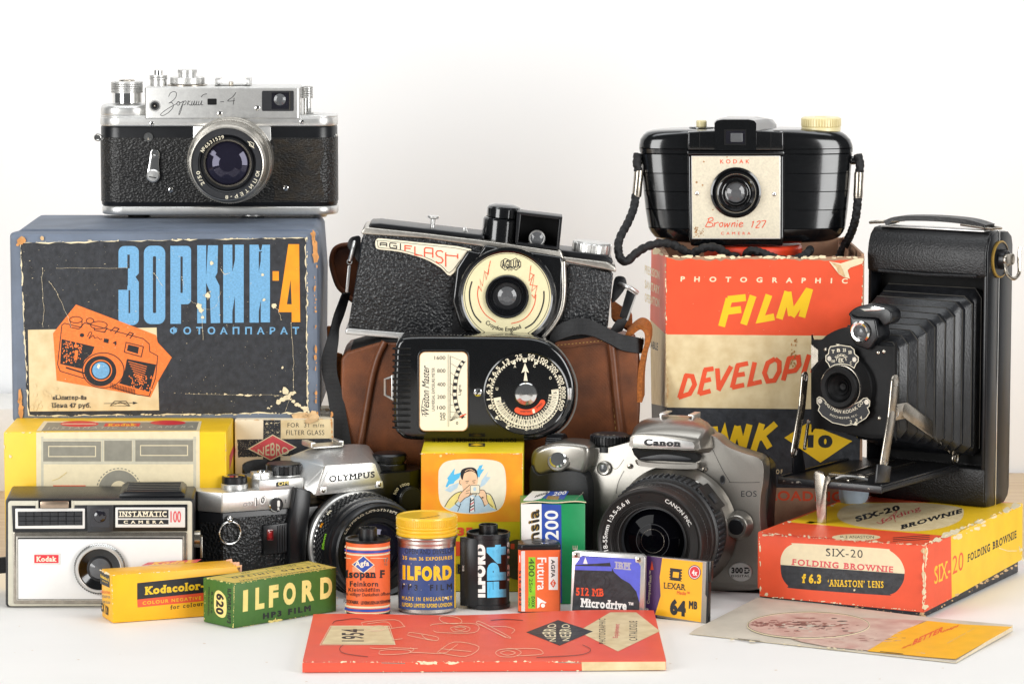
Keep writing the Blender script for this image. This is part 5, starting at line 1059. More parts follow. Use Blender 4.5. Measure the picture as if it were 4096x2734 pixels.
def ringtext(b, F, txt, r0, z0, r1, z1, a0, a1, m, bold=0., lift=.06, sp=1.):      # letters' feet at (r0,z0), tops at (r1,z1)
    vs, fs, loops = tmesh(txt, sp); x0, x1 = min(q[0] for q in vs) - bold, max(q[0] for q in vs) + bold; y0, y1 = min(q[1] for q in vs) - bold, max(q[1] for q in vs) + bold
    nr = V((z0 - z1, r1 - r0)) if abs(z1 - z0) > abs(r1 - r0) else V((0, 1))
    def g_(q, e):
        a = radians(a0 + (a1 - a0) * (q[0] - x0) / (x1 - x0)); f = (q[1] - y0) / (y1 - y0); r = r0 + (r1 - r0) * f; z = z0 + (z1 - z0) * f
        if abs(z1 - z0) > abs(r1 - r0): r += lift + e
        else: z += lift + e
        return F @ V((r * cos(a), r * sin(a), z))
    P_ = [[vs[i] for i in f] for f in fs]
    if bold:
        for l in loops: P_ += [[(v.x, v.y) for v in q] for q in ribbon(l, bold * 2, True)]
    for q in P_: e = random.uniform(0, .01); b.add([g_(v, e) for v in q], [tuple(range(len(q)))], m)
b = MB(); ringtext(b, F, '50mm', 29.6, 26.2, 29.6, 22.8, 178, 160, lime, .03); ringtext(b, F, '1.8 2.8 4 5.6 8', 28.9, 31.8, 28.9, 29.6, 148, 96, ivory, .02); ringtext(b, F, 'm', 30.5, 18, 30.5, 15, 140, 134, ivory, .03); ringtext(b, F, 'ft', 30.5, 18, 30.5, 15, 156, 150, orange, .03)
ringtext(b, F, 'OLYMPUS OM-SYSTEM', 23., 36.3, 25., 37.4, 152, 62, ivory, .015); ringtext(b, F, 'AUTO-S', 23., 36.3, 25., 37.4, -12, -50, ivory, .01); b.build('lens_lettering', t)
# ---------------------------------------------------------------- silver digital reflex camera
g = onZ(ZG(1500, 1392)); P = VP(g, -18.); n = P.n; k = mmpp(ZG, g.y, 60)
t = thing('digital_camera', 'silver digital reflex camera with black zoom lens and raised flash hood', 'camera', P.pt(-20, 0, 20))
sil = [(258, 445), (300, 400), (420, 368), (560, 372), (640, 385), (660, 400), (780, 400), (900, 370), (950, 352), (960, 300), (1040, 250), (1420, 262), (1500, 310), (1545, 330), (1620, 392), (1740, 440), (1830, 468), (1868, 520), (1868, 640), (1850, 760), (1848, 920), (1866, 1060), (1862, 1250), (1830, 1340), (1790, 1392), (700, 1392), (640, 1300), (620, 800), (560, 640), (300, 560), (255, 520)]
def gz(pts, w=0.): return tr(P, ZG, pts, w)
sil = [(q.x, q.y) for q in cr(sil, 3, True)]
b = MB(); b.prism(gz(sil), -n * 15, silverp, 3.2, 4); d = D(b, P, ZG, .08, .012)
for p in ([(1500, 372), (1545, 470), (1590, 560), (1640, 640)], [(640, 395), (650, 470), (640, 530), (700, 528)], [(810, 535), (850, 545), (900, 480)], [(1630, 640), (1740, 642), (1845, 640)], [(900, 560), (860, 640), (845, 720)]): d.line(p, 3, blkm, 4)
b.build('front_shell', t)
b = MB(); bk2 = [(600, 420), (1000, 300), (1500, 330), (1620, 410), (1840, 480), (1900, 540), (1905, 700), (1890, 900), (1900, 1200), (1880, 1380), (700, 1385), (640, 700)]
b.prism(gz(bk2, 14.), -n * 22, blkp, 2.5, 3); b.build('rear_body', t)
b = MB(); b.prism(gz([(q.x, q.y) for q in cr([(252, 520), (300, 590), (450, 560), (600, 575), (640, 640), (650, 760), (640, 1000), (640, 1380), (560, 1380), (300, 1380), (250, 900), (238, 640)], 3, True)], -12), -n * 26, blkrub, 5, 4); b.build('hand_grip', t)
b = MB(); b.prism(gz([(q.x, q.y) for q in cr([(256, 470), (300, 405), (420, 368), (560, 372), (640, 392), (655, 440), (640, 530), (600, 585), (470, 560), (320, 600), (258, 560)], 3, True)], -11), -n * 24, silverp, 4.2, 4); b.build('grip_top', t)
b = MB(); F = fr(P.off(-11.5).hit(*ZG(442, 486))[0], P.u, V((0, 0, 1)) - n * .55); r = 62 * k; b.lathe(F, [(r * 1.35, -.6, silverp), (r * 1.25, .3), (r, .4, chrome), (r * .97, 1.3), (r * .8, 1.9), (0, 2.1)], silverp, 40); b.build('shutter_button', t)
b = MB(); p = P.off(12).hit(*ZG(800, 375))[0]; r = 140 * k; b.lathe(UP(p), [(r * 1.06, -3.5), (r * 1.06, 0)], blkp, 48); b.gear(UP(p), r, 0, 5.6, 36, .7, blkp, .6, .6); b.lathe(UP(p), [(r * .95, 5.4), (r * .86, 6.2), (0, 6.2)], dgrey, 48)
for i, s_ in enumerate(('P', 'Tv', 'Av', 'M', 'A')): ringtext(b, UP(p), s_, r * .55, 6.25, r * .8, 6.25, 250 - 24 * i + 40, 240 - 24 * i + 40, lgrey, .03)
b.build('mode_dial', t)
b = MB(); p = P.off(9).hit(*ZG(430, 392))[0]; b.gear(fr(p, n, V((0, 0, 1))), 8, -5, 5, 34, .6, blkp, .5); b.build('control_wheel', t)
b = MB(); F = P.frame(P.off(-.6).hit(*ZG(762, 542))[0]); r = 46 * k; b.lathe(F, [(r * 1.15, -1), (r * 1.1, 1.4), (r * .9, 2.2), (r * .62, 2, lensc), (r * .3, 2.4), (0, 2.5)], silverp, 36); b.build('focus_lamp', t)
# prism, flash hood
b = MB(); L = []
def rowp(pts, w): return [P.off(w).hit(*ZG(*q))[0] for q in pts]
base = [(940, 352), (972, 312), (1170, 322), (1382, 356), (1400, 385), (1392, 416), (1170, 408), (955, 398)]
hood = [base, [(945, 340), (985, 295), (1180, 300), (1400, 330), (1425, 372), (1410, 420), (1180, 410), (960, 398)], [(965, 280), (1010, 240), (1200, 225), (1440, 260), (1490, 320), (1475, 430), (1200, 430), (985, 410)], [(1010, 235), (1060, 205), (1230, 185), (1440, 200), (1530, 290), (1530, 440), (1220, 440), (1020, 420)], [(1060, 215), (1120, 192), (1250, 178), (1430, 192), (1545, 310), (1550, 440), (1240, 440), (1050, 420)]]
for pts, w_ in zip(hood, (-14, -13, -4, 8, 24)): L.append(rowp([(q.x, q.y) for q in cr(pts, 3, True)], w_))
b.loft(L, silverp); b.build('flash_hood', t)
b = MB(); b.prism(rowp([(960, 350), (980, 318), (1172, 326), (1376, 360), (1390, 388), (1384, 410), (1172, 400), (962, 392)], -14.4), -n * .5, satin, .2); d = D(b, P.off(-14.9), ZG, .05, .012)
d.text('Canon', ((1034, 385), (1290, 394), (1036, 336)), black, .05, .03, 1.02); b.build('name_plate', t)
b = MB(); b.prism(gz([(950, 405), (1385, 420), (1425, 470), (1400, 505), (1000, 485), (968, 450)], -6), -n * 8, void, .4); b.prism(gz([(q.x, q.y) for q in cr([(1020, 470), (1180, 445), (1350, 470), (1340, 490), (1180, 485), (1030, 482)], 4, True)], -7.2), -n * 2, dgrey, .8); b.build('flash_recess', t)
b = MB(); L = []
for w_, e in ((-2, 0), (-7.5, 6), (-9, 14)): L.append(rowp([(q.x, q.y) for q in cr([(980 + e, 482), (1040, 500), (1200, 512), (1380, 515), (1418 - e, 505), (1425 - e, 530), (1400 - e, 548), (1200, 545), (1030, 530), (985 + e, 512)], 3, True)], w_))
b.loft(L, silverp); b.build('prism_brow', t)
b = MB(); p = P.off(14).hit(*ZG(1290, 196))[0]; M3 = fr(p, P.u, n); b.box(p + V((0, 0, .3)), (20, 16, .8), satin, .2, M3)
for s_ in (-1, 1): b.prism([p + P.u * (s_ * a_) + V((0, 0, c_)) + n * -7 for a_, c_ in ((9, .5), (10.4, .5), (10.4, 3.4), (6.8, 3.4), (6.8, 2.6), (9, 2.6))], n * 14, satin, .15)
b.build('hot_shoe', t)
for x, y in ((938, 530), (1458, 550)):
    b = MB(); b.screw(P.frame(P.off(-1.2).hit(*ZG(x, y))[0]), 1.5, nickel, .35); b.build('screw', t)
# lens
F = P.frame(P.off(-2).hit(*ZG(1262, 954))[0]) @ Matrix.Diagonal((.925, .925, 1, 1)); b = MB()
b.lathe(F, [(39.5, 0), (38, 3), (36, 6), (35, 7.5), (34, 8), (33, 8)], silverp, 80); b.build('mount_collar', t)
lc = mat('warm_black_plastic', '1D1A19', .42, 0, var=.06)
b = MB(); b.lathe(F, [(35, 7), (35, 12), (34.8, 13), (35.6, 13.4)], lc, 80); b.gear(F, 35.8, 13.4, 15, 80, .25, lc, .2, .5, False)
b.lathe(F, [(35.5, 15), (36, 15.6), (36.2, 30), (35.6, 30.5)], blkrub, 80)
for i in range(64):
    a = 2 * pi * i / 64; c_ = F @ V((36.2 * cos(a), 36.2 * sin(a), 23)); b.box(c_, (1.7, 1.9, 12.4), dgrey, .4, F @ Matrix.Rotation(a, 4, 'Z'), 1)
b.lathe(F, [(35.6, 30.5), (34.8, 31), (34.8, 36), (34, 37), (34, 44)], lc, 80); b.gear(F, 34.3, 44, 47, 110, .3, lc, .3, .5, False)
b.lathe(F, [(34, 47), (34, 55), (33.4, 57), (32.6, 57.4), (31.8, 57), (30.8, 56.2), (25.5, 54.6), (25, 54), (24.6, 54.2), (24, 53), (23.6, 53.2), (23, 52), (22.6, 52.2), (22, 51), (21.4, 51), (20.6, 48, dgrey), (19.8, 48.2), (19.4, 46, lensg)], lc, 96)
b.prism([F @ Matrix.Rotation(radians(40), 4, 'Z') @ V((36, y_, z_)) for y_, z_ in ((-9, 9), (9, 9), (9, 29), (-9, 29))], F.to_3x3() @ (Matrix.Rotation(radians(40), 3, 'Z') @ V((1.6, 0, 0))), lc, .6); b.prism([F @ Matrix.Rotation(radians(38), 4, 'Z') @ V((37.6, y_, z_)) for y_, z_ in ((-3.5, 17), (3.5, 17), (3.5, 24), (-3.5, 24))], F.to_3x3() @ (Matrix.Rotation(radians(38), 3, 'Z') @ V((1.2, 0, 0))), dgrey, .5); b.build('lens_barrel', t)
b = MB(); b.lathe(F, [(19.6, 45.6), (16, 47.6), (11, 49), (7.4, 49.4, nickel), (7.2, 49.5, lensg), (4, 49.8), (0, 50)], lensg, 64); b.lathe(F, [(10.6, 49.3), (10.4, 49.4), (10.2, 49.4)], dgrey, 48); b.build('front_glass', t)
b = MB(); tx = lambda s_, a0, a1, bo=.015: ringtext(b, F, s_, 27.2, 55.2, 29.8, 56., a0, a1, white, bo)
tx('CANON INC.', 70, 24); tx('ZOOM LENS EF-S 18-55mm 1:3.5-5.6 II', 268, 118); b.lathe(F @ Matrix.Translation((29 * cos(radians(103)), 29 * sin(radians(103)), 56.1)), [(.8, 0), (0, .1)], blkm, 16)
ringtext(b, F, 'EFS 18-55mm', 35.1, 12, 35.1, 9, 118, 78, lgrey, .01); b.prism([F @ Matrix.Rotation(radians(62), 4, 'Z') @ V((35.2, y_, z_)) for y_, z_ in ((-1, 8.8), (1, 8.8), (1, 11), (-1, 11))], F.to_3x3() @ (Matrix.Rotation(radians(62), 3, 'Z') @ V((.2, 0, 0))), white); b.build('lens_lettering', t)
b = MB(); F2 = P.frame(P.off(-2).hit(*ZG(1700, 938))[0]); r = 80 * k; b.lathe(F2, [(r * 1.3, 0), (r * 1.2, 2), (r, 6), (r * .92, 6.6), (r * .7, 6.6)], silverp, 48); b.lathe(F2, [(r * .7, 5), (r * .7, 6.4), (r * .62, 7), (0, 7.2)], blkp, 40); b.build('lens_release', t)
b = MB(); d = D(b, P, ZG, .08, .012)
d.text('EOS', (1716, 700, 1824, 741), dgrey, .005, 0, 1.1); b.build('body_mark', t)
b = MB(); F3 = P.frame(P.hit(*ZG(1712, 1263))[0]); b.lathe(F3 @ Matrix.Diagonal((1, .8, 1, 1)), [(86 * k, 0), (84 * k, .7), (78 * k, .9), (0, .9)], satin, 48); d = D(b, P.off(-.95), ZG, .05, .012); d.text('300', (1648, 1233, 1728, 1274), black, .05); d.text('D', (1738, 1232, 1776, 1276), black, .05); d.text('DIGITAL', (1648, 1284, 1775, 1300), black, .02, 0, 1.15); d.rect(1734, 1243, 1782, 1247, satin); d.rect(1734, 1258, 1782, 1262, satin); b.build('model_badge', t)
for x, y in ((1586, 622), (1612, 1140)):
    b = MB(); F4 = P.frame(P.off(-.2).hit(*ZG(x, y))[0]); b.lathe(F4 @ Matrix.Diagonal((.6, 1, 1, 1)), [(32 * k, 0), (30 * k, .5), (22 * k, .4, void), (0, .3)], dgrey, 28); b.build('socket', t)
# ---------------------------------------------------------------- light meter standing on the accessory carton
YW = onZ(ZM(530, 70), Z35).y + 4; P = VP((0, YW, 0)); n = P.n; k = mmpp(ZE, YW, 110)
t = thing('light_meter', 'black light meter with white scale window and round dial, on the accessory carton', 'light meter', onY(ZE(950, 1475), YW) - n * 12)
q = P.hit(*ZE(900, 1476))[0].z; dz = q - Z35
out = [(418, 1000), (424, 920), (452, 872), (520, 853), (800, 852), (1150, 856), (1270, 866), (1370, 905), (1450, 985), (1500, 1090), (1512, 1180), (1500, 1285), (1455, 1375), (1390, 1435), (1300, 1470), (1200, 1480), (800, 1478), (520, 1476), (452, 1448), (420, 1400), (414, 1300), (414, 1120)]
out = [(a_.x, a_.y) for a_ in cr(out, 4, True)]
b = MB(); b.prism(tr(P, ZE, out), -n * 26, bake, 3., 5); b.build('body', t)
b = MB()
for i in range(14):
    y = 925 + 36.5 * i; b.tube([P.off(w_).hit(*ZE(x, y))[0] for x, w_ in ((412, 12), (412, 4), (419, .9), (440, -.1), (500, -.1), (514, .4))], .7, blkm, 8)
b.build('ribbed_grip', t)
b = MB(); rim = [(a_, c_) for a_, c_ in out if a_ > 560]
for i in range(0, 150):
    f = i / 149
    # knurled wheel showing along the upper edge and round the dial end
    idx = f * 29
path = cr([(520, 868), (800, 866), (1150, 870), (1270, 880), (1366, 917), (1440, 995), (1488, 1095), (1500, 1180), (1488, 1280), (1446, 1366), (1384, 1422)], 16)
for i in range(len(path) - 1):
    p0 = path[i]; dx, dy = (path[i + 1] - p0).normalized(); nx, ny = dy, -dx
    c_ = [P.off(w_).hit(*ZE(p0.x + nx * 20, p0.y + ny * 20))[0] for w_ in (7, 13)]
    b.tube(c_, .55, satind, 6)
b.build('knurled_wheel', t)
b = MB(); b.prism(tr(P.off(-.05), ZE, rrect(558, 932, 870, 1430, 40)), n * .9, bake, .4, 3); b.prism(tr(P.off(-.98), ZE, rrect(570, 945, 860, 1420, 34)), n * .1, mat('cream_dial_card', 'EFE6CE', .5, var=.02)); d = D(b, P.off(-1.1), ZE, .04, .012)
d.frame(570, 945, 860, 1420, 4, stain, 34)
d.warp('Weston Master', lambda x, y: (628 - 44 * y, 1334 - 300 * x - 14 * y), black, .005); d.line([(590, 1330), (582, 1290), (592, 1230), (600, 1225)], 3, black, 4); d.line([(612, 1332), (598, 1325)], 3, black)
d.text('UNIVERSAL EXPOSURE METER', ((662, 1300), (662, 1040), (644, 1300)), black, .0)
for s_, y in (('1600', 980), ('800', 1058), ('400', 1140), ('200', 1216), ('100', 1280), ('50', 1321), ('25', 1344)): d.text(s_, (726 - 16.5 * len(s_), y - 11, 726, y + 11), black, -.0)
d.text('0', (790, 1364, 803, 1382), black, 0); d.text('Light', ((824, 1205), (824, 1142), (804, 1205)), black, 0)
d.rect(740, 960, 748, 1395, lgrey); d.line([(756, 970), (754, 1360)], 2.5, black)
pts = [(838, 1000), (812, 1040), (795, 1090), (786, 1150), (785, 1210), (795, 1270), (810, 1310), (836, 1340)]
sm = cr(pts, 6)
for off in (-14, 10): d.line([(a_.x + off, a_.y) for a_ in sm], 2, black)
for i in range(0, len(sm) - 2, 4): d.emit(ribbon([(a_.x - 2, a_.y) for a_ in sm[i:i + 3]], 20), black)
for a_ in sm[::6]: d.line([(756, 970 + (a_.y - 1000) * 1.08), (a_.x - 10, a_.y)], 1.5, black)
for i in range(5): d.line([(756, 1360), (800 + 6 * i, 1290 + 10 * i)], 1.5, black)
d.line([(812, 1336), (850, 1318)], 7, redo); b.build('scale_window', t)
b = MB(); b.screw(P.frame(P.hit(*ZE(922, 1188))[0]), 27 * k, chrome, .9); b.build('zero_screw', t)
cx, cy = 1212, 1195; F = P.frame(P.hit(*ZE(cx, cy))[0]); b = MB(); R_ = 252 * k
b.lathe(F, [(R_ * 1.03, 0), (R_ * 1.02, 1.2), (R_ * .99, 1.5), (R_ * .97, 1.2), (R_ * .8, 1.2), (R_ * .79, 2), (0, 2)], bake, 80); d = D(b, P.off(-1.25), ZE, .05, .012)
d.ring(cx, cy, 212, 212, 4, ivory, 0, 360, 72)
for i in range(72):
    a = radians(i * 5); 
    d.line([(cx + 200 * cos(a), cy + 200 * sin(a)), (cx + 212 * cos(a), cy + 212 * sin(a))], 6 if i % 2 else 11, ivory)
for s_, a in (('25', 101), ('13', 122), ('6.5', 143), ('3.2', 163), ('1.6', 182), ('.8', 202), ('.4', 222), ('.2', 243), ('50', 82), ('100', 63), ('200', 42), ('400', 22), ('800', 3), ('1600', -16)):
    w_ = 2.6 * len(s_); d.arc(s_, cx, cy, 216, a + w_, a - w_, 24, ivory, .015)
d.arc('.1←LIGHT', cx, cy, 238, -98, -60, 0.1, ivory, 0); d.warp('LIGHT', lambda x, y: (1246 + 72 * x, 1412 - 16 * x - 20 * y), ivory, .03); d.warp('←', lambda x, y: (1204 + 30 * x, 1420 - 4 * x - 12 * y), ivory, .02)
d = D(b, P.off(-2.05), ZE, .05, .012)
d.emit(ribbon(ell(cx, cy, 176, 176, 60, -8, 172), 44), ivory)
d.emit(ribbon(ell(cx, cy, 146, 146, 50, 2, 165), 22), black)
for i in range(38): a = -6 + 4.6 * i; d.arc(str((i * 7) % 13 + 2), cx, cy, 162, -a + 1.6, -a - 1.6, 24, black, .02) if i % 2 else d.line([(cx + 158 * cos(radians(a)), cy + 158 * sin(radians(a))), (cx + 194 * cos(radians(a)), cy + 194 * sin(radians(a)))], 1.6, black)
for i in range(26): a = 4 + 6.1 * i; d.arc(str(i % 9 + 1), cx, cy, 138, -a + 1.8, -a - 1.8, 18, ivory, .02)
d.emit(ribbon(ell(cx, cy, 112, 112, 24, 28, 118), 34), redo); d.ell(cx + 112 * cos(radians(28)), cy + 112 * sin(radians(28)), 17, 17, redo); d.ell(cx + 112 * cos(radians(118)), cy + 112 * sin(radians(118)), 17, 17, redo)
d.text('WESTON', ((1176, 1308), (1240, 1308), (1176, 1297)), black, .02); d.text('SPEED', ((1278, 1286), (1312, 1258), (1272, 1276)), black, .02); d.poly([(1248, 1290), (1262, 1286), (1268, 1310), (1254, 1314)], ivory)
d.poly([(1198, 1118), (1206, 1060), (1184, 1070), (1206, 1010), (1230, 1070), (1212, 1060), (1222, 1118)], ivory); d.rect(1194, 990, 1216, 1006, ivory); d.rect(1130, 1004, 1150, 1018, ivory); d.rect(1262, 1004, 1282, 1018, ivory)
for s_, x, y in (('A', 1138, 1030), ('C', 1256, 1028), ('O', 1352, 1100), ('U', 1030, 1166)): d.text(s_, (x, y - 9, x + 14, y + 9), ivory, .02)
b.lathe(F, [(70 * k, 2), (70 * k, 3.4), (64 * k, 4.2), (40 * k, 4.7), (0, 4.9)], chrome, 48)
b.box(F @ V((262 * k, 0, 1.6)), (22 * k, 72 * k, 1.5), satin, .3, F); b.build('exposure_dial', t)
b = MB(); p = [P.off(14).hit(*ZE(*v))[0] for v in ((415, 1090), (380, 1104), (362, 1108), (362, 1205), (385, 1215), (415, 1235))]; b.tube(p, .8, satin, 8); b.prism(tr(P.off(13.6), ZE, [(400, 1085), (416, 1080), (416, 1240), (400, 1230)]), n * .8, satin, .2); b.build('cord_lug', t)
# ---------------------------------------------------------------- leather case
YC = YW + 29; P = VP((0, YC, 0)); n = P.n
t = thing('leather_case', 'brown canvas and leather camera case standing open behind the light meter', 'case', P.pt(0, 0, 30) + V((20, 0, 0)))
front = [(96, 985), (130, 945), (355, 880), (372, 890), (900, 905), (1380, 892), (1640, 858), (1760, 872), (1890, 905), (1905, 1050), (1900, 1300), (1885, 1560), (1870, 1830), (160, 1830), (110, 1500), (92, 1200)]
b = MB(); fp = tr(P, ZE, front); b.prism([V((p.x, p.y, max(0, p.z))) for p in fp], -n * 62, tan_, 6, 4); b.build('case_body', t)
b = MB(); b.prism(tr(P.off(2), ZE, [(150, 930), (360, 872), (1640, 850), (1880, 900), (1880, 930), (150, 960)]), -n * 50, void, 1); b.build('opening_shade_block', t)  # near-black solid stands in for the shade inside the open case
b = MB(); b.tube(cr([P.off(-.3).hit(*ZE(*v))[0] for v in ((362, 884), (318, 980), (285, 1100), (258, 1250), (232, 1400), (205, 1560), (185, 1800))], 5), 2.3, tanl, 10); b.build('piping', t)
b = MB(); b.tube(cr([P.off(-.3).hit(*ZE(*v))[0] for v in ((1722, 868), (1738, 1000), (1752, 1150), (1768, 1300), (1785, 1450), (1800, 1800))], 5), 2.6, tanl, 10)
for i in range(16):
    y = 890 + 36 * i; x = 1716 + (y - 868) * .094 - 14; b.tube([P.off(-.5).hit(*ZE(x, y))[0], P.off(-.5).hit(*ZE(x + 2, y + 18))[0]], .28, stitch, 6)
b.build('piping', t)
b = MB(); b.strap([P.off(-.6).hit(*ZE(*v))[0] for v in ((1385, 905), (1480, 895), (1560, 884), (1640, 872), (1720, 884))], [(0, .3, 4.2)] * 5, 1.2, tanl)
for i in range(14): b.tube([P.off(-1.3).hit(*ZE(1400 + 22 * i, 905 - 2.2 * i))[0], P.off(-1.3).hit(*ZE(1410 + 22 * i, 904 - 2.2 * i))[0]], .28, stitch, 6)
b.build('edge_binding', t)
b = MB(); fl = [(40, 420), (52, 340), (90, 308), (150, 300), (215, 310), (230, 600), (180, 640), (120, 590), (75, 540)]
fl = [(a_.x, a_.y) for a_ in cr(fl, 4, True)]; b.prism(tr(P.off(66), ZE, fl), -n * 4, tan_, 1.2, 3); b.tube([P.off(65).hit(*ZE(a_, c_))[0] for a_, c_ in fl], 1.6, tanl, 8, True); b.build('lid_flap', t)
b = MB(); b.prism(tr(P.off(20), ZE, [(10, 790), (45, 795), (60, 950), (105, 960), (100, 1200), (60, 1230), (20, 1000)]), -n * 5, suede, 1); b.build('side_tab', t)
b = MB(); b.strap([P.off(w_).hit(*ZE(*v))[0] for v, w_ in (((1730, 690), 40), ((1800, 740), 30), ((1850, 770), 24))], [(0, 14, 10)] * 3, 3, suede); b.strap([P.off(w_).hit(*ZE(*v))[0] for v, w_ in (((1830, 830), 12), ((1900, 775), 8), ((1945, 800), 5), ((1950, 870), 4), ((1925, 960), 5), ((1908, 1080), 6), ((1905, 1225), 6))], [(2, 13, 3)] * 7, 3, suede); b.build('side_tab', t)
# ---------------------------------------------------------------- black flash camera resting on the case
YG = YC + 4; P = VP((0, YG, 0)); n = P.n; k = mmpp(ZE, YG, 190)
t = thing('flash_camera', 'black leather covered camera with round cream lens plate, tilted on the brown case', 'camera', P.hit(*ZE(800, 870))[0] - n * 20)
def ez(pts, w=0.): return tr(P, ZE, pts, w)
def sm_(pts, m=4): return [(a_.x, a_.y) for a_ in cr(pts, m, True)]
b = MB(); b.prism(ez([(222, 245), (960, 262), (960, 345), (1430, 385), (1445, 440), (1740, 470), (1700, 800), (1600, 920), (600, 880), (135, 805), (150, 720), (200, 420)]), -n * 40, leathf, 4, 4); b.build('body', t)
b = MB(); b.prism(ez([(232, 232), (600, 262), (965, 282), (960, 350), (900, 360), (800, 480), (760, 880), (138, 792), (165, 640), (205, 420)], -.4), -n * 2, leath, .8); b.prism(ez([(1470, 415), (1738, 470), (1705, 800), (1360, 870), (1420, 700), (1440, 560)], -.4), -n * 2, leath, .8); b.build('leather_covering', t)
b = MB()
b.prism(ez([(222, 215), (240, 194), (600, 232), (1000, 280), (1425, 340), (1440, 385), (1425, 390), (1000, 318), (600, 262), (220, 236)], -1.4), -n * 43, satind, .8, 3)
b.prism(ez([(1432, 372), (1700, 405), (1755, 435), (1755, 466), (1700, 452), (1436, 402)], -1.2), -n * 42, satind, .8, 3)
b.build('top_trim', t)
b = MB(); b.prism(ez([(260, 190), (275, 172), (330, 170), (960, 242), (962, 270), (600, 236)], 3), -n * 34, blkp, 1, 3); b.build('top_cover', t); b = MB(); b.prism(ez([(1410, 330), (1690, 362), (1735, 390), (1735, 415), (1440, 380)], 4), -n * 32, blkp, 1, 3); b.build('top_cover', t)
b = MB(); b.prism(ez([(122, 812), (135, 802), (600, 842), (980, 860), (980, 905), (600, 880), (125, 838)], -1.2), -n * 42, satin, .7, 3); b.build('bottom_trim', t)
b = MB(); out = sm_([(305, 275), (318, 263), (340, 262), (560, 285), (880, 326), (820, 410), (755, 486), (700, 440), (600, 385), (450, 342), (330, 328), (306, 312)], 3); b.prism(ez(out, -2.4), -n * .6, ivory, .15); d = D(b, P.off(-2.45), ZE, .05, .012)
d.line(sm_([(318, 282), (332, 274), (560, 296), (858, 334), (810, 400), (750, 468), (700, 425), (600, 372), (450, 330), (335, 318), (320, 308)], 3), 3, black, 0, True)
L_ = lambda pts, m, w_=7: d.line(pts, w_, m)
def glyph(ch, x0, x1, y0, y1, m, w_=7):
    X = lambda a_: x0 + (x1 - x0) * a_
    Y_ = lambda a_, c_: y0 + (y1 - y0) * c_ + 0.11 * (x1 - x0) * a_
    G_ = {'A': [[(0, 1), (0, .15), (.15, 0), (1, 0), (1, 1)], [(0, .55), (1, .55)]], 'G': [[(1, 0), (.1, 0), (0, .2), (0, .8), (.1, 1), (1, 1), (1, .5), (.5, .5)]], 'I': [[(.5, 0), (.5, 1)]], 'F': [[(0, 1), (0, 0), (1, 0)], [(0, .45), (.8, .45)]], 'L': [[(0, 0), (0, 1), (1, 1)]], 'S': [[(1, .1), (.7, 0), (.2, .05), (0, .25), (.2, .45), (.8, .55), (1, .75), (.8, .95), (.3, 1), (0, .9)]], 'H': [[(0, 0), (0, 1)], [(0, .18), (1, .18)], [(1, 0), (1, .35)]]}
    for p in G_[ch]: d.line([(X(a_), Y_(a_, c_)) for a_, c_ in p], w_, m)
glyph('A', 333, 372, 286, 306, black, 6); glyph('G', 390, 432, 288, 317, black, 6); glyph('I', 448, 462, 290, 328, black, 6)
glyph('F', 482, 525, 304, 338, redo); glyph('L', 542, 586, 310, 360, redo); glyph('A', 600, 650, 316, 372, redo); glyph('S', 668, 712, 332, 408, redo); glyph('H', 728, 800, 346, 432, redo); b.build('name_plate', t)
b = MB(); b.prism(ez([(862, 330), (930, 350), (962, 300), (1432, 372), (1440, 420), (1430, 620), (1412, 720), (1330, 850), (1290, 900), (900, 880), (810, 790), (765, 640), (790, 440)], -4.5), -n * 6, bake, 1.8, 4); b.build('lens_housing', t)
b = MB(); b.tube(cr([P.off(-3).hit(*ZE(*v))[0] for v in ((1436, 400), (1440, 560), (1424, 690), (1370, 790), (1290, 880))], 6), 1.8, satind, 10); b.build('side_trim', t)
cx, cy = 1098, 606; F = P.frame(P.off(-4.5).hit(*ZE(cx, cy))[0]); F = F; b = MB(); R_ = 296 * k
b.lathe(F, [(R_, 0), (R_, 3.5), (R_ * .985, 4.6), (R_ * .93, 5), (R_ * .895, 4.6)], bake, 90); b.lathe(F, [(R_ * .9, 4.4), (R_ * .43, 4.4)], mat('cream_lens_plate', 'E9DFB4', .35, var=.02, coat=.2), 90)
b.lathe(F, [(R_ * .445, 4.4), (R_ * .44, 6.2), (R_ * .42, 6.8), (R_ * .4, 6.4), (R_ * .385, 5.2), (R_ * .37, 5.6), (R_ * .35, 4.4), (R_ * .33, 4.8), (R_ * .31, 3.4), (R_ * .29, 3.8), (R_ * .27, 2.2), (R_ * .2, 2), (R_ * .19, 2, lensc), (R_ * .12, 3), (0, 3.4)], blkp, 64)
px = P.off(-8.95); d = D(b, px, ZE, .05, .012); cx, cy = 1098, 608
d.ring(cx, cy, 256, 256, 3, black, 0, 360, 80)
d.line(sm_([(998, 398), (0, 0)], 1)[:1] + [(962, 452), (974, 520), (942, 492), (950, 578), (924, 530), (922, 582)], 5, redo) if 0 else d.line([(998, 396), (972, 510), (962, 456), (950, 548), (934, 506), (944, 580), (926, 548)], 4.5, redo)
d.line([(990, 420), (985, 478), (964, 462)], 4, redo)
d.line([(926, 548), (920, 600), (934, 665), (970, 722), (1030, 764)], 5, redo, 5)
d.line([(1242, 424), (1230, 518), (1262, 480), (1246, 580), (1280, 546), (1262, 620), (1246, 600)], 4.5, redo); d.line([(1236, 470), (1256, 480), (1236, 540), (1276, 548)], 4, redo)
d.line([(1272, 600), (1262, 660), (1228, 722), (1180, 758), (1122, 774)], 5, redo, 5)
d.line([(886, 520), (872, 580), (876, 650), (900, 720), (942, 768)], 8, black, 5); d.line([(1320, 578), (1318, 640), (1296, 710), (1256, 770), (1206, 802)], 8, black, 5)
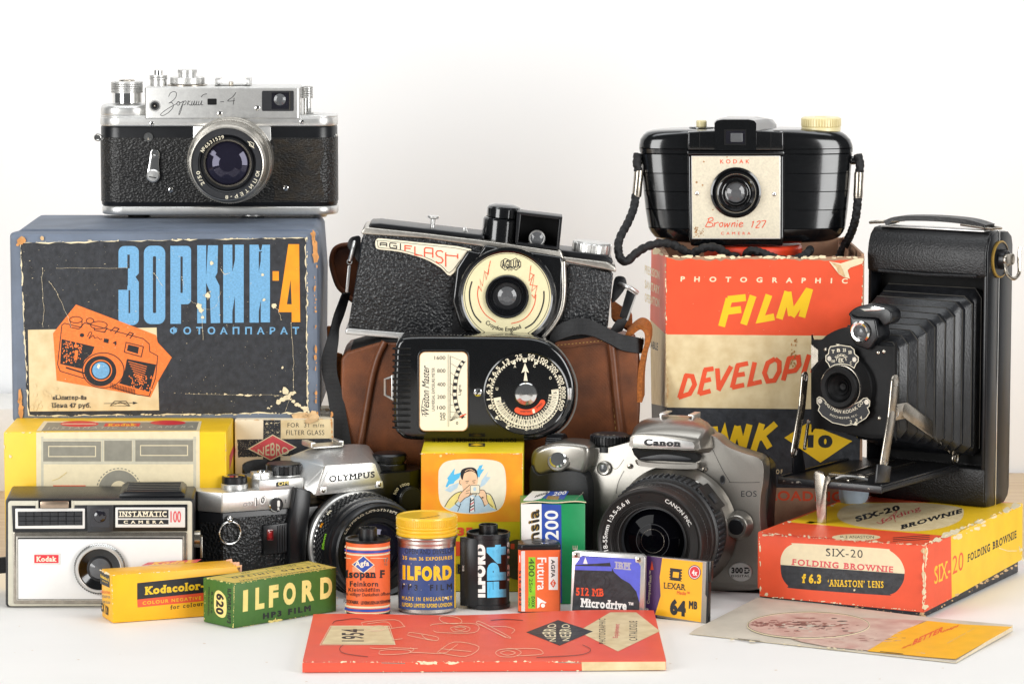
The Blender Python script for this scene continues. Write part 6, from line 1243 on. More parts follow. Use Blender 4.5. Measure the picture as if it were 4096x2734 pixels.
d.line([(1062, 400), (1088, 382), (1118, 396), (1150, 380), (1180, 404), (1180, 430), (1152, 452), (1118, 432), (1086, 452), (1060, 428)], 4, black, 0, True); d.text('AGILUX', ((1066, 442), (1176, 440), (1066, 392)), black, .03); d.text('LTD', (1104, 444, 1130, 455), black, .02)
d.arc('Croydon England', cx, cy, 186, 231, 294, 34, black, .012)
b.build('lens_plate', t)
b = MB(); p = P.off(15).hit(*ZE(1056, 300))[0]; T = Matrix.Rotation(radians(5), 4, 'Y'); r = 116 * k; h1 = 168 * k; F = UP(p) @ T
b.lathe(F, [(r, -4), (r, h1 - 1.5), (r - .6, h1 - .4), (r - 1.6, h1)], bake, 56); F2 = F @ Matrix.Translation((6 * k, 0, h1)); r2 = 103 * k; h2 = 74 * k
b.lathe(F2, [(r2 - 1.4, -.4), (r2, .4), (r2, h2 - 2), (r2 - .8, h2 - .7), (r2 - 2.4, h2), (r2 * .55, h2 + .6), (0, h2 + .8)], bake, 56); b.prism(ez([(930, 345), (940, 290), (1165, 318), (1160, 350)], 2), -n * 26, bake, 1); b.build('flash_socket', t)
b = MB()
oq = [(1158, 100), (1425, 130), (1434, 150), (1412, 330), (1146, 300)]; iq = [(1182, 120), (1414, 148), (1396, 312), (1164, 285)]
def ring4(b, o4, i4, w0, w1, m):
    for i in range(4): b.prism([*(P.off(w0).hit(*ZE(*v))[0] for v in (o4[i], o4[(i + 1) % 4], i4[(i + 1) % 4], i4[i]))], -n * (w1 - w0), m, .3)
ring4(b, [(1158, 100), (1432, 132), (1412, 330), (1146, 300)], iq, -1, 18, blkp); b.prism(ez([(1160, 102), (1430, 134), (1410, 328), (1148, 298)], 16), -n * 2, blkm); F = P.frame(P.off(6).hit(*ZE(1278, 262))[0]); b.lathe(F, [(50 * k, -3), (50 * k, 0), (44 * k, .4), (40 * k, 0, lensc), (20 * k, 1), (0, 1.3)], satin, 40); b.build('viewfinder', t)
b = MB(); p = P.off(16).hit(*ZE(645, 232))[0]; T = Matrix.Rotation(radians(5), 4, 'Y'); b.lathe(UP(p) @ T, [(15 * k, -2), (13 * k, 5), (15 * k, 88 * k), (34 * k, 96 * k), (36 * k, 108 * k), (20 * k, 112 * k), (0, 112 * k)], satin, 32); b.build('shutter_plunger', t)
b = MB(); b.prism(ez([(835, 196), (848, 190), (866, 232), (832, 232)], 12), -n * 2, satin, .3); b.build('shutter_lever', t)
p = P.off(18).hit(*ZE(1605, 352))[0]; T = Matrix.Rotation(radians(6), 4, 'Y'); F = UP(p) @ T; b = MB(); r = 120 * k; b.lathe(F, [(r * .9, -3.2, blkp), (r * .9, .5)], blkp, 40); b.gear(F, r, .5, 6.4, 24, .7, satin, .5, .7); b.lathe(F, [(r * .94, 6.2), (r * .9, 7), (0, 7.2)], satin, 40); b.build('winding_knob', t)
for s_, lug in ((0, sm_([(150, 262), (175, 250), (215, 258), (205, 400), (178, 372), (140, 320), (136, 290)], 3)), (1, sm_([(1752, 495), (1800, 492), (1818, 520), (1812, 560), (1760, 630), (1728, 645), (1735, 560)], 3))):
    b = MB(); b.prism(ez(lug, 14), -n * 1.6, blkp, .4); b.build('strap_lug', t)
b = MB(); b.tube(cr([P.off(w_).hit(*ZE(*v))[0] for v, w_ in (((178, 280), 15), ((168, 330), 11), ((150, 395), 12))], 5), 1.25, satin, 10); b.torus(P.frame(P.off(12).hit(*ZE(148, 402))[0]), 1.4, .35, satin, 20, 6); b.prism(ez([(138, 425), (156, 428), (140, 588), (122, 586)], 13), -n * 2, satin, .3); b.build('strap_ring', t)
b = MB(); b.tube(cr([P.off(w_).hit(*ZE(*v))[0] for v, w_ in (((1775, 535), 15), ((1810, 548), 9), ((1850, 565), 8), ((1885, 590), 10))], 5), 1.3, satin, 10); b.prism(ez([(1822, 570), (1878, 605), (1826, 755), (1775, 735)], 10), -n * 2, blkp, .3); b.prism(ez([(1870, 602), (1878, 605), (1826, 757), (1816, 752)], 9.7), n * .3, satin); b.build('strap_ring', t)
b = MB(); pts = [((128, 590), 14), ((112, 640), 15), ((85, 720), 12), ((60, 800), 8), ((45, 880), 2), ((25, 980), -2), ((30, 1080), -3), ((60, 1200), -4), ((85, 1350), -5), ((110, 1500), -6), ((130, 1640), -7)]
b.strap([P.off(w_).hit(*ZE(*v))[0] for v, w_ in pts], [(4, 6, 0), (5, 4, 0), (6, 3, 0), (5, 4, 0), (7, 3, 0), (9, 1, 0), (9, -1, 0), (9, 2, 0), (9.5, 1, 0), (9.5, 0, 0), (9.5, 0, 0)], 1.2, strapm)
b.build('neck_strap', t); b = MB()
b.strap([P.off(w_).hit(*ZE(*v))[0] for v, w_ in (((1800, 740), 10), ((1770, 790), 9), ((1750, 830), 9))], [(8, 2, 2)] * 3, 1.2, strapm); b.build('strap_end', t); b = MB()
b.strap([P.off(w_).hit(*ZE(*v))[0] for v, w_ in (((1360, 860), -3), ((1430, 820), -6), ((1520, 792), -8), ((1600, 800), -8), ((1690, 840), -7), ((1780, 885), -5), ((1880, 905), -3), ((1912, 912), 2))], [(2, 3, 9), (1, 3, 9.5), (0, 3, 9.5), (-1.5, 3, 9.5), (-2, 3, 9.5), (-1.5, 3, 9.5), (0, 3, 9), (1, 3, 8)], 1.4, strapm, 8)
b.build('neck_strap', t)
# ---------------------------------------------------------------- developing tank carton, open at the top
YT = 128.; P = VP((0, YT, 0), 1.); n = P.n; k = mmpp(ZK, YT, 120)
xL = P.uz(*ZK(188, 500))[0]; xR = P.uz(*ZK(1382, 300))[0]; zT = P.hit(*ZK(780, 100))[0].z; dep = 112
t = thing('tank_carton', 'open red, cream and black developing tank carton with a torn rim', 'box', P.pt((xL + xR) / 2, 0, 50))
kraft = mat('brown_kraft_card', 'A98469', .8, var=.12, vs=150)
def wall(u0, w0, u1, w1, th, top, m=kraft):
    b = MB(); a, c = P.pt(u0, 0, w0), P.pt(u1, 0, w1); b.prism([a, c, c + V((0, 0, top)), a + V((0, 0, top))], (n if 0 else (c - a).cross(V((0, 0, 1))).normalized()) * -th, m); return b
b = MB(); ns = 40; fl = []
for i in range(ns + 1): fl.append(P.pt(xL + (xR - xL) * i / ns, zT + random.uniform(-.5, .35) - (1.3 if 26 < i < 30 else 0), 0))
b.prism([P.pt(xR, 0, 0), *fl[::-1], P.pt(xL, 0, 0)], -n * 1.6, kraft)
d = D(b, P, ZK, .08, .015); 
d.poly([(190, 104)] + [(190 + 1190 * i / 40, 118 + random.uniform(-7, 9)) for i in range(1, 40)] + [(1378, 112), (1366, 578), (184, 568)], redo)
d.poly([(184, 568), (1366, 578), (1360, 1022), (192, 1008)], creamc); d.poly([(192, 1008), (1360, 1022), (1352, 1500), (200, 1480)], nearblk)
d.text('PHOTOGRAPHIC', ((274, 250), (1282, 262), (276, 218)), cream, .035, 0, 3.05)
def bl(pts, w_, m): d.line(pts, w_, m)
for p in ([(568, 352), (522, 520)], [(560, 358), (668, 346)], [(545, 430), (640, 418)], [(712, 335), (655, 508)], [(808, 330), (756, 478), (840, 462)], [(922, 310), (870, 474)], [(922, 312), (944, 455)], [(944, 458), (1050, 298)], [(1054, 292), (1006, 464)]): bl(p, 42, yellow)
for p in ([(310, 810), (268, 950)], [(300, 815), (345, 820), (360, 870), (330, 925), (262, 948)], [(424, 780), (388, 930)], [(416, 782), (474, 774)], [(404, 850), (458, 838)], [(388, 926), (456, 908)], [(496, 772), (506, 900)], [(580, 760), (502, 905)], [(620, 752), (585, 890)], [(612, 756), (682, 742)], [(602, 815), (662, 806)], [(585, 888), (658, 872)], [(722, 735), (692, 868), (764, 852)], [(845, 715), (800, 740), (780, 800), (800, 850), (840, 845), (870, 790), (870, 735), (845, 715)], [(930, 705), (893, 845)], [(925, 712), (985, 705), (990, 750), (965, 785), (910, 795)], [(1050, 690), (1015, 805)], [(1100, 682), (1070, 800)], [(1105, 690), (1130, 780), (1160, 670)], [(1260, 660), (1200, 680), (1190, 760), (1240, 760), (1250, 720)]): bl(p, 28, redo)
for p in ([(380, 1150), (500, 1140)], [(440, 1145), (400, 1290)], [(500, 1270), (540, 1130), (560, 1260)], [(618, 1120), (575, 1260)], [(618, 1120), (650, 1260)], [(650, 1262), (690, 1110)], [(766, 1105), (715, 1265)], [(850, 1105), (745, 1195)], [(770, 1180), (812, 1250)]): bl(p, 38, yellow)
d.poly([(900, 1190), (1040, 1100), (1180, 1160), (1310, 1210), (1118, 1340)], yellow); d.text('10', ((1040, 1250), (1190, 1252), (1042, 1172)), black, .07); d.text('PROOF', ((780, 1408), (890, 1408), (780, 1380)), creamc, .03, 0, 1.4)
d.poly([(200, 1478), (1352, 1500), (1350, 2000), (200, 2000)], kraft); d.text('DAYLIGHT LOADING', ((300, 1560), (1250, 1575), (300, 1500)), redo, .03)
for _ in range(24): d.blob(random.uniform(940, 975), random.uniform(595, 770), random.uniform(3, 9), stain, .7, 1.3)
d.wear((190, 100), (1376, 104), 60, 9, tearc, 5); d.wear((186, 120), (190, 1000), 34, 5, tearc, 3); d.wear((1376, 110), (1366, 560), 20, 5, tearc, 3); d.wear((196, 780), (198, 1000), 14, 7, tear, 4)
d.poly([(1170, 128), (1240, 140), (1330, 112), (1378, 108), (1372, 140), (1300, 165), (1282, 180), (1296, 232), (1260, 222), (1230, 205)], tearc); d.poly([(1180, 132), (1215, 165), (1225, 200), (1270, 225), (1255, 180), (1240, 150)], tear)
for _ in range(30): d.blob(random.uniform(220, 1100), random.uniform(120, 1450), 1.6, tearc)
b.build('front_panel', t)
b = wall(xL, 1.7, xL, dep, -1.6, zT + .5)
d = D(b, Pl(P.pt(xL, 0, 0), -P.u), ZK, .08, .015); d.poly([(100, 50), (190, 98), (184, 566), (92, 478)], redo); d.poly([(92, 478), (184, 566), (192, 1005), (100, 985)], creamc); d.poly([(100, 985), (192, 1005), (200, 1480), (110, 1450)], nearblk)
for s_, y in (('PRECISION', 160), ('SANITARY', 250), ('OPERATION', 330)): d.text(s_, ((60, y + 40), (148, y + 78), (60, y - 12)), cream, .03)
d.text('ADJUSTABLE', ((30, 640), (140, 680), (30, 580)), black, .03); d.wear((185, 110), (186, 1000), 24, 6, tearc, 3); d.wear((105, 55), (185, 100), 14, 7, tearc, 4); b.build('side_panel', t)
b = wall(xR, dep, xR, 1.7, -1.6, zT + 1.5); b.build('side_panel', t)
b = wall(xR, dep, xL, dep, 1.6, zT + 1); b.build('back_panel', t)
b = MB(); b.prism([P.pt(xL + 2, 0, 2), P.pt(xR - 2, 0, 2), P.pt(xR - 2, 0, dep - 2), P.pt(xL + 2, 0, dep - 2)], (0, 0, 2), kraft); b.build('bottom_panel', t)
b = MB(); 
b.sheet(lambda u_, v_: P.pt(xR - 2.6 - 5 * v_ * v_ + .8 * sin(u_ * 9), zT + .8 + 2.4 * u_ - 26 * v_, 26 + 70 * u_), 10, 8, kraft); b.build('inner_flap', t)
b = MB(); b.sheet(lambda u_, v_: P.pt(xR - 7 - 6 * v_ * v_ + 1.2 * sin(u_ * 7 + 1), zT + .2 + 2. * u_ - 24 * v_, 34 + 60 * u_), 10, 8, kraft); b.build('inner_flap', t)
# ---------------------------------------------------------------- red tank lid inside the carton
YBr = 160.; zl = onY(ZF(1040, 972), YBr).z; kk = mmpp(ZF, YBr, 220)
c = onY(ZF(1032, 975), YBr + 26); r = 345 * kk; c.z = zl
t = thing('developing_tank', 'round red plastic tank standing inside the open carton below the bakelite camera', 'tank', V((c.x, c.y, 2.2)))
b = MB(); b.lathe(UP((c.x, c.y, 0)), [(0, 2.2), (r - 4, 2.2), (r - 3, 4), (r - 2, zl - 22), (r - 2, zl - 16)], mat('dark_red_plastic', '8E2414', .4, var=.05), 72); b.build('tank_body', t)
b = MB(); b.lathe(UP((c.x, c.y, 0)), [(r, zl - 17), (r + .3, zl - 16), (r, zl - 2.4), (r - .6, zl - .8), (r - 2, zl - .1), (r - 8, zl - .05), (0, zl - .05)], redp, 80); b.build('screw_cap', t)
# ---------------------------------------------------------------- black bakelite camera with ivory knob
P = VP((0, YBr, 0)); n = P.n; k = kk
t = thing('bakelite_camera', 'rounded black bakelite camera with cream face plate, ivory knob and cord strap', 'camera', V((c.x, YBr + 20, zl)))
lev = [(962, 640, 1240, .8), (948, 460, 1560, .82), (938, 400, 1610, .9), (918, 352, 1650, .95), (885, 325, 1680, .98)]
for y, x0, x1 in ((850, 309, 1694), (720, 289, 1711), (592, 276, 1723), (465, 263, 1733)): lev += [(y + 3, x0, x1, 1.), (y, x0 + 9, x1 - 9, .985), (y - 3, x0, x1, 1.)]
lev += [(400, 258, 1738, 1), (334, 252, 1743, 1), (330, 262, 1733, .98), (326, 250, 1745, 1), (297, 244, 1748, 1), (294, 254, 1738, .98), (291, 245, 1747, 1), (270, 247, 1742, 1), (235, 254, 1728, .98), (205, 275, 1700, .94), (186, 298, 1672, .9), (174, 335, 1640, .86), (167, 390, 1590, .8), (162, 460, 1500, .7), (159, 560, 1400, .55)]
b = MB(); L = []
for y, x0, x1, f in lev:
    z = P.hit(*ZF(900, y))[0].z; u0, u1 = P.uz(*ZF(x0, y))[0], P.uz(*ZF(x1, y))[0]; cx, hw = (u0 + u1) / 2, (u1 - u0) / 2; l = []
    for i in range(110):
        a = 2 * pi * i / 110; ca, sa = cos(a), sin(a); e = .62
        x = cx + hw * math.copysign(abs(ca) ** e, ca); w_ = 20 + (17 if sa < 0 else 26) * f * math.copysign(abs(sa) ** .75, sa)
        l.append(P.pt(x, z, w_))
    L.append(l)
b.loft(L, bake); b.build('body', t, ang=24)
b = MB(); zc0, zc1 = P.hit(*ZF(900, 966))[0].z, P.hit(*ZF(900, 332))[0].z
def fz(pts, w=0.): return tr(P, ZF, pts, w)
b.prism(fz([(578, 330), (1248, 330), (1248, 900), (1240, 966), (600, 966), (584, 900)]), -n * 30, bake, 1.4, 3); b.build('front_block', t)
b = MB(); b.prism(fz([(577, 172), (660, 166), (760, 162), (1054, 162), (1156, 166), (1246, 172), (1246, 303), (577, 300)], -.3), -n * 34, bake, 1, 3)
for x in (660, 1156): b.prism(fz([(x - 2, 168), (x + 2, 168), (x + 2, 300), (x - 2, 300)], -.4), n * -.2, void)
b.prism(fz([(576, 303), (1248, 306), (1248, 330), (576, 330)], -.9), -n * 30, bake, .5, 2)
for x0, x1 in ((1080, 1130), (1175, 1225)): b.prism(fz([(x0, 160), (x1, 160), (x1, 172), (x0, 172)], 2), -n * 22, bake, .6)
b.build('top_bridge', t)
b = MB(); L = []
for w_, pts in ((-1.2, [(764, 300), (764, 110), (778, 92), (820, 84), (1000, 84), (1040, 92), (1054, 110), (1054, 300)]), (2, [(760, 300), (760, 105), (775, 86), (820, 76), (1000, 78), (1045, 88), (1058, 108), (1058, 300)]), (22, [(770, 300), (775, 100), (800, 75), (860, 62), (1060, 64), (1130, 78), (1160, 110), (1160, 300)]), (36, [(800, 300), (800, 110), (830, 85), (880, 70), (1080, 70), (1170, 85), (1195, 120), (1190, 300)])): L.append([P.off(w_).hit(*ZF(*q))[0] for q in pts])
b.loft(L, bake); b.build('finder_housing', t)
b = MB(); b.prism(fz(rrect(830, 153, 984, 262, 4), -1.25), n * .3, blkm); b.prism(fz(rrect(842, 164, 976, 252, 3), -1.6), n * .1, vfg); b.prism(fz(rrect(876, 178, 958, 240, 4), -1.75), n * .4, lensc, .2); b.build('viewfinder_window', t)
b = MB(); b.prism(fz([(602, 337), (1222, 337), (1222, 914), (606, 914)], -.05), n * .5, silverw, .15); d = D(b, P.off(-.6), ZF, .05, .012)
d.poly([(606, 341), (1217, 341), (1217, 909), (610, 909)], mat('speckled_cream_plate', 'DDD3BC', .45, var=.08, vs=900))
d.text('KODAK', (802, 362, 1006, 391), redo, .02, 0, 1.7); d.text('CAMERA', (808, 866, 1014, 886), redo, .02, 0, 1.9)
for p in ([(728, 768), (715, 800), (698, 832)], [(715, 778), (745, 766), (752, 785), (722, 800), (750, 808), (745, 828), (712, 832), (700, 824)], [(766, 800), (758, 832)], [(762, 812), (785, 800), (792, 804)], [(812, 802), (798, 812), (802, 830), (818, 824), (820, 804), (812, 802)], [(836, 802), (834, 832), (852, 808), (854, 832), (872, 802)], [(888, 802), (880, 832)], [(884, 815), (902, 802), (906, 808), (900, 832)], [(922, 804), (916, 832)], [(936, 818), (960, 808), (950, 800), (936, 812), (938, 830), (962, 824)], [(1036, 792), (1022, 836)], [(1026, 800), (1036, 792)], [(1058, 798), (1076, 790), (1080, 802), (1050, 836), (1076, 834)], [(1090, 792), (1120, 790), (1094, 838)]): d.line(p, 6, redo, 4)
d.ell(924, 790, 3.5, 3.5, redo)
for _ in range(26): d.blob(random.uniform(615, 690), random.uniform(830, 905), random.uniform(2, 7), stain)
for q in ((690, 378, 7), (640, 520, 9), (680, 540, 6), (752, 712, 5), (850, 345, 6)): d.blob(*q, stain)
b.build('face_plate', t)
for x, y in ((641, 598), (1179, 604)):
    b = MB(); b.screw(P.frame(P.off(-.7).hit(*ZF(x, y))[0]), 14 * k * 1.05, chrome, .6); b.build('plate_screw', t)
F = P.frame(P.off(-.6).hit(*ZF(911, 592))[0]); R_ = 176 * k; b = MB()
b.lathe(F, [(R_, 0), (R_, .8), (R_ * .93, 1.2), (R_ * .84, .9), (R_ * .8, 1.), (R_ * .78, 5.5), (R_ * .75, 6.6), (R_ * .7, 7), (R_ * .62, 6.2), (R_ * .56, 5.2), (R_ * .53, 5.4), (R_ * .5, 3.6), (R_ * .44, 3.8), (R_ * .42, 2.4), (R_ * .37, 2.2, lensc), (R_ * .2, 3.2), (0, 3.5)], bake, 72); b.build('lens', t)
p = P.off(22).hit(*ZF(672, 135))[0]; b = MB(); b.lathe(UP(p), [(90 * k, -2, bake), (86 * k, 0), (40 * k, .4), (37 * k, .4, ivp), (37 * k, 3.2), (33 * k, 3.9), (0, 4)], bake, 40); b.build('shutter_button', t)
p = P.off(22).hit(*ZF(1505, 158))[0]; r = 139 * k; b = MB(); b.lathe(UP(p), [(r * .99, -1), (r * .99, 2), (r * .94, 2.4)], ivp, 56); b.gear(UP(p), r * 1.01, 2.3, 7.4, 44, .6, ivp, .4, .6); b.lathe(UP(p), [(r * .96, 7.3), (r * .9, 8), (r * .3, 8), (r * .28, 8.4), (0, 8.4)], ivp, 56); b.build('winding_knob', t)
for x in (232, 1768):
    b = MB(); s_ = -1 if x < 900 else 1; p = P.off(18).hit(*ZF(x, 368))[0]; b.lathe(fr(p - V((s_ * 4, 0, 0)), (0, 1, 0), (0, 0, s_)), [(2.6, -3), (2.6, 4), (0, 4.2)], bake, 24); b.dome(fr(p + V((s_ * .2, 0, 0)), (0, 1, 0), (0, 0, s_)), 2.6, 1.4, chrome, 20); b.build('strap_lug', t)
b = MB()
def cord(pts, r=2.35, braid=.16): b.tube(cr([P.off(w_).hit(*ZF(x, y))[0] for x, y, w_ in pts], 14), r, cordm, 12, braid=braid, pitch=5.2)
cord([(228, 325, 16), (222, 380, 14), (232, 440, 14)]); cord([(214, 610, 14), (200, 700, 10), (160, 800, 2), (112, 890, -6), (92, 960, -10), (105, 1045, -14), (150, 1072, -16), (210, 1020, -14), (290, 970, -10), (390, 945, -8), (470, 955, -7), (540, 990, -7), (600, 1024, -5), (640, 1000, -7), (700, 975, -8), (770, 975, -8), (830, 1005, -8), (868, 1034, -6), (925, 1036, -3)])
cord([(978, 1032, -3), (1010, 1000, -8), (1080, 1008, -9), (1150, 1036, -10), (1230, 1060, -11), (1320, 1058, -11), (1380, 1035, -9), (1420, 1005, -5), (1428, 990, 4)])
cord([(1762, 330, 16), (1776, 390, 14), (1772, 455, 14)]); cord([(1762, 620, 14), (1756, 700, 14), (1742, 790, 15), (1712, 880, 18), (1670, 960, 22), (1632, 1040, 24), (1600, 1110, 26)])
b.build('cord_strap', t)
for q in (((238, 436), (220, 620)), ((1770, 450), (1762, 630))):
    b = MB(); a_, c_ = [P.off(14).hit(*ZF(*v))[0] for v in q]; b.tube([a_, a_.lerp(c_, .1), a_.lerp(c_, .5), a_.lerp(c_, .9), c_], [2.7, 2.9, 2.8, 2.9, 2.7], nickel, 14); b.build('strap_clamp', t)
# ---------------------------------------------------------------- folding bellows camera
gp = onZ((3934, 2032), E3t); P = VP((gp.x, gp.y, E3t), -33.); n = P.n; Zb = E3t; k = mmpp(ZH, gp.y, 120)
kz = lambda y, x=1140: P.hit(*ZH(x, y))[0].z
W_ = -P.uz(*ZH(540, 900))[0]; ztop = kz(148); DP = 33.
t = thing('folding_camera', 'black folding camera with open bellows standing on the orange and yellow carton', 'camera', P.pt(-W_ / 2, Zb, 15))
zo0, zo1 = kz(1385, 1120), kz(408, 1120)
b = MB()
side = [(0, Zb), (0, ztop - 9), (1.2, ztop - 4), (4.5, ztop - .8), (9, ztop), (DP - 6, ztop), (DP - 1.5, ztop - 2), (DP, ztop - 7), (DP, Zb + 7), (DP - 2, Zb + 2), (DP - 7, Zb), (5, Zb), ]
# shell in two halves, the front one hollow where the bellows come out
bot = [(2, Zb + .4), (0, Zb + 4), (0, zo0 - 2), (14, zo0 - 2), (14, Zb + .2), (6, Zb)]
b.prism([P.pt(-W_, z, w_) for w_, z in bot], P.u * W_, leathf, .8, 3); b.build('lower_front', t)
zro = kz(392, 1130); hr = ztop - zro
b = MB(); roll = [(14, zro), (1.2, zro), (-.6, zro + 2), (-1.2, zro + hr * .4), (0, zro + hr * .66), (2.6, zro + hr * .86), (7, ztop - .4), (12, ztop), (15, ztop)]
b.prism([P.pt(-W_, z, w_) for w_, z in roll], P.u * (W_ - .6), leathf, 1.2, 3); b.tube([P.pt(-W_ + 8, zro + 1.5, -1.2), P.pt(-W_ / 2, zro + .8, -1.6), P.pt(-6, zro + 1.5, -1.2)], 1.0, leathf, 8); b.build('roll_cover', t)
b = MB(); b.prism([P.pt(-W_ + .1, z, w_) for w_, z in ((14.2, Zb + .4), (14.2, ztop - .2), (26, ztop - .6), (31, ztop - 3), (33, ztop - 8), (33, Zb + 8), (31, Zb + 3), (26, Zb + .3))], P.u * (W_ - .5), leathf, 1, 3); b.build('back', t)
b = MB()
for u0, u1 in ((-2.4, -.2), (-W_ + .2, -W_ + 2.4)): b.prism([P.pt(u0, z, w_) for w_, z in ((13.9, zo0 - 4), (13.9, zro + 2), (.3, zro + 2), (.3, zo0 - 4))], P.u * (u1 - u0), blkp, .6, 2)
b.prism([P.pt(-.5, z, w_) for w_, z in ((.5, Zb + 4), (2, Zb + .8), (6, Zb + .2), (13.9, Zb + .2), (13.9, ztop - .2), (8, ztop - .2), (3, ztop - 2.4), (.3, zro + hr * .6), (.3, zro))], P.u * 1.2, blkp, .4, 2)
b.build('side_frame', t)
b = MB(); b.prism([P.pt(-.6, z, w_) for w_, z in ((14.0, Zb - .2), (14.0, ztop + .6), (15., ztop + .6), (15., Zb - .2))], P.u * 1.5, chrome, .2); b.build('seam_strip', t)
b = MB(); b.prism([P.pt(-.4, z, w_) for w_, z in ((15.2, Zb + .2), (15.2, ztop - .2), (26, ztop - .8), (31, ztop - 4), (32.6, ztop - 9), (32.6, Zb + 9), (31, Zb + 4), (26, Zb + .4))], P.u * 1.1, blkp, .3); b.build('back_side', t)
# bed (the dropped front door)
Lb = 84.; bz = zo0 - 1
A_, B_ = onZ(ZH(75, 1452), bz - 1), onZ(ZH(625, 1508), bz - 1)
ub = P.u; ur = (B_ - P.pt(0, 0)).dot(P.u); ul = (A_ - P.pt(0, 0)).dot(P.u); Lb = max((B_ - P.pt(0, 0)).dot(n), 60)
ur = min(ur, -2); ul = max(ul, -W_ - 6)
b = MB(); b.prism([P.pt(ul, bz - 3.2, 2), P.pt(ur, bz - 3.2, 2), P.pt(ur, bz - 3.2, -Lb), P.pt(ul, bz - 3.2, -Lb)], (0, 0, 3.2), leathf, .6, 2)
for q in ((ul + .8, ul + 2.2), (ur - 2.2, ur - .8)): b.prism([P.pt(q[0], bz, 0), P.pt(q[1], bz, 0), P.pt(q[1], bz, -Lb + 1), P.pt(q[0], bz, -Lb + 1)], (0, 0, 1.2), blkp, .2)
b.prism([P.pt(ul, bz - 3.6, -Lb), P.pt(ur, bz - 3.6, -Lb), P.pt(ur, bz + .6, -Lb), P.pt(ul, bz + .6, -Lb)], n * 1, blkp, .3)
d = D(b, P.off(-Lb - 1), ZH, .05)
d.wear((90, 1465), (620, 1508), 18, 4, nickel, 6); b.build('drop_bed', t)
b = MB(); um = (ul + ur) / 2
for q in (-7, 7): b.prism([P.pt(um + q - 1, bz, -4), P.pt(um + q + 1, bz, -4), P.pt(um + q + 1, bz, -Lb + 8), P.pt(um + q - 1, bz, -Lb + 8)], (0, 0, 1), nickel, .2)
b.prism([P.pt(um - 12, bz + .2, -Lb + 20), P.pt(um + 12, bz + .2, -Lb + 20), P.pt(um + 12, bz + .2, -Lb + 26), P.pt(um - 12, bz + .2, -Lb + 26)], (0, 0, 1.6), nickel, .3); b.tube(cr([P.pt(um + 2, bz + 2, -Lb + 3), P.pt(um + 6, bz + 3.4, -Lb + 5), P.pt(um + 12, bz + 3, -Lb + 9), P.pt(um + 18, bz + 1.4, -Lb + 12)], 5), .7, satin, 8); b.build('focus_track', t)
# standard position from the lens in the picture
ws = -60.
S0 = P.off(ws); u_l, u_r = S0.uz(*ZH(245, 900))[0], S0.uz(*ZH(692, 900))[0]; zl0, zl1 = S0.hit(*ZH(500, 1232))[0].z, S0.hit(*ZH(500, 752))[0].z
b = MB(); L = []; N = 10
o_ = (-W_ + 6, -4.5, zo0 + 3, zo1 - 3)
i_ = (u_l + 8, u_r - 2, zl0 + 2, zl1 + 2)
for j in range(2 * N + 1):
    f = j / (2 * N); w_ = 10 + (ws + 3 - 10) * f; e = 0 if j % 2 else 1.9
    fx = f ** .9; q = [o_[m] + (i_[m] - o_[m]) * fx for m in range(4)]
    x0, x1, y0, y1 = q[0] + e, q[1] - e, q[2] + e, q[3] - e; ch = 5 - e * .6
    jt = lambda: random.uniform(-.55, .55) if 0 < j < 2 * N else 0
    L.append([P.pt(x + jt(), z + jt(), w_ + jt() * .8) for x, z in ((x0 + ch, y0), (x1 - ch, y0), (x1, y0 + ch), (x1, y1 - ch), (x1 - ch, y1), (x0 + ch, y1), (x0, y1 - ch), (x0, y0 + ch))])
b.loft(L, bell, True, False)
for j in range(1, 2 * N, 2): b.tube([L[j][2] + P.u * .1, L[j][3] + P.u * .1, L[j][4] + V((0, 0, .1)), L[j][5] + V((0, 0, .1))], .28, ridge, 6)
b.build('bellows', t)
b = MB(); b.prism([P.pt(-W_ + 2.5, zo0 - 1, 13.8), P.pt(-2.5, zo0 - 1, 13.8), P.pt(-2.5, zo1 + 1, 13.8), P.pt(-W_ + 2.5, zo1 + 1, 13.8)], n * .6, void); b.build('inner_frame', t)
def hz(pts, w): return tr(P, ZH, pts, w)
b = MB(); b.prism(hz([(q.x, q.y) for q in cr([(246, 725), (252, 716), (300, 714), (330, 690), (390, 660), (445, 652), (520, 700), (560, 742), (680, 752), (692, 765), (692, 1215), (680, 1228), (560, 1238), (380, 1200), (262, 1186), (246, 1170)], 3, True)], ws), -n * 2.2, blkm, .5)
b.prism(hz([(246, 740), (282, 770), (282, 830), (246, 870)], ws - .1), n * .1, nickel); b.build('lens_standard', t)
for x, y in ((322, 768), (600, 784), (630, 778), (606, 1132)):
    b = MB(); b.dome(P.frame(P.off(ws - .1).hit(*ZH(x, y))[0]), 12 * k, .8, nickel, 16); b.build('rivet', t)
F = P.frame(P.off(ws).hit(*ZH(425, 962))[0]); R_ = 182 * k * 1.0; b = MB()
pr = [(R_, 0), (R_, 4)]
for i in range(9): r_ = R_ - .5 - i * .7; pr += [(r_, 5.2), (r_ - .35, 5.0)]
pr += [(R_ * .62, 5.2), (R_ * .6, 7.5), (R_ * .56, 8.4), (R_ * .44, 8.2), (R_ * .4, 6.5), (R_ * .38, 7), (R_ * .34, 5.6), (R_ * .24, 4), (R_ * .23, 4.6, blkm), (R_ * .15, 3.4), (R_ * .14, 3.8), (R_ * .09, 2.6), (0, 2.4)]
b.lathe(F, pr, blkm, 80); b.torus(F @ Matrix.Translation((0, 0, 5.4)), R_ * .635, .35, nickel, 60, 6); b.build('shutter', t)
SP = P.off(ws - 5.4); b = MB(); d = D(b, SP, ZH, .05, .012)
up = [(340, 768), (348, 752), (400, 744), (455, 752), (474, 768), (476, 790), (496, 808), (496, 830), (484, 842), (474, 866), (450, 850), (405, 842), (370, 848), (346, 862), (336, 840), (324, 828), (324, 800), (338, 790)]
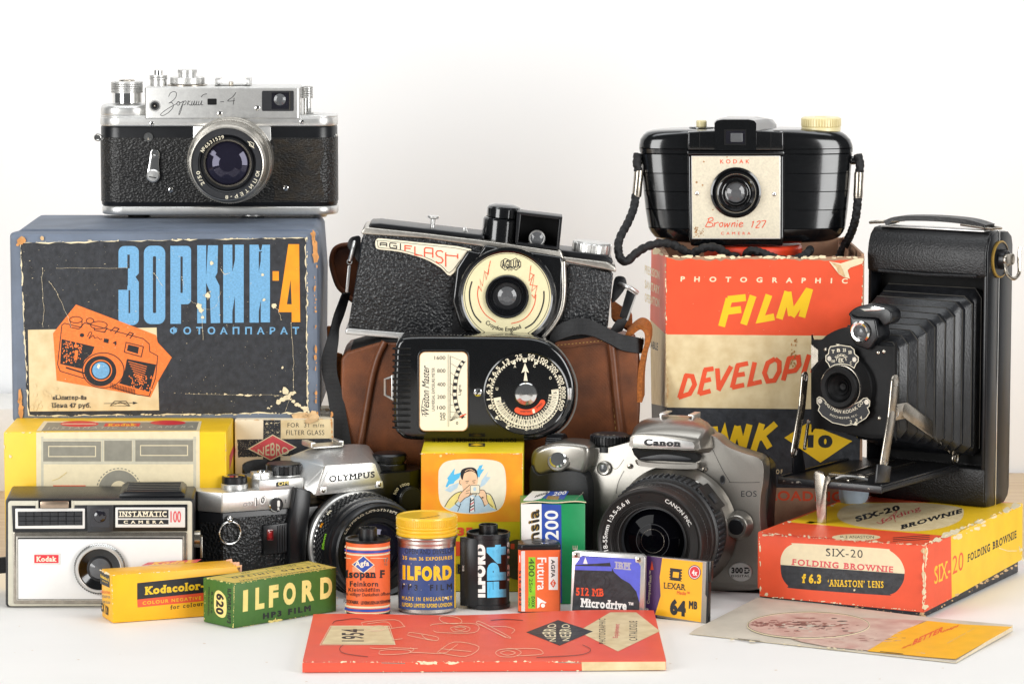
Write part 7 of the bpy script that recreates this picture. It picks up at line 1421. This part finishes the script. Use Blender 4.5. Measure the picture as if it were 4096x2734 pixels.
d.poly(up, black); d.line(up, 4, ivory, 0, True)
for s_, x, y in (('T', 362, 778), ('B', 391, 771), ('25', 422, 770), ('50', 452, 782)): d.text(s_, (x - 8, y - 9, x + 9, y + 9), ivory, .03)
d.arc('KODEX', 406, 836, 34, 140, 40, 12, ivory, .01); d.line([(q[0], q[1]) for q in ell(406, 826, 26, 26, 20, 180, 360)], 3, ivory); d.text('EK', (392, 812, 420, 836), ivory, .02); d.text('100', (352, 822, 372, 836), ivory, .01); d.text('C', (452, 830, 462, 846), ivory, .02)
for x, y in ((343, 815), (476, 820)): d.ell(x, y, 11, 13, nickel)
lo = [(278, 1026), (290, 1018), (306, 1026), (330, 1048), (425, 1075), (500, 1046), (525, 1026), (542, 1024), (558, 1040), (556, 1068), (545, 1075), (556, 1102), (538, 1130), (490, 1160), (430, 1170), (360, 1155), (305, 1118), (284, 1090), (292, 1068), (278, 1050)]
d.poly(lo, black); d.line(lo, 4, ivory, 0, True)
for x, y in ((293, 1040), (541, 1046)): d.ell(x, y, 12, 14, nickel)
d.arc('SHUTTER MADE IN U.S.A. BY', 420, 985, 78, 220, 320, 12, ivory, .0); d.arc('EASTMAN KODAK CO.', 420, 985, 104, 212, 332, 18, ivory, .02); d.arc('ROCHESTER, N.Y.', 420, 985, 140, 240, 300, 12, ivory, .0)
for s_, x, y in (('2', 458, 1151), ('3', 487, 1143), ('4', 511, 1129)): d.text(s_, (x - 6, y - 9, x + 6, y + 9), ivory, .02)
d.poly([(480, 1150), (494, 1158), (490, 1170), (470, 1168)], ivory); d.poly([(378, 738), (398, 738), (388, 748)], ivory); b.build('engraved_plates', t)
# waist level finder
b = MB(); b.prism(hz([(448, 575), (470, 600), (585, 608), (602, 700), (560, 758), (545, 770), (480, 745), (455, 710)], ws - 4), -n * 16, blkp, 1, 3)
b.prism(hz([(q.x, q.y) for q in cr([(450, 592), (448, 570), (490, 540), (560, 528), (640, 545), (672, 575), (668, 620), (630, 640), (600, 606), (520, 600)], 3, True)], ws - 1), -n * 12, blkp, 1.5, 3); b.prism(hz([(500, 548), (570, 534), (640, 550), (600, 562), (530, 566)], ws - 1.2), -n * 8, chrome, .4); b.build('finder', t)
b = MB(); F2 = P.frame(P.off(ws - 4.2).hit(*ZH(512, 672))[0]); r = 57 * k; b.lathe(F2, [(r, 0), (r, 1.6), (r * .85, 2.4), (r * .68, 2.2), (r * .62, 1.2, lensc), (r * .3, 2), (0, 2.2)], chrome, 40); b.build('finder_lens', t)
# struts: flat nickel arms in upright planes along the bed
def arm(u_, pts, r, name='strut', th=1.1, holes=()):
    pl_ = Pl(P.pt(u_, 0, 0), P.u); b = MB(); q = [pl_.hit(*ZH(*v))[0] for v in pts]
    for i in range(len(q) - 1):
        a, c = q[i], q[i + 1]; dr = (c - a); dr.z if 0 else 0; tt = dr.normalized(); nn = tt.cross(P.u).normalized()
        out = []
        for kx in range(9): ang = pi / 2 + pi * kx / 8; out.append(a + (tt * cos(ang) + nn * sin(ang)) * r)
        for kx in range(9): ang = -pi / 2 + pi * kx / 8; out.append(c + (tt * cos(ang) + nn * sin(ang)) * r)
        b.prism(out, P.u * (th + .02 * i), nickel, .2)
    for a in (q[0], q[-1]): b.lathe(fr(a + P.u * th, n, V((0, 0, 1))), [(r * .55, -.4), (r * .5, .5), (0, .7)], satin, 16)
    return b.build(name, t)
arm(ur - 3, [(686, 940), (668, 1130), (628, 1370)], 4.4); arm(ur - 4.4, [(690, 1100), (742, 1090), (930, 1225), (978, 1275)], 4.6); arm(ur - 2.6, [(1008, 1345), (1062, 1150), (1112, 1045)], 4.3)
arm(ul + 2, [(206, 915), (192, 1070), (150, 1310)], 3.6); arm(ul + 3.4, [(226, 1150), (206, 1290)], 1.2, 'link')
b = MB(); pl_ = Pl(P.pt(ul + 1, 0, 0), P.u); b.prism([pl_.hit(*ZH(*v))[0] for v in ((140, 1300), (160, 1282), (190, 1300), (205, 1400), (196, 1420), (142, 1430))], P.u * 1.4, blkp, .3); b.build('strut_bracket', t)
b = MB(); pl_ = Pl(P.pt(ur - 2, 0, 0), P.u); b.prism([pl_.hit(*ZH(*v))[0] for v in ((590, 1375), (660, 1385), (650, 1470), (580, 1475))], P.u * 1.6, blkp, .3); b.build('strut_bracket', t)
# prop leg resting on the carton
PL = P.off(-Lb - 2.2); b = MB()
leg = [(688, 30), (698, 8), (725, 0), (752, 12), (765, 40), (780, 52), (790, 36), (804, 50), (806, 80), (788, 105), (778, 160), (776, 300), (775, 440), (768, 466), (742, 462), (705, 440), (655, 452), (650, 425), (660, 408), (690, 404), (712, 400), (716, 380), (704, 200), (692, 90)]
q = tr(PL, ZI, leg); mz = min(v.z for v in q); 
q = [V((v.x, v.y, max(v.z, Zb + .25))) for v in q]; b.prism(q, -n * 1.2, nickel, .3); f_ = PL.hit(*ZI(680, 430))[0]; b.prism([V((v.x, v.y, max(v.z, Zb + .2))) for v in tr(PL, ZI, [(655, 408), (700, 402), (700, 455), (655, 455)])], n * 4.5, satin, .5); b.build('prop_leg', t)
# carrying strap, wires, winding key
b = MB(); zt = ztop + .4
b.strap([P.pt(-W_ + 9, zt + 2, 10), P.pt(-W_ * .78, zt + 4.8, 11), P.pt(-W_ * .5, zt + 5.8, 12), P.pt(-W_ * .22, zt + 5, 12), P.pt(-4, zt + 2.4, 11)], [tuple(n * -12)] * 5, 3, leathf); b.build('carry_strap', t)
b = MB(); b.prism([P.pt(-W_ + 5, zt - .4, 6), P.pt(-5, zt - .4, 6), P.pt(-5, zt - .4, 18), P.pt(-W_ + 5, zt - .4, 18)], (0, 0, .8), satin, .2)
for u_, s_ in ((-W_ + 6, 1), (-8, -1)):
    b.tube(cr([P.pt(u_ - s_ * 8, zt + 1.6, 6), P.pt(u_ - s_ * 9, zt + 1.8, 10), P.pt(u_ - s_ * 8, zt + 1.6, 16), P.pt(u_ + s_ * 10, zt + 3.2, 16)], 4), .8, nickel, 8); b.tube([P.pt(u_ - s_ * 8, zt + 1.6, 6), P.pt(u_ + s_ * 12, zt + 3.4, 5)], .8, nickel, 8)
b.build('strap_wires', t)
b = MB(); zk = kz(300, 1215); F = fr(P.pt(.7, zk, 15), -n, V((0, 0, 1))); b.lathe(F, [(11, 0), (11, 1), (10, 1.4, blkp), (9.6, .8), (6, .8), (5.6, 5), (4.8, 5.4), (0, 5.4)], gold, 48)
b.prism([F @ V((x, y, 5)) for x, y in rrect(-6.5, -3.4, 6.5, 3.4, 3.2)], F.to_3x3() @ V((0, 0, 2.2)), nickel, .5); b.tube(cr([F @ V(v) for v in ((-5, -2, 6), (-6, -8, 8), (0, -11, 9.5), (6, -8, 10), (7.5, 0, 9), (9, 7, 9))], 5), 1.1, nickel, 8); b.build('winding_key', t)
# ---------------------------------------------------------------- lump of blue putty under the bed
pc = onZ(ZI(985, 250), Zb); b = MB(); L = []
top = bz - 3.4
for j in range(9):
    f = j / 8; z = Zb + (top - Zb) * f; s_ = (max(.02, 1 - (2 * f - 1) ** 4)) ** .5; l = []
    for i in range(28):
        a = 2 * pi * i / 28; r_ = (1 + .07 * sin(3 * a + 2 * f) + .05 * sin(5 * a + 4 * f)) * (.75 + .25 * s_)
        l.append(V((pc.x + 8.6 * r_ * cos(a), pc.y + 6 + 5.2 * r_ * sin(a), z)))
    L.append(l)
b.loft(L, tackm); tag(b.build('putty_lump'), 'lump of pale blue putty propping up the bed of the folding camera', 'putty')
# ---------------------------------------------------------------- pieces that belong to a part hang under that part
for child, host in (('front_glass', 'lens_barrel'), ('engraved_ring', 'lens_barrel'), ('lens_lettering', 'lens_barrel'), ('finder_lens', 'finder'), ('timer_lamp', 'timer_grip'), ('plate_screw', 'face_plate'), ('maker_badge', 'front_panel'), ('name_plate', 'upper_panel'), ('name_plate', 'flash_hood'), ('name_plate', 'prism_housing'), ('light_grille', 'upper_panel'), ('corner_screw', 'card_shell'), ('corner_screw', 'prism_housing'), ('engraved_plates', 'shutter'), ('lever_stop', 'self_timer_lever'), ('strap_clamp', 'cord_strap'), ('focus_track', 'drop_bed'), ('printed_mark', 'cassette_shell'), ('strap_wires', 'carry_strap'), ('meter_window', 'top_plate'), ('knurled_wheel', 'exposure_dial')):
    for r in [o for o in bpy.data.objects if o.parent is None]:
        kids = {}
        for c in r.children: kids.setdefault(c.name.split('.')[0], []).append(c)
        if child in kids and host in kids:
            for c in kids[child]: c.parent = kids[host][0]
for o in bpy.data.objects:
    for kind, grp in (('film_cassette', 'film cassettes standing in the front row'), ('roll_film_carton', 'roll film cartons lying in front'), ('memory_card', 'memory cards standing in front')):
        if o.parent is None and o.name.split('.')[0] == kind: o['group'] = grp
    if '_o' in o: del o['_o']
